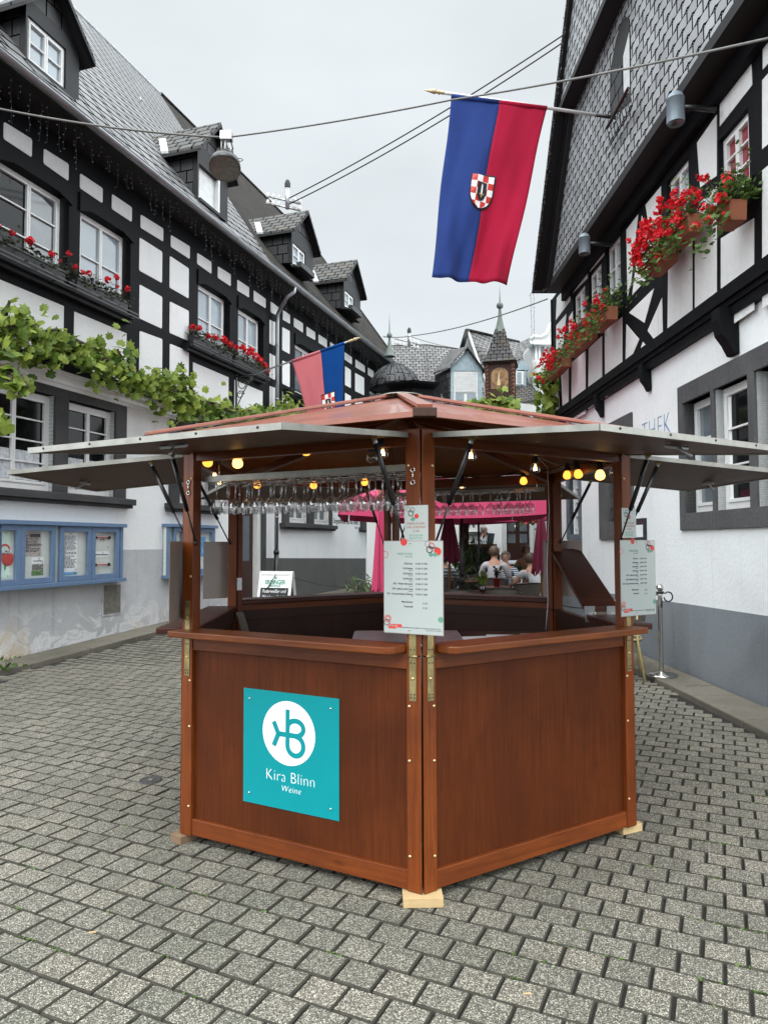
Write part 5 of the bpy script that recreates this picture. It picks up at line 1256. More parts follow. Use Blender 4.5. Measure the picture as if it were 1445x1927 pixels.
for i, h in enumerate(holes):
    if i == 1:                              # the open casement
        window(H2, F, h[0] + .005, h[1] - .005, h[2], h[3], -.13, pane='pane_dark', rows=3, cols=1, fw=.06)
        mb = MB(); f2 = Fr(F.P(h[1] - .07, 0, -.14), F.u * -.75 + F.n * -.6, F.n * -.75 + F.u * .6)
        ww = (h[1] - h[0]) * .75
        for (a, b, c, d) in ((0, .05, h[2] + .08, h[3] - .07), (ww - .05, ww, h[2] + .08, h[3] - .07), (.05, ww - .05, h[2] + .08, h[2] + .13), (.05, ww - .05, h[3] - .12, h[3] - .07)): mb.fbox(f2, a, b, c, d, -.02, .02, 'white_paint')
        for r_ in (1, 2): z = h[2] + .1 + (h[3] - h[2] - .2) * r_ / 3; mb.fbox(f2, .05, ww - .05, z - .01, z + .01, -.01, .01, 'white_paint')
        mb.build('open_casement', H2)
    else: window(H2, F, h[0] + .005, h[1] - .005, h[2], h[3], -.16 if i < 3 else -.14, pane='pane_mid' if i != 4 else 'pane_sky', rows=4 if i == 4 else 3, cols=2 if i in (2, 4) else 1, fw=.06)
# jetty beam and corbels
mb = MB(); 
for h0, h1, n in ((0, .10, .03), (.10, .16, .055), (.16, .30, .09)): mb.fbox(F, UN, UF, zj + h0, zj + h1 - .002, -.06, n, 'timber_black')
mb.build('jetty_beam', H2)
for (x, y, s) in ((1130, 775, .75), (1217, 725, .75), (1376, 665, 1.1)):
    u = F.U(x, y, 0); mb = MB(); w = .075 * s; h = .34 * s
    A = [(0, .10), (0, -h), (.05 * s, -h), (.10 * s, -h * .7), (.16 * s, -h * .45), (.19 * s, -.02), (.19 * s, .10)]
    mb.prism([F.P(u - w, zj + b - .02, a - .045) for a, b in A], [F.P(u + w, zj + b - .02, a - .045) for a, b in A], 'timber_black'); mb.build('corbel', H2, bevel=.012)
# lettering and menu case
mb = MB(); text_into(mb, 'THEK', Fr(F.P(0, 0, 0), -F.u, F.n), -F.U(1206, 812, -.04), F.Z(1252, 817, -.04) , -.048, .40, 'ink_blue', 'LEFT', -.009, sx=.92, depth=.0012, space=1.1); mb.build('house_lettering', H2)
mc = thing('menu_case', 'black framed menu display on the white wall behind the right front booth post', 'display case', F.P(F.U(1206, 1000), F.Z(1206, 1020), 0))
u0, u1, z0, z1 = quad_on(F, ((1197, 977), (1214, 974), (1214, 1020), (1197, 1018)), -.03)
mb = MB(); mb.fbox(F, u0, u1, z0, z1, -.05, -.01, 'black_metal'); mb.build('case', mc); mb = MB(); mb.fbox(F, u0 + .04, u1 - .04, z0 + .06, z1 - .09, -.009, -.007, 'paper_white')
mb.build('sheet', mc)
# slated gable
ns = .32; ui0, zi0 = F.at(1040, 512, ns); z_mid = 8.85
mb = MB(); Fs = F
inn = [(5.0, zsl), (4.9, zsl), (2.4, 9.9)]
mb.fquad(F, [(UN, zsl), (5.14, zsl), (5.14 - (z_mid - zsl) / 1.35, z_mid), (UN, z_mid)], -.2, ns, 'slate_scale')
mb.build('slate_gable', H2)
mb = MB(); mb.fquad(F, [(UN, z_mid + .002), (5.14 - (z_mid - zsl) / 1.35, z_mid + .002), (.7, 14.6), (UN, 14.6)], -.2, ns + .22, 'slate_scale'); mb.build('upper_gable', H2)
mb = MB(); mb.fbox(F, UN, 3.35, z_mid - .10, z_mid - .001, ns + .002, ns + .25, 'soffit_black'); mb.build('gable_ledge', H2)
mb = MB(); mb.fbox(F, UN, 5.2, zsl - .12, zsl - .001, .001, ns + .03, 'soffit_black'); mb.fbox(F, UN, 5.1, zsl - .32, zsl - .121, .001, .10, 'timber_black'); mb.build('gable_soffit', H2)
# verge: thick dark roof edge climbing along the gable
ve = [(5.15, zsl - .25), (5.02, zsl + .0), (-.15, 14.9), (.5, 14.9)]
def verge(n0, n1, o0, o1, m, nm):
    sl_ = 1.35; mb = MB(); k = math.cos(math.atan(sl_))
    a = [(5.2 - o0, zsl - .10), (5.2 - o0 - 8.4 / sl_, zsl - .10 + 8.4), (5.2 + o1 - 8.4 / sl_, zsl - .10 + 8.4), (5.2 + o1, zsl - .10)]
    mb.fquad(F, a, n0, n1, m); mb.build(nm, H2)
verge(-9, ns + .30, 0.0, .10, 'slate_dark', 'gable_roof'); verge(ns - .1, ns + .08, .24, -.003, 'soffit_black', 'verge_soffit'); verge(ns + .081, ns + .125, .16, -.002, 'black_paint', 'barge_board'); verge(ns + .126, ns + .29, .05, -.002, 'black_paint', 'verge_edge')
mb = MB(); mb.fbox(F, UF - .14, UF - .001, -.2, zsl + .1, -7, -.281, 'plaster_white'); mb.build('end_wall', H2)
mb = MB(); mb.fbox(F, UF + .001, UF + .03, 3.2, zsl + .1, -.3, .02, 'timber_black'); mb.build('corner_post', H2)
# arched hatch in the gable with its iron basket
ga = [F.at(x, y, ns) for x, y in ((1150, 222), (1150, 130), (1160, 75), (1170, 42), (1178, 30), (1185, 36), (1187, 80), (1187, 165), (1187, 190))]
mb = MB(); mb.fquad(F, ga, ns + .001, ns + .012, 'soffit_black'); hz = mb.build('gable_hatch', H2)
mb = MB(); g2 = [F.at(x, y, ns) for x, y in ((1150, 222), (1150, 130), (1174, 122), (1174, 190))]; mb.fquad(F, g2, ns + .013, ns + .02, 'slate_cheek'); g3 = [F.at(x, y, ns) for x, y in ((1176, 180), (1175, 105), (1186, 60), (1187, 172))]; mb.fquad(F, g3, ns + .013, ns + .018, 'shutter_grey'); mb.build('hatch_shutter', hz)
mb = MB()
A_, B_ = [F.P(*F.at(x, y, ns + .15), ns + .15) for x, y in ((1142, 240), (1182, 165))]; C_ = F.P(*F.at(1140, 275, ns), ns + .02); D_ = F.P(*F.at(1186, 200, ns), ns + .02)
mb.tube([A_, B_], .022, 'brown_door', 6)
for k in range(9): t = k / 8; mb.tube([A_.lerp(B_, t), A_.lerp(B_, t) + V((0, 0, -.22)) - F.n * .05, C_.lerp(D_, t) + V((0, 0, -.12))], .007, 'black_metal', 4)
mb.build('iron_basket', hz)
# wall lamps
def walllamp(x, y, hpx, lab):
    n = .50; u, z = F.at(x, y, n); c = F.P(u, z, n); r = .115; s = (c - CAMP).dot(V((0, 1, 0))); h = hpx * s / FPX
    o = thing('wall_lamp', lab, 'lamp', c - V((0, 0, h / 2)), 'grey canister lamps on the right house')
    r = h * .27; mb = MB(); mb.lathe([(r * .98, -h / 2), (r, -h / 2 + .01), (r, h * .24), (r * 1.04, h * .245), (r * 1.04, h * .27), (r * .97, h * .28), (r * .80, h * .40), (r * .45, h * .48), (.0001, h * .5)], 'lamp_grey', c, 24); mb.build('housing', o)
    mb = MB(); mb.lathe([(.0001, -h / 2 + .03), (r * .9, -h / 2 + .02), (r * .98, -h / 2)], 'pane_mid', c, 24); mb.build('lens', o)
    mb = MB(); mb.tube([c, F.P(u, z, .30), F.P(u, z - .02, .08)], .03, 'black_metal', 8); mb.build('arm', o)
walllamp(1271, 202, 62, 'larger looking grey canister lamp below the slate gable, nearer the viewer'); walllamp(1099.5, 458, 40, 'smaller looking grey canister lamp at the far end of the slate gable')
fairy(F, [F.P(5.12 - (z - zsl) / 1.35, z, ns + .32) for z in (zsl, zsl + 1.2, zsl + 2.4, zsl + 3.8, zsl + 5)], 'string of tiny fairy lights climbing the dark roof verge of the slated house', 0, (.08, .22), .10)
fairy(F, [F.P(5.05, zsl - .1, ns + .3), F.P(5.5, zsl - .08, ns + .3)], 'short bunch of fairy lights dangling free from the lower corner of the slated gable', 0, (.9, 1.3), .16)

# geranium boxes of the right house
def rp(x0, y0, x1, y1, lab, n0=.08, n1=.30, nl=430, nf=20, sp=.15):
    n0, n1 = .14, .31; u0, z0 = F.at(x1, y1, n1); u1, z1 = F.at(x0, y0, n1)
    if u0 > u1: u0, u1, z0, z1 = u1, u0, z1, z0
    fl = [(rnd(-.02, 1.02), rnd(-.18, .30), rnd(-.03, .33), rnd(.06, .12)) for k in range(nf)]
    planter(F, u0, u1, (z0 + z1) / 2, n0, n1, lab, h=.19, box='terracotta', leafm='geranium_leaf', nleaf=nl, flowers=fl, spread=sp, up=.28, down=.30, group='geranium boxes on the right house', ls=.055, heads=16)
rp(1216, 522, 1250, 490, 'terracotta box under the lower mass of near red geraniums on the right house', nf=64, sp=.18)
rp(1257, 474, 1294, 430, 'terracotta box under the near pale window of the right house', nf=50, sp=.18)
rp(1345, 437, 1373, 411, 'terracotta geranium box below the red curtained window', nl=420, nf=14)
rp(1028, 722, 1057, 684, 'terracotta box at the far left end of the red geraniums on the right house', nf=40)
rp(1066, 674, 1105, 636, 'second terracotta geranium box from the far corner of the right house', nf=40)
rp(1112, 628, 1141, 600, 'terracotta geranium box with a visible square end beside the crossed braces', nf=14, nl=430)

# ================================================================ FLAGS
def flag(name, lab, cat, tl, tr, bl, br_, mats, split, pole, finial, pm, crest=None, waves=.05, nx=24, ny=36):
    r = thing(name, lab, cat, pole[0]); mb = MB()
    nrm = (tr - tl).cross(bl - tl).normalized()
    def pt(s, t):
        a = tl.lerp(tr, s); b = bl.lerp(br_, s); p = a.lerp(b, t)
        w = math.sin(s * 9 + t * 3.2) * .6 + math.sin(s * 19 - t * 5.5) * .4 + math.sin((s + t) * 6) * .4 + math.sin(s * 34 + t * 9) * .16 + math.sin((s * 1.6 - t) * 13) * .22 * t
        return p + nrm * w * waves * (.15 + t) + (tr - tl).normalized() * .01 * math.sin(t * 9 + s * 3)
    for side, (s0, s1) in enumerate(((0, split), (split, 1))):
        m = mats[side]; vs = []; fs = []; k = int(nx * (s1 - s0)) + 2
        for j in range(ny + 1):
            for i in range(k + 1): vs.append(pt(s0 + (s1 - s0) * i / k, j / ny))
        for j in range(ny):
            for i in range(k): a = j * (k + 1) + i; fs.append((a, a + 1, a + k + 2, a + k + 1))
        mb = MB(); mb.mesh(vs, fs, m, True); o = mb.build('flag_half', r)
        so_ = o.modifiers.new('thick', 'SOLIDIFY'); so_.thickness = .003
    # sleeve round the pole
    d = (pole[1] - pole[0]).normalized(); mb = MB()
    mb.tube([tl, tl.lerp(tr, split)], .03, mats[0], 8); mb.tube([tl.lerp(tr, split), tr], .03, mats[1], 8); mb.build('sleeve', r)
    mb = MB(); A, B = pole
    if pm == 'white_paint':
        C = A.lerp(B, .14); mb.tube([A, C], .025, 'black_metal', 10); mb.tube([C, B], .022, 'white_paint', 10)
    else: mb.tube([A, B], .019, 'galvanised', 10)
    mb.build('pole', r)
    mb = MB(); mb.lathe([(.018, 0), (.03, .02), (.018, .04), (.034, .07), (.018, .10), (.03, .12), (.034, .14), (.0001, .30)], 'gold_paint', B, 10, d); mb.build('finial', r)
    if crest:
        s, t, w, h = crest; W = (tr - tl).length; H = (bl - tl).length; 
        def cp(a, b, lift): 
            p = pt(s + a * w / W, t + b * h / H); q = nrm if nrm.dot(CAMP - p) > 0 else -nrm
            return p + q * lift
        out = [(-.5, -.5), (.5, -.5)] + [(.5 * math.cos(q) , .02 + .48 * math.sin(q)) for q in [i * PI / 14 for i in range(0, 15)]]
        def patch(poly, lift, m):
            c = (sum(a for a, b in poly) / len(poly), sum(b for a, b in poly) / len(poly)); vs = [cp(c[0], c[1], lift)] + [cp(a, b, lift) for a, b in poly]; k = len(poly)
            mb.mesh(vs, [(0, 1 + i, 1 + (i + 1) % k) for i in range(k)], m)
        mb = MB(); patch([(a * 1.0, b) for a, b in out], .010, 'ink')
        def xmax(b): return .44 if b < .02 else .44 * math.sqrt(max(0, 1 - ((b - .02) / .44) ** 2))
        for j in range(5):
            for i in range(4):
                b0, b1 = -.44 + j * .18, -.44 + (j + 1) * .18; b1 = min(b1, .455); a0, a1 = -.44 + i * .22, -.44 + (i + 1) * .22
                poly = []
                for (a, b) in ((a0, b0), (a1, b0), (a1, (b0 + b1) / 2), (a1, b1), (a0, b1), (a0, (b0 + b1) / 2)): x = xmax(b); poly.append((max(-x, min(x, a)), b))
                patch(poly, .026, 'ink_red' if (i + j) % 2 == 0 else 'paper_white')
        patch([(-.18, -.24), (.18, -.24), (.18, .10), (.10, .22), (0, .27), (-.10, .22), (-.18, .10)], .034, 'ink')
        patch([(-.035, .08), (-.03, -.14), (.0, -.20), (.03, -.14), (.035, .08)], .044, 'paper_white'); patch([(-.09, .08), (.09, .08), (.09, .11), (-.09, .11)], .048, 'gold_paint'); patch([(-.02, .11), (.02, .11), (.02, .18), (-.02, .18)], .048, 'gold_paint')
        mb.build('crest', r)
    return r
Yf = 9.45
P_ = lambda x, y, Y=Yf: aty(x, y, Y)
flag('town_flag', 'long blue and red flag with a chequered crest hanging from the slated gable', 'flag', P_(849, 180), P_(1029, 203), P_(812, 521), P_(954, 537), ('flag_blue', 'flag_red'), .50, (P_(1167, 222), P_(836, 174)), None, 'white_paint', crest=(.47, .51, .38, .50), waves=.055)
nt = 1.0
for k in range(60, 500):
    if FL.U(655, 636, k / 100) <= bu: nt = k / 100; break
pA = FL.P(bu, bz + .03, .40); pB = FL.P(bu, FL.Z(650, 638, nt), nt)
def prj(p):
    q = CROT.to_3x3().transposed() @ (p - CAMP); return CX + FPX * q.x / -q.z, CY - FPX * q.y / -q.z
def ont(xt):
    for k in range(101):
        p = pA.lerp(pB, k / 100)
        if prj(p)[0] >= xt: return p
    return pB
tl, tr = ont(548), ont(648); yy = (tl.y + tr.y) / 2
flag('faded_flag', 'smaller faded pink and blue flag on a grey pole at the left house', 'flag', tl, tr, aty(618, 925, tl.y), aty(640, 915, tr.y), ('flag_pink', 'flag_blue2'), .55, (pA, pB), None, 'grey', crest=(.64, .40, .42, .50), waves=.03)

# ================================================================ WIRES, STREET LAMP, ROOF POLES
def cable(pts, r, m, lab, name='cable'): mb = MB(); mb.tube(pts, r, m, 6); return tag(mb.build(name), lab, 'cable')
lp = aty(424, 258, 9.0)
cable(sag(aty(-160, 168, 8.0), lp, .10, 20), .013, 'cable_grey', 'grey supply cable running from the left edge of the picture to the hanging street lamp')
cable(sag(lp, aty(850, 187, 8.3), .03, 20)[:-1] + sag(aty(850, 187, 8.3), aty(1460, 68, 5.2), .03, 24), .011, 'cable_grey', 'grey supply cable from the hanging street lamp across to the slated gable')
pl = aty(541, 378, 14.8)
cable(sag(pl + V((0, 0, .05)), aty(1088, 46, 11.5), .12, 26), .013, 'black_rubber', 'upper black overhead line from the left roof to the slated gable'); cable(sag(pl - V((0, 0, .08)), aty(1084, 62, 11.5), .14, 26), .013, 'black_rubber', 'lower black overhead line from the left roof to the slated gable')
ls = thing('street_lamp', 'dark round pendant street lamp hanging from the cable near the left roof', 'lamp', lp - V((0, 0, .62)))
mb = MB(); c = lp - V((0, 0, .36)); ax = V((.05, -.42, -1)).normalized(); mb.lathe([(.10, -.16), (.11, -.10), (.13, -.08), (.19, -.03), (.198, .02), (.203, .06), (.190, .08)], 'black_metal', c, 28, ax)
for k in range(16): t = k * PI / 8; p = c + V((.1 * math.cos(t), .1 * math.sin(t), .12)); mb.box(p - V((.006, .006, .05)), p + V((.006, .006, .06)), 'black_metal')
mb.lathe([(.0001, -.2), (.09, -.19), (.10, -.10)], 'black_metal', c, 20, ax); mb.build('housing', ls)
mb = MB(); mb.lathe([(.0001, .055), (.17, .07), (.204, .079)], 'vent_metal', c, 28, ax); mb.lathe([(.15, .052), (.06, .048), (.0001, .046)], 'pane_sky', c, 20, ax); mb.build('diffuser', ls)
mb = MB(); mb.box(lp - V((.06, .05, .04)), lp + V((.09, .05, .07)), 'galvanised'); mb.tube([lp, lp - V((0, 0, .20))], .016, 'cable_white', 8); mb.tube([lp + V((.06, 0, 0)), lp + V((.10, 0, -.15)), c + V((.08, 0, .17))], .010, 'black_metal', 6); mb.tube([lp + V((-.05, 0, 0)), c + V((-.05, 0, .17))], .010, 'cable_white', 6)
mb.tube([lp + V((.0, 0, -.3)) + V((.18 + .05 * math.cos(t), 0, .02 * math.sin(t))) for t in [i * PI / 6 for i in range(13)]], .005, 'black_rubber', 5); mb.build('suspension', ls)
def roofpole(x, y0, y1, Y, lab, s=1.0):
    A, B = aty(x, y1, Y), aty(x, y0, Y); r = thing('roof_pole', lab, 'pole', A); mb = MB()
    mb.tube([A, B], .05 * s, 'galvanised', 10); mb.lathe([(.06 * s, 0), (.065 * s, .08 * s), (.04 * s, .15 * s), (.0001, .18 * s)], 'stone_basalt', B, 10); mb.build('mast', r); mb = MB(); H = (B - A).length
    for dz in (.30, .45):
        p = B - V((0, 0, dz * s)); mb.tube([p + V((-.45 * s, 0, .12 * s)), p + V((.28 * s, 0, -.06 * s))], .022 * s, 'galvanised', 6)
        for k in (-.42, -.3, -.18, .15, .26): q = p + V((k * s, 0, -.2 * k * s)); mb.lathe([(.03 * s, 0), (.045 * s, .04 * s), (.02 * s, .1 * s)], 'cable_white', q, 8)
    mb.build('insulators', r); return r
roofpole(541, 352, 392, 14.8, 'grey pole with insulators on the ridge of the left roof'); 
roofpole(770, 626, 652, 22, 'grey pole with insulators on the slate roof in the distance', 1.0)
ph = aty(770, 632, 22)
cable(sag(ph, aty(1030, 562, 14), .12, 20), .014, 'cable_grey', 'thin overhead line from the distant roof pole up to the slated house'); cable(sag(ph, aty(868, 656, 24.5), .05, 8), .012, 'cable_grey', 'thin overhead line falling from the distant roof pole to the far gable'); cable(sag(aty(722, 633, 20), ph, .03, 10), .02, 'cable_grey', 'thin line linking the left pinnacle with the distant roof pole')

# ================================================================ BUILDINGS AT THE END OF THE LANE
def poly3(mb, pts, back, m):               # pts: (px,py,Y); extruded by the vector back
    A = [aty(*p) for p in pts]; mb.prism(A, [a + V(back) for a in A], m)
# bay turret on the corner of the left house
T1 = thing('corner_bay', 'black corner bay with a curved slate dome and pinnacle beyond the left house', 'bay', aty(775, 760, 18.5) * 1.0)
c = aty(774, 730, 19.2); k = 19.2 / FPX; mb = MB()
mb.lathe([(56 * k, -1.6), (56 * k, (700 - 655) * k * 0 - .12), (70 * k, -.02), (72 * k, .04)], 'timber_black', c + V((0, 0, -.05)), 8, smooth=False); mb.build('bay_wall', T1)
mb = MB()
for t in range(8):
    a = t * PI / 4 + PI / 8; d = V((math.cos(a), math.sin(a), 0)); s_ = V((-d.y, d.x, 0)); q = c + d * 56 * k * math.cos(PI / 8)
    for z0, z1, w in ((-1.1, -.35, .25),):
        A = [q + s_ * i * w + V((0, 0, z)) for i, z in ((-1, z0), (1, z0), (1, z1), (-1, z1))]; mb.prism([p + d * .01 for p in A], [p + d * .04 for p in A], 'pane_mid')
mb.build('window', T1)
dc = aty(726, 728, 19.4); mb = MB(); mb.lathe([(50 * k, -.05), (47 * k, .15), (38 * k, .34), (26 * k, .50), (12 * k, .62), (5 * k, .68), (.02, .72)], 'slate_cheek', dc + V((.25, 0, 0)), 16, smooth=True); 
for t in range(16):
    a = t * PI / 8; mb.tube([dc + V((.25, 0, 0)) + V((math.cos(a) * r * k * 1.01, math.sin(a) * r * k * 1.01, z)) for r, z in ((50, -.05), (47, .15), (38, .34), (26, .50), (12, .62))], .018, 'black_metal', 4)
mb.build('dome', T1)
mb = MB(); p = aty(733, 664, 19.4); mb.lathe([(.16, -.1), (.07, .15), (.035, .35), (.03, .42), (.075, .46), (.07, .53), (.02, .58), (.012, .8), (.001, 1.1)], 'copper_green', p, 10); mb.build('pinnacle', T1)
# slate house with the blue dormer
T2 = thing('slate_roofed_house', 'white house with a big scalloped slate roof and a pale blue dormer behind the booth', 'house', V((1.6, 24, gh(0, 24))))
mb = MB(); g_ = gh(0, 23)
mb.box((-2.2, 23, g_ - .4), (5.4, 28, 5.3), 'plaster_white'); mb.build('wall', T2)
mb = MB(); poly3(mb, ((690, 800, 22.6), (950, 800, 22.6), (880, 660, 25.5), (803, 650, 25.5), (735, 652, 25.5)), (0, .12, .05), 'slate_far'); poly3(mb, ((803, 650, 25.48), (820, 800, 22.4), (812, 800, 22.35)), (0, .05, 0), 'slate_far'); mb.build('roof', T2)
mb = MB(); q = [(735, 652, 25.6), (803, 650, 25.6), (880, 660, 25.6)]; mb.tube([aty(*p) for p in q], .05, 'slate_dark', 6); mb.build('ridge', T2)
Yd = 22.8; dm = MB(); body = lambda pts, Y, t, m, mbx: poly3(mbx, [(x, y, Y) for x, y in pts], (0, t, 0), m)
body(((850, 700), (906, 700), (906, 762), (850, 762)), Yd + .06, 2.2, 'slate_cheek', dm); d_ = dm.build('dormer', T2)
mb = MB()
for pts in (((848, 697), (854, 697), (854, 760), (848, 760)), ((899, 697), (907, 697), (907, 760), (899, 760)), ((854, 690), (899, 690), (899, 697.5), (854, 697.5)), ((848, 697), (848, 690), (907, 690), (907, 697))): body(pts, Yd, .05, 'dormer_blue', mb)
body(((849, 690), (907, 692), (879, 659)), Yd + .01, .05, 'dormer_blue', mb); mb.build('dormer_front', d_)
mb = MB(); A = aty(879, 654, Yd - .15); L_ = aty(843, 694, Yd - .15); R2 = aty(912, 699, Yd - .15); bk = V((-.35, 2.4, .15))
L2 = aty(815, 704, Yd + 1.2); A2 = aty(845, 664, Yd + 2.2)
mb.prism([L_, A, A2, L2], [p + V((0, 0, .06)) for p in (L_, A, A2, L2)], 'slate_far'); mb.prism([A, R2, R2 + V((0, 2.4, 0)), A + V((0, 2.4, 0))], [p + V((0, 0, .06)) for p in (A, R2, R2 + V((0, 2.4, 0)), A + V((0, 2.4, 0)))], 'slate_dark'); mb.build('dormer_roof', d_)
mb = MB(); body(((841, 704), (849, 697), (849, 762), (847, 762)), Yd + .03, .2, 'slate_cheek', mb); poly3(mb, ((848, 692, Yd + .02), (848, 762, Yd + .02), (822, 735, Yd + 1.4), (818, 706, Yd + 1.4)), (0, .06, 0), 'slate_cheek'); mb.build('dormer_cheek', d_)
mb = MB(); body(((854, 697), (899, 697), (899, 756), (854, 756)), Yd + .03, .04, 'white_paint', mb); body(((857, 700), (896, 700), (896, 738), (857, 738)), Yd + .0, .028, 'shutter_grey', mb)
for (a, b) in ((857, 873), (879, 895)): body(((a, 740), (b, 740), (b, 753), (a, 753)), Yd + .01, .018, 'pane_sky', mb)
for i in range(12): y = 701 + i * 3.1; body(((857, y), (896, y), (896, y + .8), (857, y + .8)), Yd - .006, .008, 'plaster_pale', mb)
mb.build('shuttered_window', d_)
# steep gable house
T3 = thing('gabled_house', 'grey rendered house with a steep slate roof behind the wooden clock turret', 'house', aty(930, 760, 26)); mb = MB()
poly3(mb, ((869, 662, 26), (880, 628, 26), (890, 645, 26), (925, 748, 26), (925, 800, 26), (869, 800, 26)), (0, 3, 0), 'plaster_pale'); mb.build('wall', T3)
mb = MB(); poly3(mb, ((878, 620, 25.7), (886, 640, 25.7), (928, 758, 25.7), (1000, 758, 25.7), (985, 700, 26.2), (977, 643, 28)), (0, .3, .1), 'slate_far'); mb.build('roof', T3)
mb = MB(); mb.tube([aty(879, 620, 25.65), aty(977, 643, 28)], .05, 'slate_dark', 6); mb.tube([aty(879, 620, 25.6), aty(869, 655, 25.6)], .09, 'black_paint', 6); mb.tube([aty(879, 620, 25.6), aty(927, 757, 25.6)], .05, 'plaster_pale', 6); mb.build('verge', T3)
# right hand baroque house
T4 = thing('baroque_house', 'pale grey boarded house with a curved gable shoulder at the lane end', 'house', aty(1010, 830, 20)); mb = MB()
poly3(mb, ((1001, 648, 20), (1003, 640, 20), (1060, 650, 20), (1060, 900, 20), (1012, 900, 20), (1004, 760, 20)), (0, 3, 0), 'plaster_pale'); mb.build('wall', T4)
mb = MB()
sc_ = [(1000, 640), (1003, 632), (1018, 634), (1028, 628), (1034, 614), (1044, 600), (1060, 590), (1060, 650), (1000, 646)]
poly3(mb, [(x, y, 19.8) for x, y in sc_], (0, .5, 0), 'plaster_pale'); mb.build('shoulder', T4)
mb = MB(); mb.tube([aty(x, y, 19.8) for x, y in ((998, 640), (1003, 632), (1018, 634), (1028, 628), (1034, 614), (1044, 600), (1060, 590))], .05, 'plaster_white', 6); poly3(mb, ((996, 641, 19.75), (1045, 643, 19.75), (1045, 648, 19.75), (999, 647, 19.75)), (0, .4, 0), 'plaster_white'); mb.build('cornice', T4)
mb = MB()
for x in (1007, 1013, 1024): poly3(mb, ((x, 650, 19.9), (x + 4, 650, 19.9), (x + 4, 690, 19.9), (x, 690, 19.9)), (0, .08, 0), 'plaster_white')
mb.lathe([(.14, .1), (.16, 0), (.08, -.2), (.11, -.35), (.04, -.5)], 'plaster_pale', aty(1010, 686, 19.8), 10); mb.build('pilasters', T4)
mb = MB(); poly3(mb, ((971, 680, 21), (979, 645, 22.5), (1003, 633, 22.5), (1004, 690, 20.2), (998, 745, 20.2), (972, 735, 20.5)), (0, .2, .06), 'slate_far'); poly3(mb, ((968, 760, 19.6), (975, 722, 20.1), (1000, 722, 20.1), (1019, 748, 19.4), (1015, 752, 19.4)), (0, .2, 0), 'slate_turret'); mb.build('slate_mansard', T4)
mb = MB(); poly3(mb, ((970, 705, 20.0), (982, 676, 20.0), (996, 694, 20.0)), (0, .4, 0), 'dormer_blue'); poly3(mb, ((970, 696, 20.0), (990, 696, 20.0), (990, 726, 20.0), (970, 726, 20.0)), (0, .4, 0), 'dormer_blue'); w_ = mb.build('small_dormer', T4)
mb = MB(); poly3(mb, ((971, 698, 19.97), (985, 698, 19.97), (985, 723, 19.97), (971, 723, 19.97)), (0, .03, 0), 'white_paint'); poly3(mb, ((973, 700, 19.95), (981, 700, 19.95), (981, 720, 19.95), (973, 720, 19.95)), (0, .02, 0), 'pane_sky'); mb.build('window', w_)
mb = MB(); poly3(mb, ((966, 757, 19.0), (1016, 763, 19.0), (1016, 805, 19.0), (966, 795, 19.0)), (0, .3, 0), 'plaster_pale'); mb.build('boarding', T4)
# little tower with painted pictures on the vine-covered gateway
T5 = thing('picture_turret', 'small dark wooden turret with painted panels, slate spire and green ball finial', 'turret', aty(940, 768, 16.5)); k = 16.5 / FPX
c0 = aty(942, 722, 16.8); ang = math.radians(-14)
def tf(a, b, z): return c0 + V((a * math.cos(ang) - b * math.sin(ang), a * math.sin(ang) + b * math.cos(ang), z))
def tbox(a0, a1, b0, b1, z0, z1, m, mbx): mbx.hexa([tf(a0, b0, z0), tf(a1, b0, z0), tf(a1, b1, z0), tf(a0, b1, z0), tf(a0, b0, z1), tf(a1, b0, z1), tf(a1, b1, z1), tf(a0, b1, z1)], m)
w = .30; mb = MB(); tbox(-w, w, -w, w, -.46, .43, 'turret_wood', mb); mb.build('body', T5)
mb = MB(); tbox(-w - .06, w + .06, -w - .06, w + .06, .43, .50, 'turret_wood', mb); tbox(-w - .04, w + .04, -w - .04, w + .04, -.55, -.46, 'turret_wood', mb); tbox(-w + .02, w - .02, -w + .02, w - .02, -.72, -.55, 'black_paint', mb)
for s in (-1, 1):
    for t in (-1, 1): tbox(s * w - .035, s * w + .035, t * w - .035, t * w + .035, -.45, .43, 'turret_wood', mb)
mb.build('frame', T5)
mb = MB()
for s in (-1, 1):
    for i in range(9): z = -.40 + i * .09; mb.tube([tf(s * w - .038, -w - .037, z), tf(s * w + .038, -w - .037, z + .05)], .009, 'ink_brown', 4); mb.tube([tf(w + .037, s * w - .03, z), tf(w + .037, s * w + .03, z + .05)], .009, 'ink_brown', 4)
mb.build('carved_corners', T5)
mb = MB()
arch = [(-.20, -.18)] + [(.20 * math.cos(t), .15 + .17 * math.sin(t)) for t in [PI - i * PI / 12 for i in range(13)]] + [(.20, -.18)]
mb.prism([tf(a, -w - .004, b) for a, b in arch], [tf(a, -w - .012, b) for a, b in arch], 'painted_picture'); mb.prism([tf(w + .004, a, b) for a, b in arch], [tf(w + .012, a, b) for a, b in arch], 'painted_picture')
mb.prism([tf(a, -w - .013, b) for a, b in ((-.06, -.10), (.02, -.10), (-.015, .24))], [tf(a, -w - .016, b) for a, b in ((-.06, -.10), (.02, -.10), (-.015, .24))], 'gold_paint')
mb.build('painted_panel', T5)
mb = MB(); pr = [(.40, .46), (.33, .56), (.25, .80), (.18, 1.05), (.115, 1.30)]
for i in range(len(pr) - 1):
    (r0, z0), (r1, z1) = pr[i], pr[i + 1]
    for q in range(4):
        s = [(-1, -1), (1, -1), (1, 1), (-1, 1)]; a, b = s[q], s[(q + 1) % 4]; mb.face([tf(a[0] * r0, a[1] * r0, z0), tf(b[0] * r0, b[1] * r0, z0), tf(b[0] * r1, b[1] * r1, z1), tf(a[0] * r1, a[1] * r1, z1)], 'slate_turret')
mb.build('spire', T5)
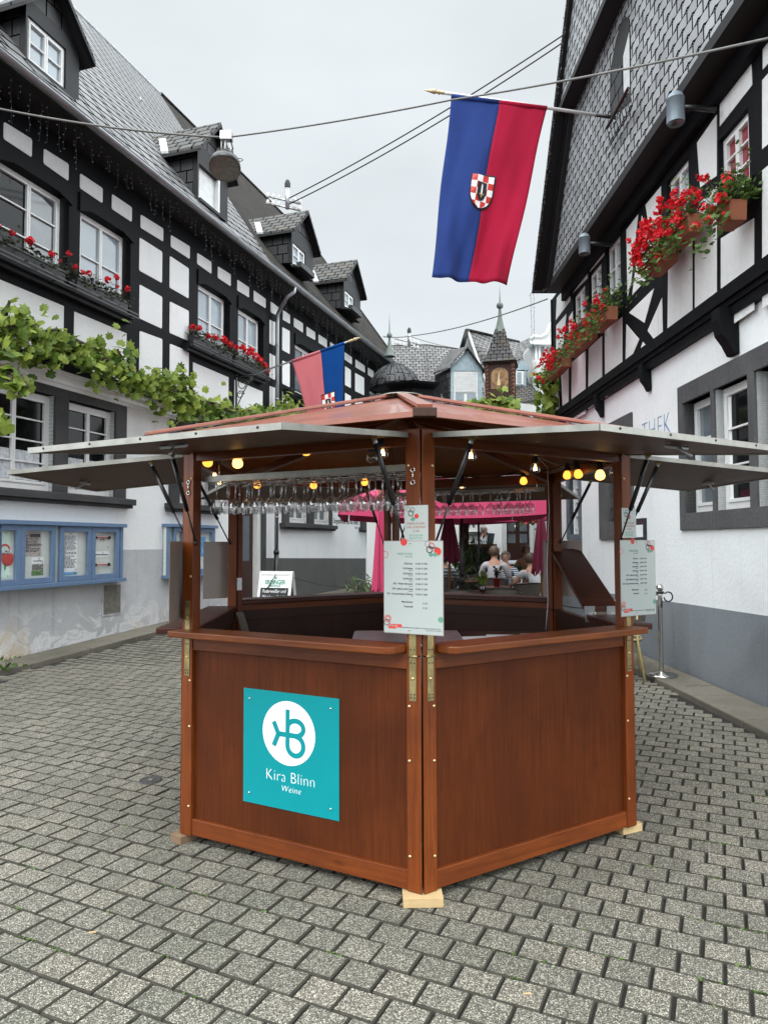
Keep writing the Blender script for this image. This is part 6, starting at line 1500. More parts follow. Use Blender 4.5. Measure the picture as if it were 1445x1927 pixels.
mb = MB(); mb.lathe([(.15, 1.24), (.10, 1.38), (.055, 1.58), (.035, 1.78), (.03, 1.86)], 'copper_green', tf(0, 0, 0), 12); mb.lathe([(.02, 1.93), (.012, 2.1), (.001, 2.42)], 'copper_green', tf(0, 0, 0), 8); mb.ball(tf(0, 0, 1.90), .085, 'copper_green', 14); mb.build('ball_finial', T5)
# gateway roof under the vines
gw = thing('gateway', 'black boarded gateway roof overgrown with vines below the wooden turret', 'gateway', aty(960, 800, 16.3)); mb = MB()
poly3(mb, ((880, 792, 16.2), (912, 766, 16.2), (950, 766, 16.2), (1010, 788, 16.2), (1045, 800, 16.2), (1045, 812, 16.2), (870, 812, 16.2)), (0, 1.6, 0), 'soffit_black'); mb.build('roof_boarding', gw)
mb = MB()
for x in (872, 1040): a = aty(x, 812, 16.3); mb.box((a.x - .1, a.y, gh(0, 16)), (a.x + .1, a.y + .2, a.z), 'turret_wood')
mb.build('gate_post', gw)
# end wall behind the cafe: white wall with brown door and window
T6 = thing('cafe_building', 'white rendered building with a brown glazed door behind the cafe garden', 'building', V((2.6, 20.5, gh(0, 20)))); Yw = 20.5
FW = Fr((0, Yw), (1, 0), (0, -1)); ax_ = lambda x: FW.U(x, 1000); az_ = lambda y: FW.Z(900, y)
du = (ax_(953), ax_(997)); wz = (az_(1000), az_(955)); wu = (ax_(874), ax_(900))
mb = MB(); holed(mb, FW, ax_(690), ax_(1075), .2, 4.6, [(du[0], du[1], .2, az_(950)), (wu[0], wu[1], wz[0], wz[1])], -.3, 0, 'plaster_white'); mb.build('wall', T6)
mb = MB(); mb.fbox(FW, du[0], du[1], .3, az_(950), -.2, -.12, 'brown_door'); 
for i in (0, 1):
    a = du[0] + .06 + i * (du[1] - du[0]) / 2; b = a + (du[1] - du[0]) / 2 - .12
    mb.fbox(FW, a, b, az_(1022), az_(1005), -.119, -.115, 'pane_mid'); mb.fbox(FW, a, b, az_(1000), az_(960), -.119, -.115, 'pane_mid')
d6 = mb.build('door', T6); mb = MB(); mb.tube([FW.P(ax_(970), az_(1000), -.08), FW.P(ax_(970), az_(988), -.08)], .02, 'steel', 6); mb.build('handle', d6)
window(T6, FW, wu[0], wu[1], wz[0], wz[1], -.08, rows=1, cols=2, pane='pane_mid'); mb = MB(); mb.fbox(FW, wu[0] - .1, wu[1] + .25, wz[0] - .12, wz[0] - .01, .001, .12, 'stone_basalt'); mb.fbox(FW, wu[1] + .02, wu[1] + .2, wz[0], wz[1], .001, .02, 'plaster_pale'); mb.build('window_trim', T6)
mb = MB(); mb.fbox(FW, ax_(945), ax_(951), .3, az_(950), .001, .05, 'plaster_pale'); mb.build('pilaster', T6)
T7 = thing('side_building', 'dark building side closing the lane beyond the parasols', 'building', V((4.5, 17, gh(2, 17)))); mb = MB(); mb.box((4.3, 13.6, -.2), (5.2, 20.3, 4.2), 'plaster_white'); mb.build('wall', T7)

# ================================================================ VINES
def vine(name, lab, paths, nleaf, spread, size, box=None, hang=.12, group=None):
    pts = [V(p) for p in paths[0]]; r = thing(name, lab, 'vine', pts[0], group); st = MB(); lf = MB()
    for path in paths:
        path = [V(p) for p in path]
        for k in range(4 if len(path) > 2 else 1):
            st.tube([p + V((rnd(-.08, .08), rnd(-.08, .08), rnd(-.08, .08))) for p in path], .018, 'stem_brown', 5)
        L = [(a - b).length for a, b in zip(path, path[1:])]; T = sum(L); n = int(nleaf * T)
        for i in range(n):
            t = rnd(0, T); k = 0
            while k < len(L) - 1 and t > L[k]: t -= L[k]; k += 1
            p = path[k].lerp(path[k + 1], min(1, t / L[k])); lump = 1 + .55 * math.sin((p.x + p.y) * 3.1) + .35 * math.sin((p.x + p.y) * 7.7)
            o = V((R_.gauss(0, spread * .8), R_.gauss(0, spread * .8), R_.gauss(0, spread) * max(.35, lump) - abs(R_.gauss(0, hang))))
            leaf(lf, p + o, V((0, -.7, .5)) + rv() * .75, V((0, 0, 1)) + rv() * .5, rnd(size * .6, size * 1.35), 'vine_leaf')
    st.build('stem', r); lf.build('foliage', r); return r
VP = [FL.P(FL.U(x, y, .38), FL.Z(x, y, .38), .38) for x, y in ((-70, 605), (0, 610), (50, 625), (100, 640), (150, 655), (200, 680), (250, 705), (300, 725), (350, 745), (400, 765), (450, 775), (500, 780), (560, 775), (590, 780))]
up_ = lambda x, y, x2, y2: [FL.P(FL.U(x, y, .38), FL.Z(x, y, .38), .38), FL.P(FL.U(x2, y2, .42), FL.Z(x2, y2, .42), .42)]
vine('grape_vine', 'long green grape vine trained along the front of the left timber house', [VP, up_(20, 600, 22, 572), [FL.P(FL.U(x, y, .38), FL.Z(x, y, .38), .38) for x, y in ((-60, 604), (0, 608), (50, 615), (100, 628), (150, 645), (200, 668))], up_(345, 740, 350, 690), up_(535, 775, 540, 740), up_(240, 690, 215, 655), up_(310, 725, 300, 695)], 125, .11, .125)
wv = [aty(x, y, Y) for x, y, Y in ((-60, 700, 7.8), (-10, 690, 7.8), (20, 700, 7.8), (35, 735, 7.8))]
vine('vine_tendril', 'vine branch hanging into the picture at the left edge before the house windows', [wv, [aty(-15, 640, 7.8), aty(22, 665, 7.8)], [aty(-10, 770, 7.8), aty(6, 800, 7.8)], [aty(30, 715, 7.8), aty(48, 722, 7.8)]], 60, .07, .15, hang=.05)
gv = [aty(x, y, Y) for x, y, Y in ((862, 775, 16.1), (890, 774, 16.1), (912, 762, 16.1), (935, 757, 16.1), (960, 768, 16.1), (978, 785, 16.1))]
vine('gateway_vine', 'bright vine growing over the black gateway roof below the turret', [gv, [aty(895, 785, 16.0), aty(965, 782, 16.0)]], 120, .13, .19, hang=.08)
vine('corner_vine', 'vine growing at the far corner of the slated house beside the boarded gable', [[aty(1030, 750, 13.9), aty(1028, 785, 13.9), aty(1036, 800, 13.9)], [aty(1034, 755, 13.9), aty(1036, 712, 13.9), aty(1015, 704, 13.9)], [aty(1034, 800, 13.9), aty(1020, 770, 13.9)]], 95, .11, .17, hang=.05)
fv = FL.P(FL.U(5, 1275, LK - .05), .06, LK + .02)
r = thing('pavement_weed', 'small green weed at the foot of the left house wall', 'weed', fv); mb = MB()
for k in range(26): q = fv + V((rnd(-.15, .2), rnd(-.1, .12), rnd(0, .14) if k < 14 else rnd(0, .03))); leaf(mb, q, rv() + V((0, 0, .6)), rv(), rnd(.03, .07), 'geranium_leaf', 'round')
for k in range(6): mb.tube([fv, fv + V((rnd(-.12, .12), rnd(-.1, .1), .13))], .003, 'stem_brown', 3)
mb.build('foliage', r)
# ================================================================ CAFE GARDEN BEHIND THE BOOTH
def G3(x, y, z=0): return V((x, y, gh(x, y) + z))
def atz(px, py, zrel):                     # point zrel above the (rising) street
    Y = 8.0
    for _ in range(40):
        p = aty(px, py, Y); t = p.z - (gh(p.x, Y) + zrel); Y += t * (6 if abs(t) > .02 else 2) * (1 if py > HOR else -1); Y = min(max(Y, 3), 26)
    return aty(px, py, Y)
def parasol(name, lab, c, half, ze, zp, rot=0, val=.22, cloth_='parasol_cloth', pole_m='black_metal', polexy=None):
    r = thing(name, lab, 'parasol', G3(c[0], c[1]), 'parasols in the cafe garden'); mb = MB(); k = 4
    P = []
    for i in range(4):
        a = rot + PI / 4 + i * PI / 2; P.append(V((c[0] + half * math.sqrt(2) * math.cos(a), c[1] + half * math.sqrt(2) * math.sin(a), ze)))
    T = V((c[0], c[1], zp))
    for i in range(4):
        A, B = P[i], P[(i + 1) % 4]; n = 6
        for j in range(n):
            for q in range(n):
                f = lambda s, t: (A.lerp(B, s)).lerp(T, t) - V((0, 0, .06 * 4 * s * (1 - s) * (1 - t)))
                s0, s1, t0, t1 = j / n, (j + 1) / n, q / n, (q + 1) / n
                mb.face([f(s0, t0), f(s1, t0), f(s1, t1), f(s0, t1)], cloth_, True)
    mb.build('canopy', r); mb = MB()
    for i in range(4):
        A, B = P[i], P[(i + 1) % 4]; n = 14; g = lambda s: A.lerp(B, s) - V((0, 0, .06 * 4 * s * (1 - s)))
        for j in range(n):
            w0 = .012 * math.sin(j * 2.1); w1 = .012 * math.sin((j + 1) * 2.1); o = ((A + B) / 2 - T); o.z = 0; o.normalize()
            mb.face([g(j / n) + o * .004, g((j + 1) / n) + o * .004, g((j + 1) / n) + o * (.02 + w1) - V((0, 0, val)), g(j / n) + o * (.02 + w0) - V((0, 0, val))], cloth_, True)
    mb.build('valance', r); mb = MB(); px_ = polexy or c
    mb.tube([G3(px_[0], px_[1]), V((px_[0], px_[1], zp - .02))], .024, pole_m, 10); mb.tube([G3(px_[0], px_[1], .9), G3(px_[0], px_[1], 1.05)], .045, pole_m, 10); mb.lathe([(.28, 0), (.28, .05), (.05, .08), (.04, .2)], 'stone_basalt', G3(px_[0], px_[1]), 16); mb.build('pole', r); mb = MB()
    for p in P: mb.tube([T - V((0, 0, .05)), p], .012, 'cask_wood', 5); mb.tube([V((px_[0], px_[1], ze + .0)), T.lerp(p, .5) - V((0, 0, .02))], .010, 'cask_wood', 5)
    mb.build('ribs', r); return r
c1 = aty(822, 950, 10.9)
parasol('parasol', 'large open pink parasol seen through the booth over the cafe tables', (c1.x, c1.y), 1.42, 2.20, 2.62, .0, polexy=(aty(869, 1000, 10.9).x, 10.9))
c2 = aty(990, 960, 14.5); parasol('parasol', 'smaller looking open pink parasol behind, at the right end of the cafe garden', (c2.x - .9, c2.y + .6), 1.2, 2.28, 2.6, .1)
c3 = aty(880, 960, 17.5); parasol('parasol', 'grey open parasol on a wooden pole before the far white wall', (c3.x, c3.y), .62, 2.22, 2.5, 0, .05, 'parasol_grey', 'cask_wood')
def closed(lab, x, yt, yb, wpx, Y, m):
    T, B = aty(x, yt, Y), aty(x, yb, Y); w = wpx / 2 * Y / FPX; r = thing('closed_parasol', lab, 'parasol', G3(B.x, Y), 'closed parasols in the cafe garden'); mb = MB(); n = 20; vs = []; fs = []; H = 8
    for j in range(H + 1):
        t = j / H; z = T.z + (B.z - T.z) * t; rr = w * (.12 + .88 * t ** .8)
        for i in range(n): a = 2 * PI * i / n; q = rr * (1 + .22 * math.cos(i * PI)) * (1 if i % 4 else .9); vs.append(V((T.x + q * math.cos(a), Y + q * math.sin(a), z + (.06 * (i % 3) if j == H else 0))))
    for j in range(H):
        for i in range(n): i2 = (i + 1) % n; fs.append((j * n + i2, j * n + i, (j + 1) * n + i, (j + 1) * n + i2))
    mb.mesh(vs, fs, m, False); mb.build('folded_canopy', r); mb = MB(); mb.tube([G3(T.x, Y), V((T.x, Y, T.z + .08))], .022, 'cask_wood', 8); mb.build('pole', r)
    mb = MB(); mb.lathe([(.28, 0), (.28, .05), (.05, .08)], 'stone_basalt', G3(T.x, Y), 14); mb.build('base', r)
closed('dark red closed parasol standing left of the seated guests', 845, 960, 1062, 42, 11.6, 'parasol_closed')
closed('dark red closed parasol at the right side of the cafe garden', 1018, 955, 1085, 34, 11.2, 'parasol_closed')
closed('bright pink folded parasol seen between the menu sheet and the left opening', 716, 925, 1125, 30, 8.3, 'parasol_cloth')

# skinned figures
def skin(mb, J, E, m, root=0, sub=1):
    bm = bmesh.new(); L = bm.verts.layers.skin.verify(); vs = []
    for i, (p, r) in enumerate(J):
        v = bm.verts.new(p); v[L].radius = (r, r); v[L].use_root = (i == root); vs.append(v)
    for a, b in E: bm.edges.new((vs[a], vs[b]))
    me = bpy.data.meshes.new('s'); bm.to_mesh(me); bm.free(); o = bpy.data.objects.new('s', me); COL.objects.link(o)
    k = o.modifiers.new('skin', 'SKIN'); k.use_smooth_shade = True
    s = o.modifiers.new('sub', 'SUBSURF'); s.levels = sub; s.render_levels = sub
    dg = bpy.context.evaluated_depsgraph_get(); r = bpy.data.meshes.new_from_object(o.evaluated_get(dg))
    mb.mesh([v.co.copy() for v in r.vertices], [tuple(p.vertices) for p in r.polygons], m, True)
    bpy.data.objects.remove(o); bpy.data.meshes.remove(me); bpy.data.meshes.remove(r)
def person(lab, H, face, shirt, hair, seated=True, lean=.05, hands=((-.17, .38, -.50), (.17, .38, -.50)), sk='skin', look=None, bald=False, elbows=None, long_=False, sleeves=True, trousers='trousers_dark'):
    f = V((face[0], face[1], 0)).normalized(); r = V((f.y, -f.x, 0)); up = V((0, 0, 1))
    lk = V((look[0], look[1], 0)).normalized() if look else f; lr = V((lk.y, -lk.x, 0))
    root = thing('person', lab, 'person', V((H.x, H.y, gh(H.x, H.y))))
    def Q(a, b, c): return H + r * a + f * b + up * c
    def K(a, b, c): return H + lr * a + lk * b + up * c
    pel = Q(0, -lean * 1.5 - .02, -.74) ; g = gh(H.x, H.y)
    fz_ = g + .04 - H.z
    if seated: kn = [(-.11, .42, -.70), (.11, .42, -.70)]; ft = [(-.12, .40, fz_ + .02), (.12, .40, fz_ + .02)]; to = [(-.13, .56, fz_), (.13, .56, fz_)]
    else: kn = [(-.09, .03, fz_ + .46), (.09, .0, fz_ + .46)]; ft = [(-.10, 0, fz_ + .05), (.10, -.03, fz_ + .05)]; to = [(-.12, .14, fz_), (.12, .11, fz_)]
    if not seated: pel = Q(0, 0, -.70)
    J = [(pel, .125), (pel.lerp(Q(0, -lean, -.42), .5), .115), (Q(0, -lean, -.40), .13), (Q(0, -.01, -.24), .085), (Q(0, -.01, -.13), .052), (K(0, .005, -.06), .066), (K(0, 0, .02), .085), (K(0, -.005, .09), .06)]
    E = [(i, i + 1) for i in range(7)]
    el_ = elbows or ((-.27, .06, -.47), (.27, .06, -.47))
    hz_ = []
    for s in (0, 1):
        sg_ = -1 if s == 0 else 1; b = len(J)
        h = Q(*hands[s]); e = Q(*el_[s]); sh = Q(.185 * sg_, -.02, -.235); wv = (h - e).normalized()
        J += [(sh, .060), (e, .043), (h, .027), (h + wv * .07, .030)]; E += [(3, b), (b, b + 1), (b + 1, b + 2), (b + 2, b + 3)]
        side = wv.cross(up).normalized()
        for q in range(4):
            c = len(J); o = (q - 1.5) * .019; l = (.05, .058, .054, .042)[q]
            J += [(h + wv * .085 + side * o, .009), (h + wv * (.085 + l) + side * o * 1.2 - up * .012, .007), (h + wv * (.085 + l * 1.5) + side * o * 1.2 - up * .03, .006)]
            E += [(b + 3, c), (c, c + 1), (c + 1, c + 2)]
        c = len(J); J += [(h + wv * .03 + side * -.035 * sg_, .010), (h + wv * .07 + side * -.055 * sg_, .008)]; E += [(b + 3, c), (c, c + 1)]
    for s in (0, 1):
        b = len(J); sg_ = -1 if s == 0 else 1
        J += [(pel + r * .09 * sg_ - up * .03, .09), (Q(*kn[s]), .06), (Q(*ft[s]), .042), (Q(*to[s]), .035)]; E += [(0, b), (b, b + 1), (b + 1, b + 2), (b + 2, b + 3)]
    mb = MB(); skin(mb, J, E, sk, 0, 1)
    body = mb.build('body', root)
    mb = MB(); mb.ball(K(0, .088, -.005), .014, sk, 8, 1.3)
    mb.ball(K(-.083, 0, -.0), .018, sk, 8, 1.5); mb.ball(K(.083, 0, -.0), .018, sk, 8, 1.5); mb.build('nose_and_ears', root)
    mb = MB()
    for s in (-1, 1): mb.ball(K(.032 * s, .078, .022), .009, 'ink', 8)
    mb.build('eyes', root); mb = MB(); mb.tube([K(-.025, .072, -.045), K(0, .082, -.05), K(.025, .072, -.045)], .0045, 'ink_brown', 5); mb.build('mouth', root)
    mb = MB(); vs = []; fs = []; n = 18; H_ = 9
    for j in range(H_ + 1):
        ph = PI * .76 * j / H_
        for i in range(n):
            t = 2 * PI * i / n; d = V((math.cos(t) * math.sin(ph), math.sin(t) * math.sin(ph), math.cos(ph)))
            fr = max(0, d.y); rr = .103 + .006 * math.sin(7 * t + j) ; z = d.z * .112
            if fr > .35: z = max(z, .055 + .02 * (fr - .35))
            if bald: z = min(max(z, -.08), .045 if d.y > -.6 else .06); rr = .094
            vs.append(K(d.x * rr, d.y * rr * (1.0 if d.y < 0 else .88) - .008, .015 + z))
    for j in range(H_):
        for i in range(n): i2 = (i + 1) % n; fs.append((j * n + i, j * n + i2, (j + 1) * n + i2, (j + 1) * n + i))
    if bald: fs = [q for k, q in enumerate(fs) if k >= 4 * n]
    mb.mesh(vs, fs, hair, True)
    if long_: mb.ball(K(0, -.09, .03), .05, hair, 10, 1.0)
    mb.build('hair', root)
    # shirt
    J = [(pel + up * .02, .142), (pel.lerp(Q(0, -lean, -.42), .5), .135), (Q(0, -lean, -.40), .150), (Q(0, -.012, -.255), .10), (Q(0, -.012, -.175), .066)]; E = [(0, 1), (1, 2), (2, 3), (3, 4)]
    for s in (0, 1):
        sg_ = -1 if s == 0 else 1; b = len(J); h = Q(*hands[s]); e = Q(*el_[s]); sh = Q(.19 * sg_, -.02, -.24)
        J += [(sh, .076), (sh.lerp(e, .8 if sleeves != 'short' else .62), .066)]; E += [(3, b), (b, b + 1)]
        if sleeves is True: J += [(e, .056), (e.lerp(h, .88), .042)]; E += [(b + 1, b + 2), (b + 2, b + 3)]
    if shirt: mb = MB(); skin(mb, J, E, shirt, 0, 1); mb.build('shirt', root)
    J = [(pel, .135)]; E = []
    for s in (0, 1):
        sg_ = -1 if s == 0 else 1; b = len(J); J += [(pel + r * .09 * sg_ - up * .03, .10), (Q(*kn[s]), .072), (Q(*ft[s]) + up * .05, .055)]; E += [(0, b), (b, b + 1), (b + 1, b + 2)]
    mb = MB(); skin(mb, J, E, trousers, 0, 1); mb.build('trousers', root)
    mb = MB()
    for s in (0, 1): mb.tube([Q(*ft[s]) - f * .05 - up * .01, Q(*to[s])], [.048, .036], 'black_rubber', 8)
    mb.build('shoes', root); return root
person('person with wavy brown hair in a pale shirt sitting with their back to the viewer', aty(930, 1039, 13.6), (.25, 1), 'shirt_pale', 'hair_light', hands=((-.10, .30, -.42), (.20, .32, -.42)), look=(.5, 1))
person('smiling person with glasses and short grey hair in a striped shirt at the cafe table', aty(951, 1049, 14.5), (-.35, -1), 'shirt_striped', 'hair_grey', hands=((-.15, .3, -.38), (.15, .28, -.38)))
person('person in a grey polo shirt bent over the table with one elbow out', aty(998, 1053, 12.6), (-.3, 1), 'shirt_grey', 'hair_brown', lean=.22, hands=((-.10, .30, -.34), (.36, .12, -.40)), elbows=((-.30, .05, -.42), (.42, -.12, -.50)), sleeves='short', look=(-.2, 1))
person('tanned person with tied back dark hair glancing sideways in the rear of the cafe', aty(990, 1036, 15.6), (-.6, -1), None, 'hair_brown', sk='skin_tan', look=(.8, -1), long_=True)
person('balding person in a white shirt standing by the menu stand', aty(911, 997, 18.6), (1, -.35), 'shirt_white', 'hair_grey', seated=False, lean=0, hands=((-.2, .28, -.62), (.2, .28, -.62)), look=(1, -.2), bald=True)
person('person in a dark patterned shirt half hidden behind the menu sheet', aty(836, 1050, 13.0), (.6, 1), 'shirt_pattern', 'hair_light', hands=((-.1, .3, -.4), (.15, .3, -.4)))

# chairs and tables
def chair(lab, wick='wicker', tub='bamboo'):
    r = thing('bistro_chair', lab, 'chair', (0, 0, 0)); mb = MB()
    mb.lathe([(.0001, .44), (.20, .44), (.215, .45), (.215, .47), (.20, .478), (.0001, .475)], wick, (0, 0, 0), 18); mb.build('seat', r)
    arc = lambda rad, z, a0=-30, a1=210, n=14: [V((rad * math.cos(math.radians(a0 + (a1 - a0) * i / n)), -rad * .95 * math.sin(math.radians(a0 + (a1 - a0) * i / n)), z)) for i in range(n + 1)]
    mb = MB(); top = arc(.27, .80, 10, 170); bot = arc(.24, .56, 10, 170)
    for i in range(len(top) - 1):
        b = .05 * math.sin(PI * i / (len(top) - 1)); b2 = .05 * math.sin(PI * (i + 1) / (len(top) - 1)); t0, t1 = top[i] + V((0, 0, b)), top[i + 1] + V((0, 0, b2)); o = V((0, -.012, 0))
        mb.prism([bot[i], bot[i + 1], t1, t0], [bot[i] + o, bot[i + 1] + o, t1 + o, t0 + o], wick)
    mb.build('backrest', r); mb = MB(); cu = [p + V((0, 0, .05 * math.sin(PI * i / 14) - (.0 if 1 < i < 13 else .0))) for i, p in enumerate(arc(.275, .81, -5, 185))]
    mb.tube([V((.25, .17, .66))] + [cu[0]] + cu + [V((-.25, .17, .66))], .015, tub, 8)
    mb.tube([V((.25, .17, .66)), V((.20, .18, .0))], .014, tub, 8); mb.tube([V((-.25, .17, .66)), V((-.20, .18, 0))], .014, tub, 8)
    mb.tube(arc(.22, .47, 0, 360, 20), .012, tub, 6); mb.build('frame', r)
    for s in (-1, 1): mb = MB(); mb.tube([V((s * .22, -.14, .80)), V((s * .19, -.15, .46)), V((s * .24, -.22, 0))], .014, tub, 8); mb.build('leg', r)
    return r
ch0 = chair('bamboo framed bistro chair with grey woven back behind the right front booth post'); p = G3(*aty(1172, 1200, 8.4).xy); ch0.location = p; ch0.rotation_euler = (0, 0, math.radians(75)); ch0['group'] = 'bistro chairs'
ch1 = dup(ch0, TR(G3(*aty(1160, 1200, 9.1).xy), math.radians(-40)), 'second bistro chair, farther back than the one at the right front booth post', 'bistro chairs')
cd = chair('dark woven bistro chair with its back to the viewer just behind the booth rail', 'wicker', 'black_metal'); cd['group'] = 'dark cafe chairs'
p = aty(853, 1106, 10.6); cd.location = G3(p.x, 10.6); cd.rotation_euler = (0, 0, .2); cd['label'] = 'dark woven chair nearest the menu sheet, behind the booth rail'
for x, Y, a, l in ((944, 11.0, -.15, 'dark woven chair right of the potted herb, behind the booth rail'), (990, 12.35, .25, 'black chair carrying the person in the grey polo shirt'), (928, 13.4, -.2, 'dark chair under the person in the pale shirt'), (956, 14.7, 2.9, 'dark chair under the smiling person in stripes'), (990, 15.8, 2.6, 'dark chair under the tanned person in the rear'), (836, 12.9, -.5, 'dark chair under the person in the patterned shirt'), (877, 14.4, 1.4, 'pale rimmed dark chair at the round table behind the parasol pole')):
    p = aty(x, 1080, Y); dup(cd, TR(G3(p.x, Y), a), l, 'dark cafe chairs')
def table(lab, x, Y, w, d, m='table_wood', rnd_=False, a=0):
    p = aty(x, 1090, Y); o = G3(p.x, Y); r = thing('cafe_table', lab, 'table', o, 'cafe tables'); mb = MB()
    if rnd_: mb.lathe([(.0001, .72), (w / 2, .72), (w / 2 + .005, .735), (w / 2, .75), (.0001, .75)], m, o, 24)
    else:
        c, s = math.cos(a), math.sin(a); A = [o + V((i * w / 2 * c - j * d / 2 * s, i * w / 2 * s + j * d / 2 * c, .72)) for i, j in ((-1, -1), (1, -1), (1, 1), (-1, 1))]; mb.hexa(A + [q + V((0, 0, .03)) for q in A], m)
    mb.build('table_top', r, bevel=.004); mb = MB(); mb.tube([o + V((0, 0, .04)), o + V((0, 0, .72))], .03, 'black_metal', 8)
    for k in range(4): t = k * PI / 2 + .4; mb.tube([o + V((0, 0, .10)), o + V((.28 * math.cos(t), .28 * math.sin(t), .015))], .018, 'black_metal', 6)
    mb.build('pedestal', r); return o + V((0, 0, .75))
tA = table('rectangular brown table with the potted herb, behind the booth rail', 905, 11.5, 1.15, .7, a=.1)
tB = table('dark round table with a red pot in front of the person in the pale shirt', 940, 12.6, .75, .75, rnd_=True)
tC = table('table between the seated guests holding glasses', 962, 13.9, .8, .7, a=.1)
tD = table('round table behind the left parasol pole', 872, 14.0, .7, .7, rnd_=True); tE = table('small reddish round table farther back near the oleander', 888, 16.0, .7, .7, rnd_=True)
def plant(name, lab, o, pot, pr, ph, h, n, m, kind, ls, spread, cat='plant'):
    r = thing(name, lab, cat, o); mb = MB(); mb.lathe([(pr * .7, 0), (pr, ph * .9), (pr * 1.06, ph * .92), (pr * 1.06, ph), (pr * .9, ph), (pr * .88, ph * .9), (.0001, ph * .88)], pot, o, 18); mb.build('pot', r); mb = MB(); st = MB()
    for k in range(max(5, n // 12)):
        t = rnd(0, 6.3); q = rnd(0, spread); tip = o + V((math.cos(t) * q, math.sin(t) * q, ph + h * rnd(.5, 1))); b = o + V((0, 0, ph)); st.tube([b, b.lerp(tip, .5) + V((0, 0, .05)), tip], .006 if h > .3 else .003, 'stem_brown', 4)
        for j in range(12): s = rnd(.25, 1); c = b.lerp(tip, s); leaf(mb, c + rv() * ls * .6, rv() + V((0, 0, .6)), (tip - b).normalized() + rv() * .8, ls * rnd(.7, 1.3), m, kind)
    st.build('stem', r); mb.build('foliage', r); return r
hp = tA + V((.0, -.15, 0)); plant('herb_pot', 'bright green potted herb with a small black number tag on the brown table', hp, 'red_pot', .055, .08, .26, 190, 'herb_leaf', 'round', .035, .13)
mb = MB(); fr_ = Fr((hp.x - .02, hp.y - .13), (1, .1), (.1, -1)); zz = hp.z; mb.fbox(fr_, -.045, .045, .03 + zz, .115 + zz, 0, .006, 'black_paint'); text_into(mb, '43', fr_, 0, .05 + zz, .007, .075, 'chalk', 'CENTER', .001, depth=.0005); mb.tube([fr_.P(0, zz, 0), fr_.P(0, zz + .04, 0)], .004, 'stem_brown', 4); tag(mb.build('number_tag'), 'small black tag with the white number 43 in the potted herb', 'table number')
plant('red_pot_plant', 'small plant in a red pot on the dark round table', tB + V((-.05, 0, 0)), 'red_pot', .07, .15, .22, 60, 'geranium_dark', 'round', .04, .08)
plant('terracotta_plant', 'plant in a terracotta pot beside the brown table, left of the herb', G3(aty(884, 1080, 12.3).x, 12.3, .0), 'terracotta', .18, .42, .55, 130, 'geranium_dark', 'round', .07, .25)
plant('rear_pot_plant', 'leafy pot plant in front of the tanned person in the rear', G3(aty(978, 1060, 14.9).x, 14.9, .55), 'terracotta', .14, .22, .32, 120, 'oleander_leaf', 'round', .07, .2)
plant('oleander', 'dense oleander in front of the wooden chalkboard in the rear of the cafe', G3(aty(893, 1050, 15.6).x, 15.6), 'stone_basalt', .25, .4, 1.25, 420, 'oleander_leaf', 'lance', .24, .5)
plant('oleander', 'lighter narrow leaved bush left of the dense oleander', G3(aty(866, 1050, 15.9).x, 15.9), 'stone_basalt', .2, .4, 1.2, 200, 'geranium_leaf', 'lance', .2, .3)
op = aty(683, 1110, 9.2); plant('oleander', 'thin potted oleander behind the rope left of the pink folded parasol', G3(op.x, 9.2, .35), 'earth_brown', .24, .30, .55, 110, 'oleander_leaf', 'lance', .15, .26)
mb = MB(); mb.box((op.x - .2, 9.05, gh(op.x, 9.2)), (op.x + .2, 9.45, gh(op.x, 9.2) + .349), 'turret_wood'); tag(mb.build('plant_stand', bevel=.01), 'low dark stand under the thin potted oleander', 'stand')
hb = aty(1000, 968, 13.2); r = thing('hanging_geranium', 'small flowering plant hanging under the far parasol', 'plant', hb - V((0, 0, .3))); mb = MB(); fl = MB()
for k in range(70): leaf(mb, hb + V((R_.gauss(0, .16) - .1, R_.gauss(0, .1), R_.gauss(0, .12))), rv(), rv(), .07, 'geranium_leaf', 'round')
for k in range(14): leaf(fl, hb + V((R_.gauss(0, .14) - .1, -.1, R_.gauss(0, .1))), V((0, -1, .2)), rv(), .06, 'petal_red', 'round')
mb.build('foliage', r); fl.build('flowers', r)
# chalkboard, menu stand, service station, glasses
cb = G3(aty(908, 1040, 16.2).x, 16.2); r = thing('chalkboard', 'wood framed chalkboard behind the dense oleander', 'chalkboard', cb); mb = MB(); fr_ = Fr((cb.x, cb.y), (1, 0), (0, -1)); z0 = cb.z
for (a, b, c, d) in ((-.32, -.25, 0, 1.5), (.25, .32, 0, 1.5), (-.25, .25, 1.43, 1.5), (-.25, .25, .3, .37)): mb.fbox(fr_, a, b, z0 + c, z0 + d, 0, .05, 'cask_wood')
mb.build('frame', r); mb = MB(); mb.fbox(fr_, -.25, .25, z0 + .37, z0 + 1.43, .01, .03, 'chalkboard'); mb.build('board', r)
ms = G3(aty(924, 1010, 17.8).x, 17.8); r = thing('menu_stand', 'tilted dark menu lectern before the standing balding person', 'menu stand', ms); mb = MB(); A = aty(916, 1026, 17.8); B = aty(930, 1004, 17.9)
mb.prism([A, aty(927, 1030, 17.7), aty(931, 1004, 17.9), aty(918, 1003, 18.0)], [p + V((0, .05, 0)) for p in (A, aty(927, 1030, 17.7), aty(931, 1004, 17.9), aty(918, 1003, 18.0))], 'window_blue'); mb.build('panel', r); mb = MB(); mb.tube([ms, ms + V((0, .05, 1.2))], .025, 'black_metal', 8); mb.lathe([(.2, 0), (.2, .03), (.03, .05)], 'black_metal', ms, 14); mb.build('stand', r)
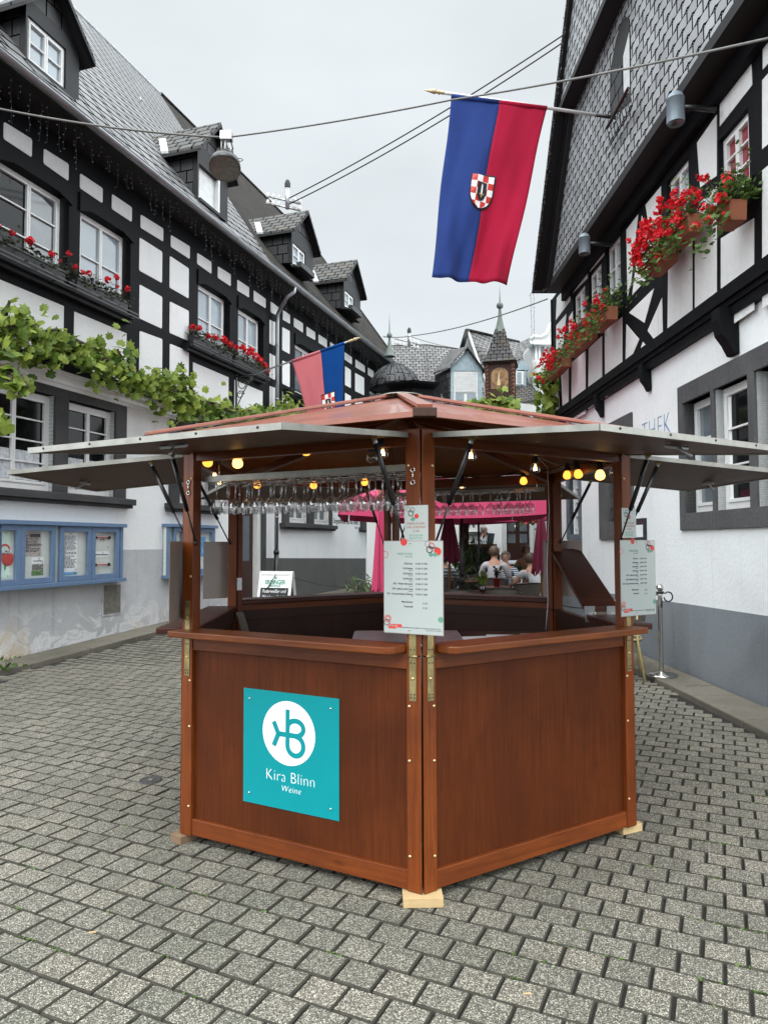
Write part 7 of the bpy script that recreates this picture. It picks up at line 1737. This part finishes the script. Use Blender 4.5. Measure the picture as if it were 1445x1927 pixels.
sv = G3(aty(955, 1040, 16.8).x, 16.8); r = thing('service_station', 'black service sideboard with a till, behind the seated guests', 'sideboard', sv); mb = MB(); mb.box((sv.x - .35, 16.6, sv.z), (sv.x + .42, 17.0, sv.z + .98), 'black_paint'); mb.build('cabinet', r, bevel=.01); mb = MB(); mb.prism([V((sv.x - .15, 16.62, sv.z + 1.05)), V((sv.x + .25, 16.62, sv.z + 1.05)), V((sv.x + .25, 16.95, sv.z + 1.12)), V((sv.x - .15, 16.95, sv.z + 1.12))], [V((sv.x - .15, 16.62, sv.z + 1.08)), V((sv.x + .25, 16.62, sv.z + 1.08)), V((sv.x + .25, 16.95, sv.z + 1.15)), V((sv.x - .15, 16.95, sv.z + 1.15))], 'paper_white'); mb.box((sv.x - .2, 16.65, sv.z + .981), (sv.x + .3, 16.95, sv.z + 1.05), 'black_metal'); mb.box((sv.x - .28, 16.7, sv.z + .981), (sv.x - .2, 16.8, sv.z + 1.3), 'black_metal'); mb.build('till', r)
first = None
for k, (dx, dy) in enumerate(((-.1, -.1), (.05, .05), (.18, -.08))):
    if first is None:
        first = thing('drinking_glass', 'leftmost of the three drinking glasses on the table between the seated guests', 'glass', tC + V((dx, dy, 0)), 'glasses on the cafe table'); WLOC[first.name] = V(first.location); mb = MB(); mb.lathe([(.0001, .002), (.028, .002), (.034, .12), (.032, .12), (.026, .01), (.0001, .008)], 'thin_glass', tC + V((dx, dy, 0)), 12); mb.build('glass_body', first)
    else: dup(first, TR(tC + V((dx, dy, 0))), ['', 'middle of the three drinking glasses on the table between the seated guests', 'rightmost of the three drinking glasses on the table between the seated guests'][k])
# advertising A-board
ab = G3(aty(521, 1100, 10.9).x, 10.9); r = thing('a_board', 'white folding pavement board with green brewery lettering and chalk writing behind the booth', 'sandwich board', ab)
fr_ = Fr((ab.x, ab.y), (1, -.28), (-.28, -1)); z0 = ab.z; w, h = .275, 1.10
def lean_(a, b, sgn): n = .27 * (1 - (b / h)) * sgn; return fr_.P(a, z0 + b, n)
def lp_(mb, a0, a1, b0, b1, o, t, m, sgn=1): mb.prism([lean_(a, b, sgn) + fr_.n * o * sgn for a, b in ((a0, b0), (a1, b0), (a1, b1), (a0, b1))], [lean_(a, b, sgn) + fr_.n * (o + t) * sgn for a, b in ((a0, b0), (a1, b0), (a1, b1), (a0, b1))], m)
for sgn, nm in ((1, 'front_panel'), (-1, 'back_panel')):
    mb = MB(); lp_(mb, -w, -w + .045, 0, h, 0, .03, 'white_paint', sgn); lp_(mb, w - .045, w, 0, h, 0, .03, 'white_paint', sgn); lp_(mb, -w + .045, w - .045, h - .055, h - .001, 0, .03, 'white_paint', sgn); lp_(mb, -w + .045, w - .045, .10, .16, 0, .03, 'white_paint', sgn); q = mb.build(nm, r, bevel=.004)
    mb = MB(); lp_(mb, -w + .045, w - .045, .85, h - .055, .005, .012, 'sign_white', sgn); lp_(mb, -w + .045, w - .045, .16, .85, .005, .012, 'chalkboard', sgn); mb.build('board', q)
fa = Fr(fr_.P(0, 0, .27), fr_.u, fr_.n); mb = MB()
class TF:                                   # lettering lies on the leaning panel
    def P(s, u, z, n): return lean_(u, z, 1) + fr_.n * (.018 + n)
text_into(mb, 'ERDINGER', TF(), 0, .905, .001, .088, 'ink_green', 'CENTER', .004, sx=.80, depth=.0005); text_into(mb, 'BRAUHAUS', TF(), 0, .865, .001, .046, 'ink_green', 'CENTER', .002, sx=.80, depth=.0005)
for k in range(5): a = -.5 + k * .25; c = V((math.sin(a) * .03, 0, 0)); mb.face([lean_(x, z, 1) + fr_.n * .0195 for x, z in ((math.sin(a) * .02 - .006, .985), (math.sin(a) * .02 + .006, .985), (math.sin(a) * .06, 1.02 + .01 * math.cos(a)))], 'ink_green')
text_into(mb, 'Federweißer und', TF(), -.20, .775, .001, .075, 'chalk', 'LEFT', 0, shear=.15, sx=.75, depth=.0005); text_into(mb, 'Weinbergpfirsich', TF(), -.20, .69, .001, .075, 'chalk', 'LEFT', 0, shear=.15, sx=.72, depth=.0005); mb.build('lettering', r)
# barrier post with its rope
sp = gnd(1245, 1281); r = thing('barrier_post', 'polished steel barrier post with a round knob and black rope by the right wall', 'barrier post', (sp.x, sp.y, .055)); mb = MB(); o = V((sp.x, sp.y, .056)); mb.lathe([(.0001, 0), (.175, 0), (.178, .012), (.16, .024), (.05, .04), (.034, .05)], 'steel', o, 32); mb.build('base', r); mb = MB(); mb.lathe([(.026, .03), (.026, .93)], 'steel', o, 20); mb.build('post', r); mb = MB(); mb.lathe([(.03, .92), (.032, .95), (.014, .965), (.014, .98)], 'steel', o, 18); mb.ball(o + V((0, 0, 1.01)), .042, 'steel', 18); mb.build('knob', r)
mb = MB(); t = o + V((0, 0, .955)); mb.tube([t + V((.036 * math.cos(a), .036 * math.sin(a), .008 * math.sin(a * .3))) for a in [i * .5 for i in range(38)]], .008, 'black_rubber', 6)
mb.tube([t + V((.03, -.03, 0))] + [t + V((.075 + .05 * math.cos(a), -.05, -.045 + .055 * math.sin(a))) for a in [2.4 - i * .45 for i in range(13)]], .008, 'black_rubber', 6); mb.tube([t, t + V((.005, -.045, -.10)), t + V((.0, -.045, -.17))], .007, 'black_rubber', 6)
mb.tube(sag(t, aty(1146, 1140, 9.2), .06, 12) + sag(aty(1146, 1140, 9.2), aty(1010, 1120, 11.0), .1, 8)[1:], .008, 'black_rubber', 6); tag(mb.build('barrier_rope'), 'black rope knotted round the steel barrier post and running left behind the booth', 'rope')
mb = MB(); mb.tube(sag(ab + V((.2, 0, 1.02)), G3(aty(750, 1080, 10).x, 10, .95), .09, 14), .007, 'black_rubber', 5); mb.tube([ab + V((-.3, 0, .6)), ab + V((-.0, -.1, 1.05))], .008, 'black_rubber', 5); tag(mb.build('barrier_rope'), 'thin black rope sagging between the pavement board and the pink folded parasol', 'rope')
mb = MB(); p = G3(aty(662, 1090, 9.6).x, 9.6); mb.tube([p, p + V((-.06, 0, .85))], .006, 'black_metal', 5); tag(mb.build('garden_rod'), 'thin black rod leaning left of the thin potted oleander', 'rod')
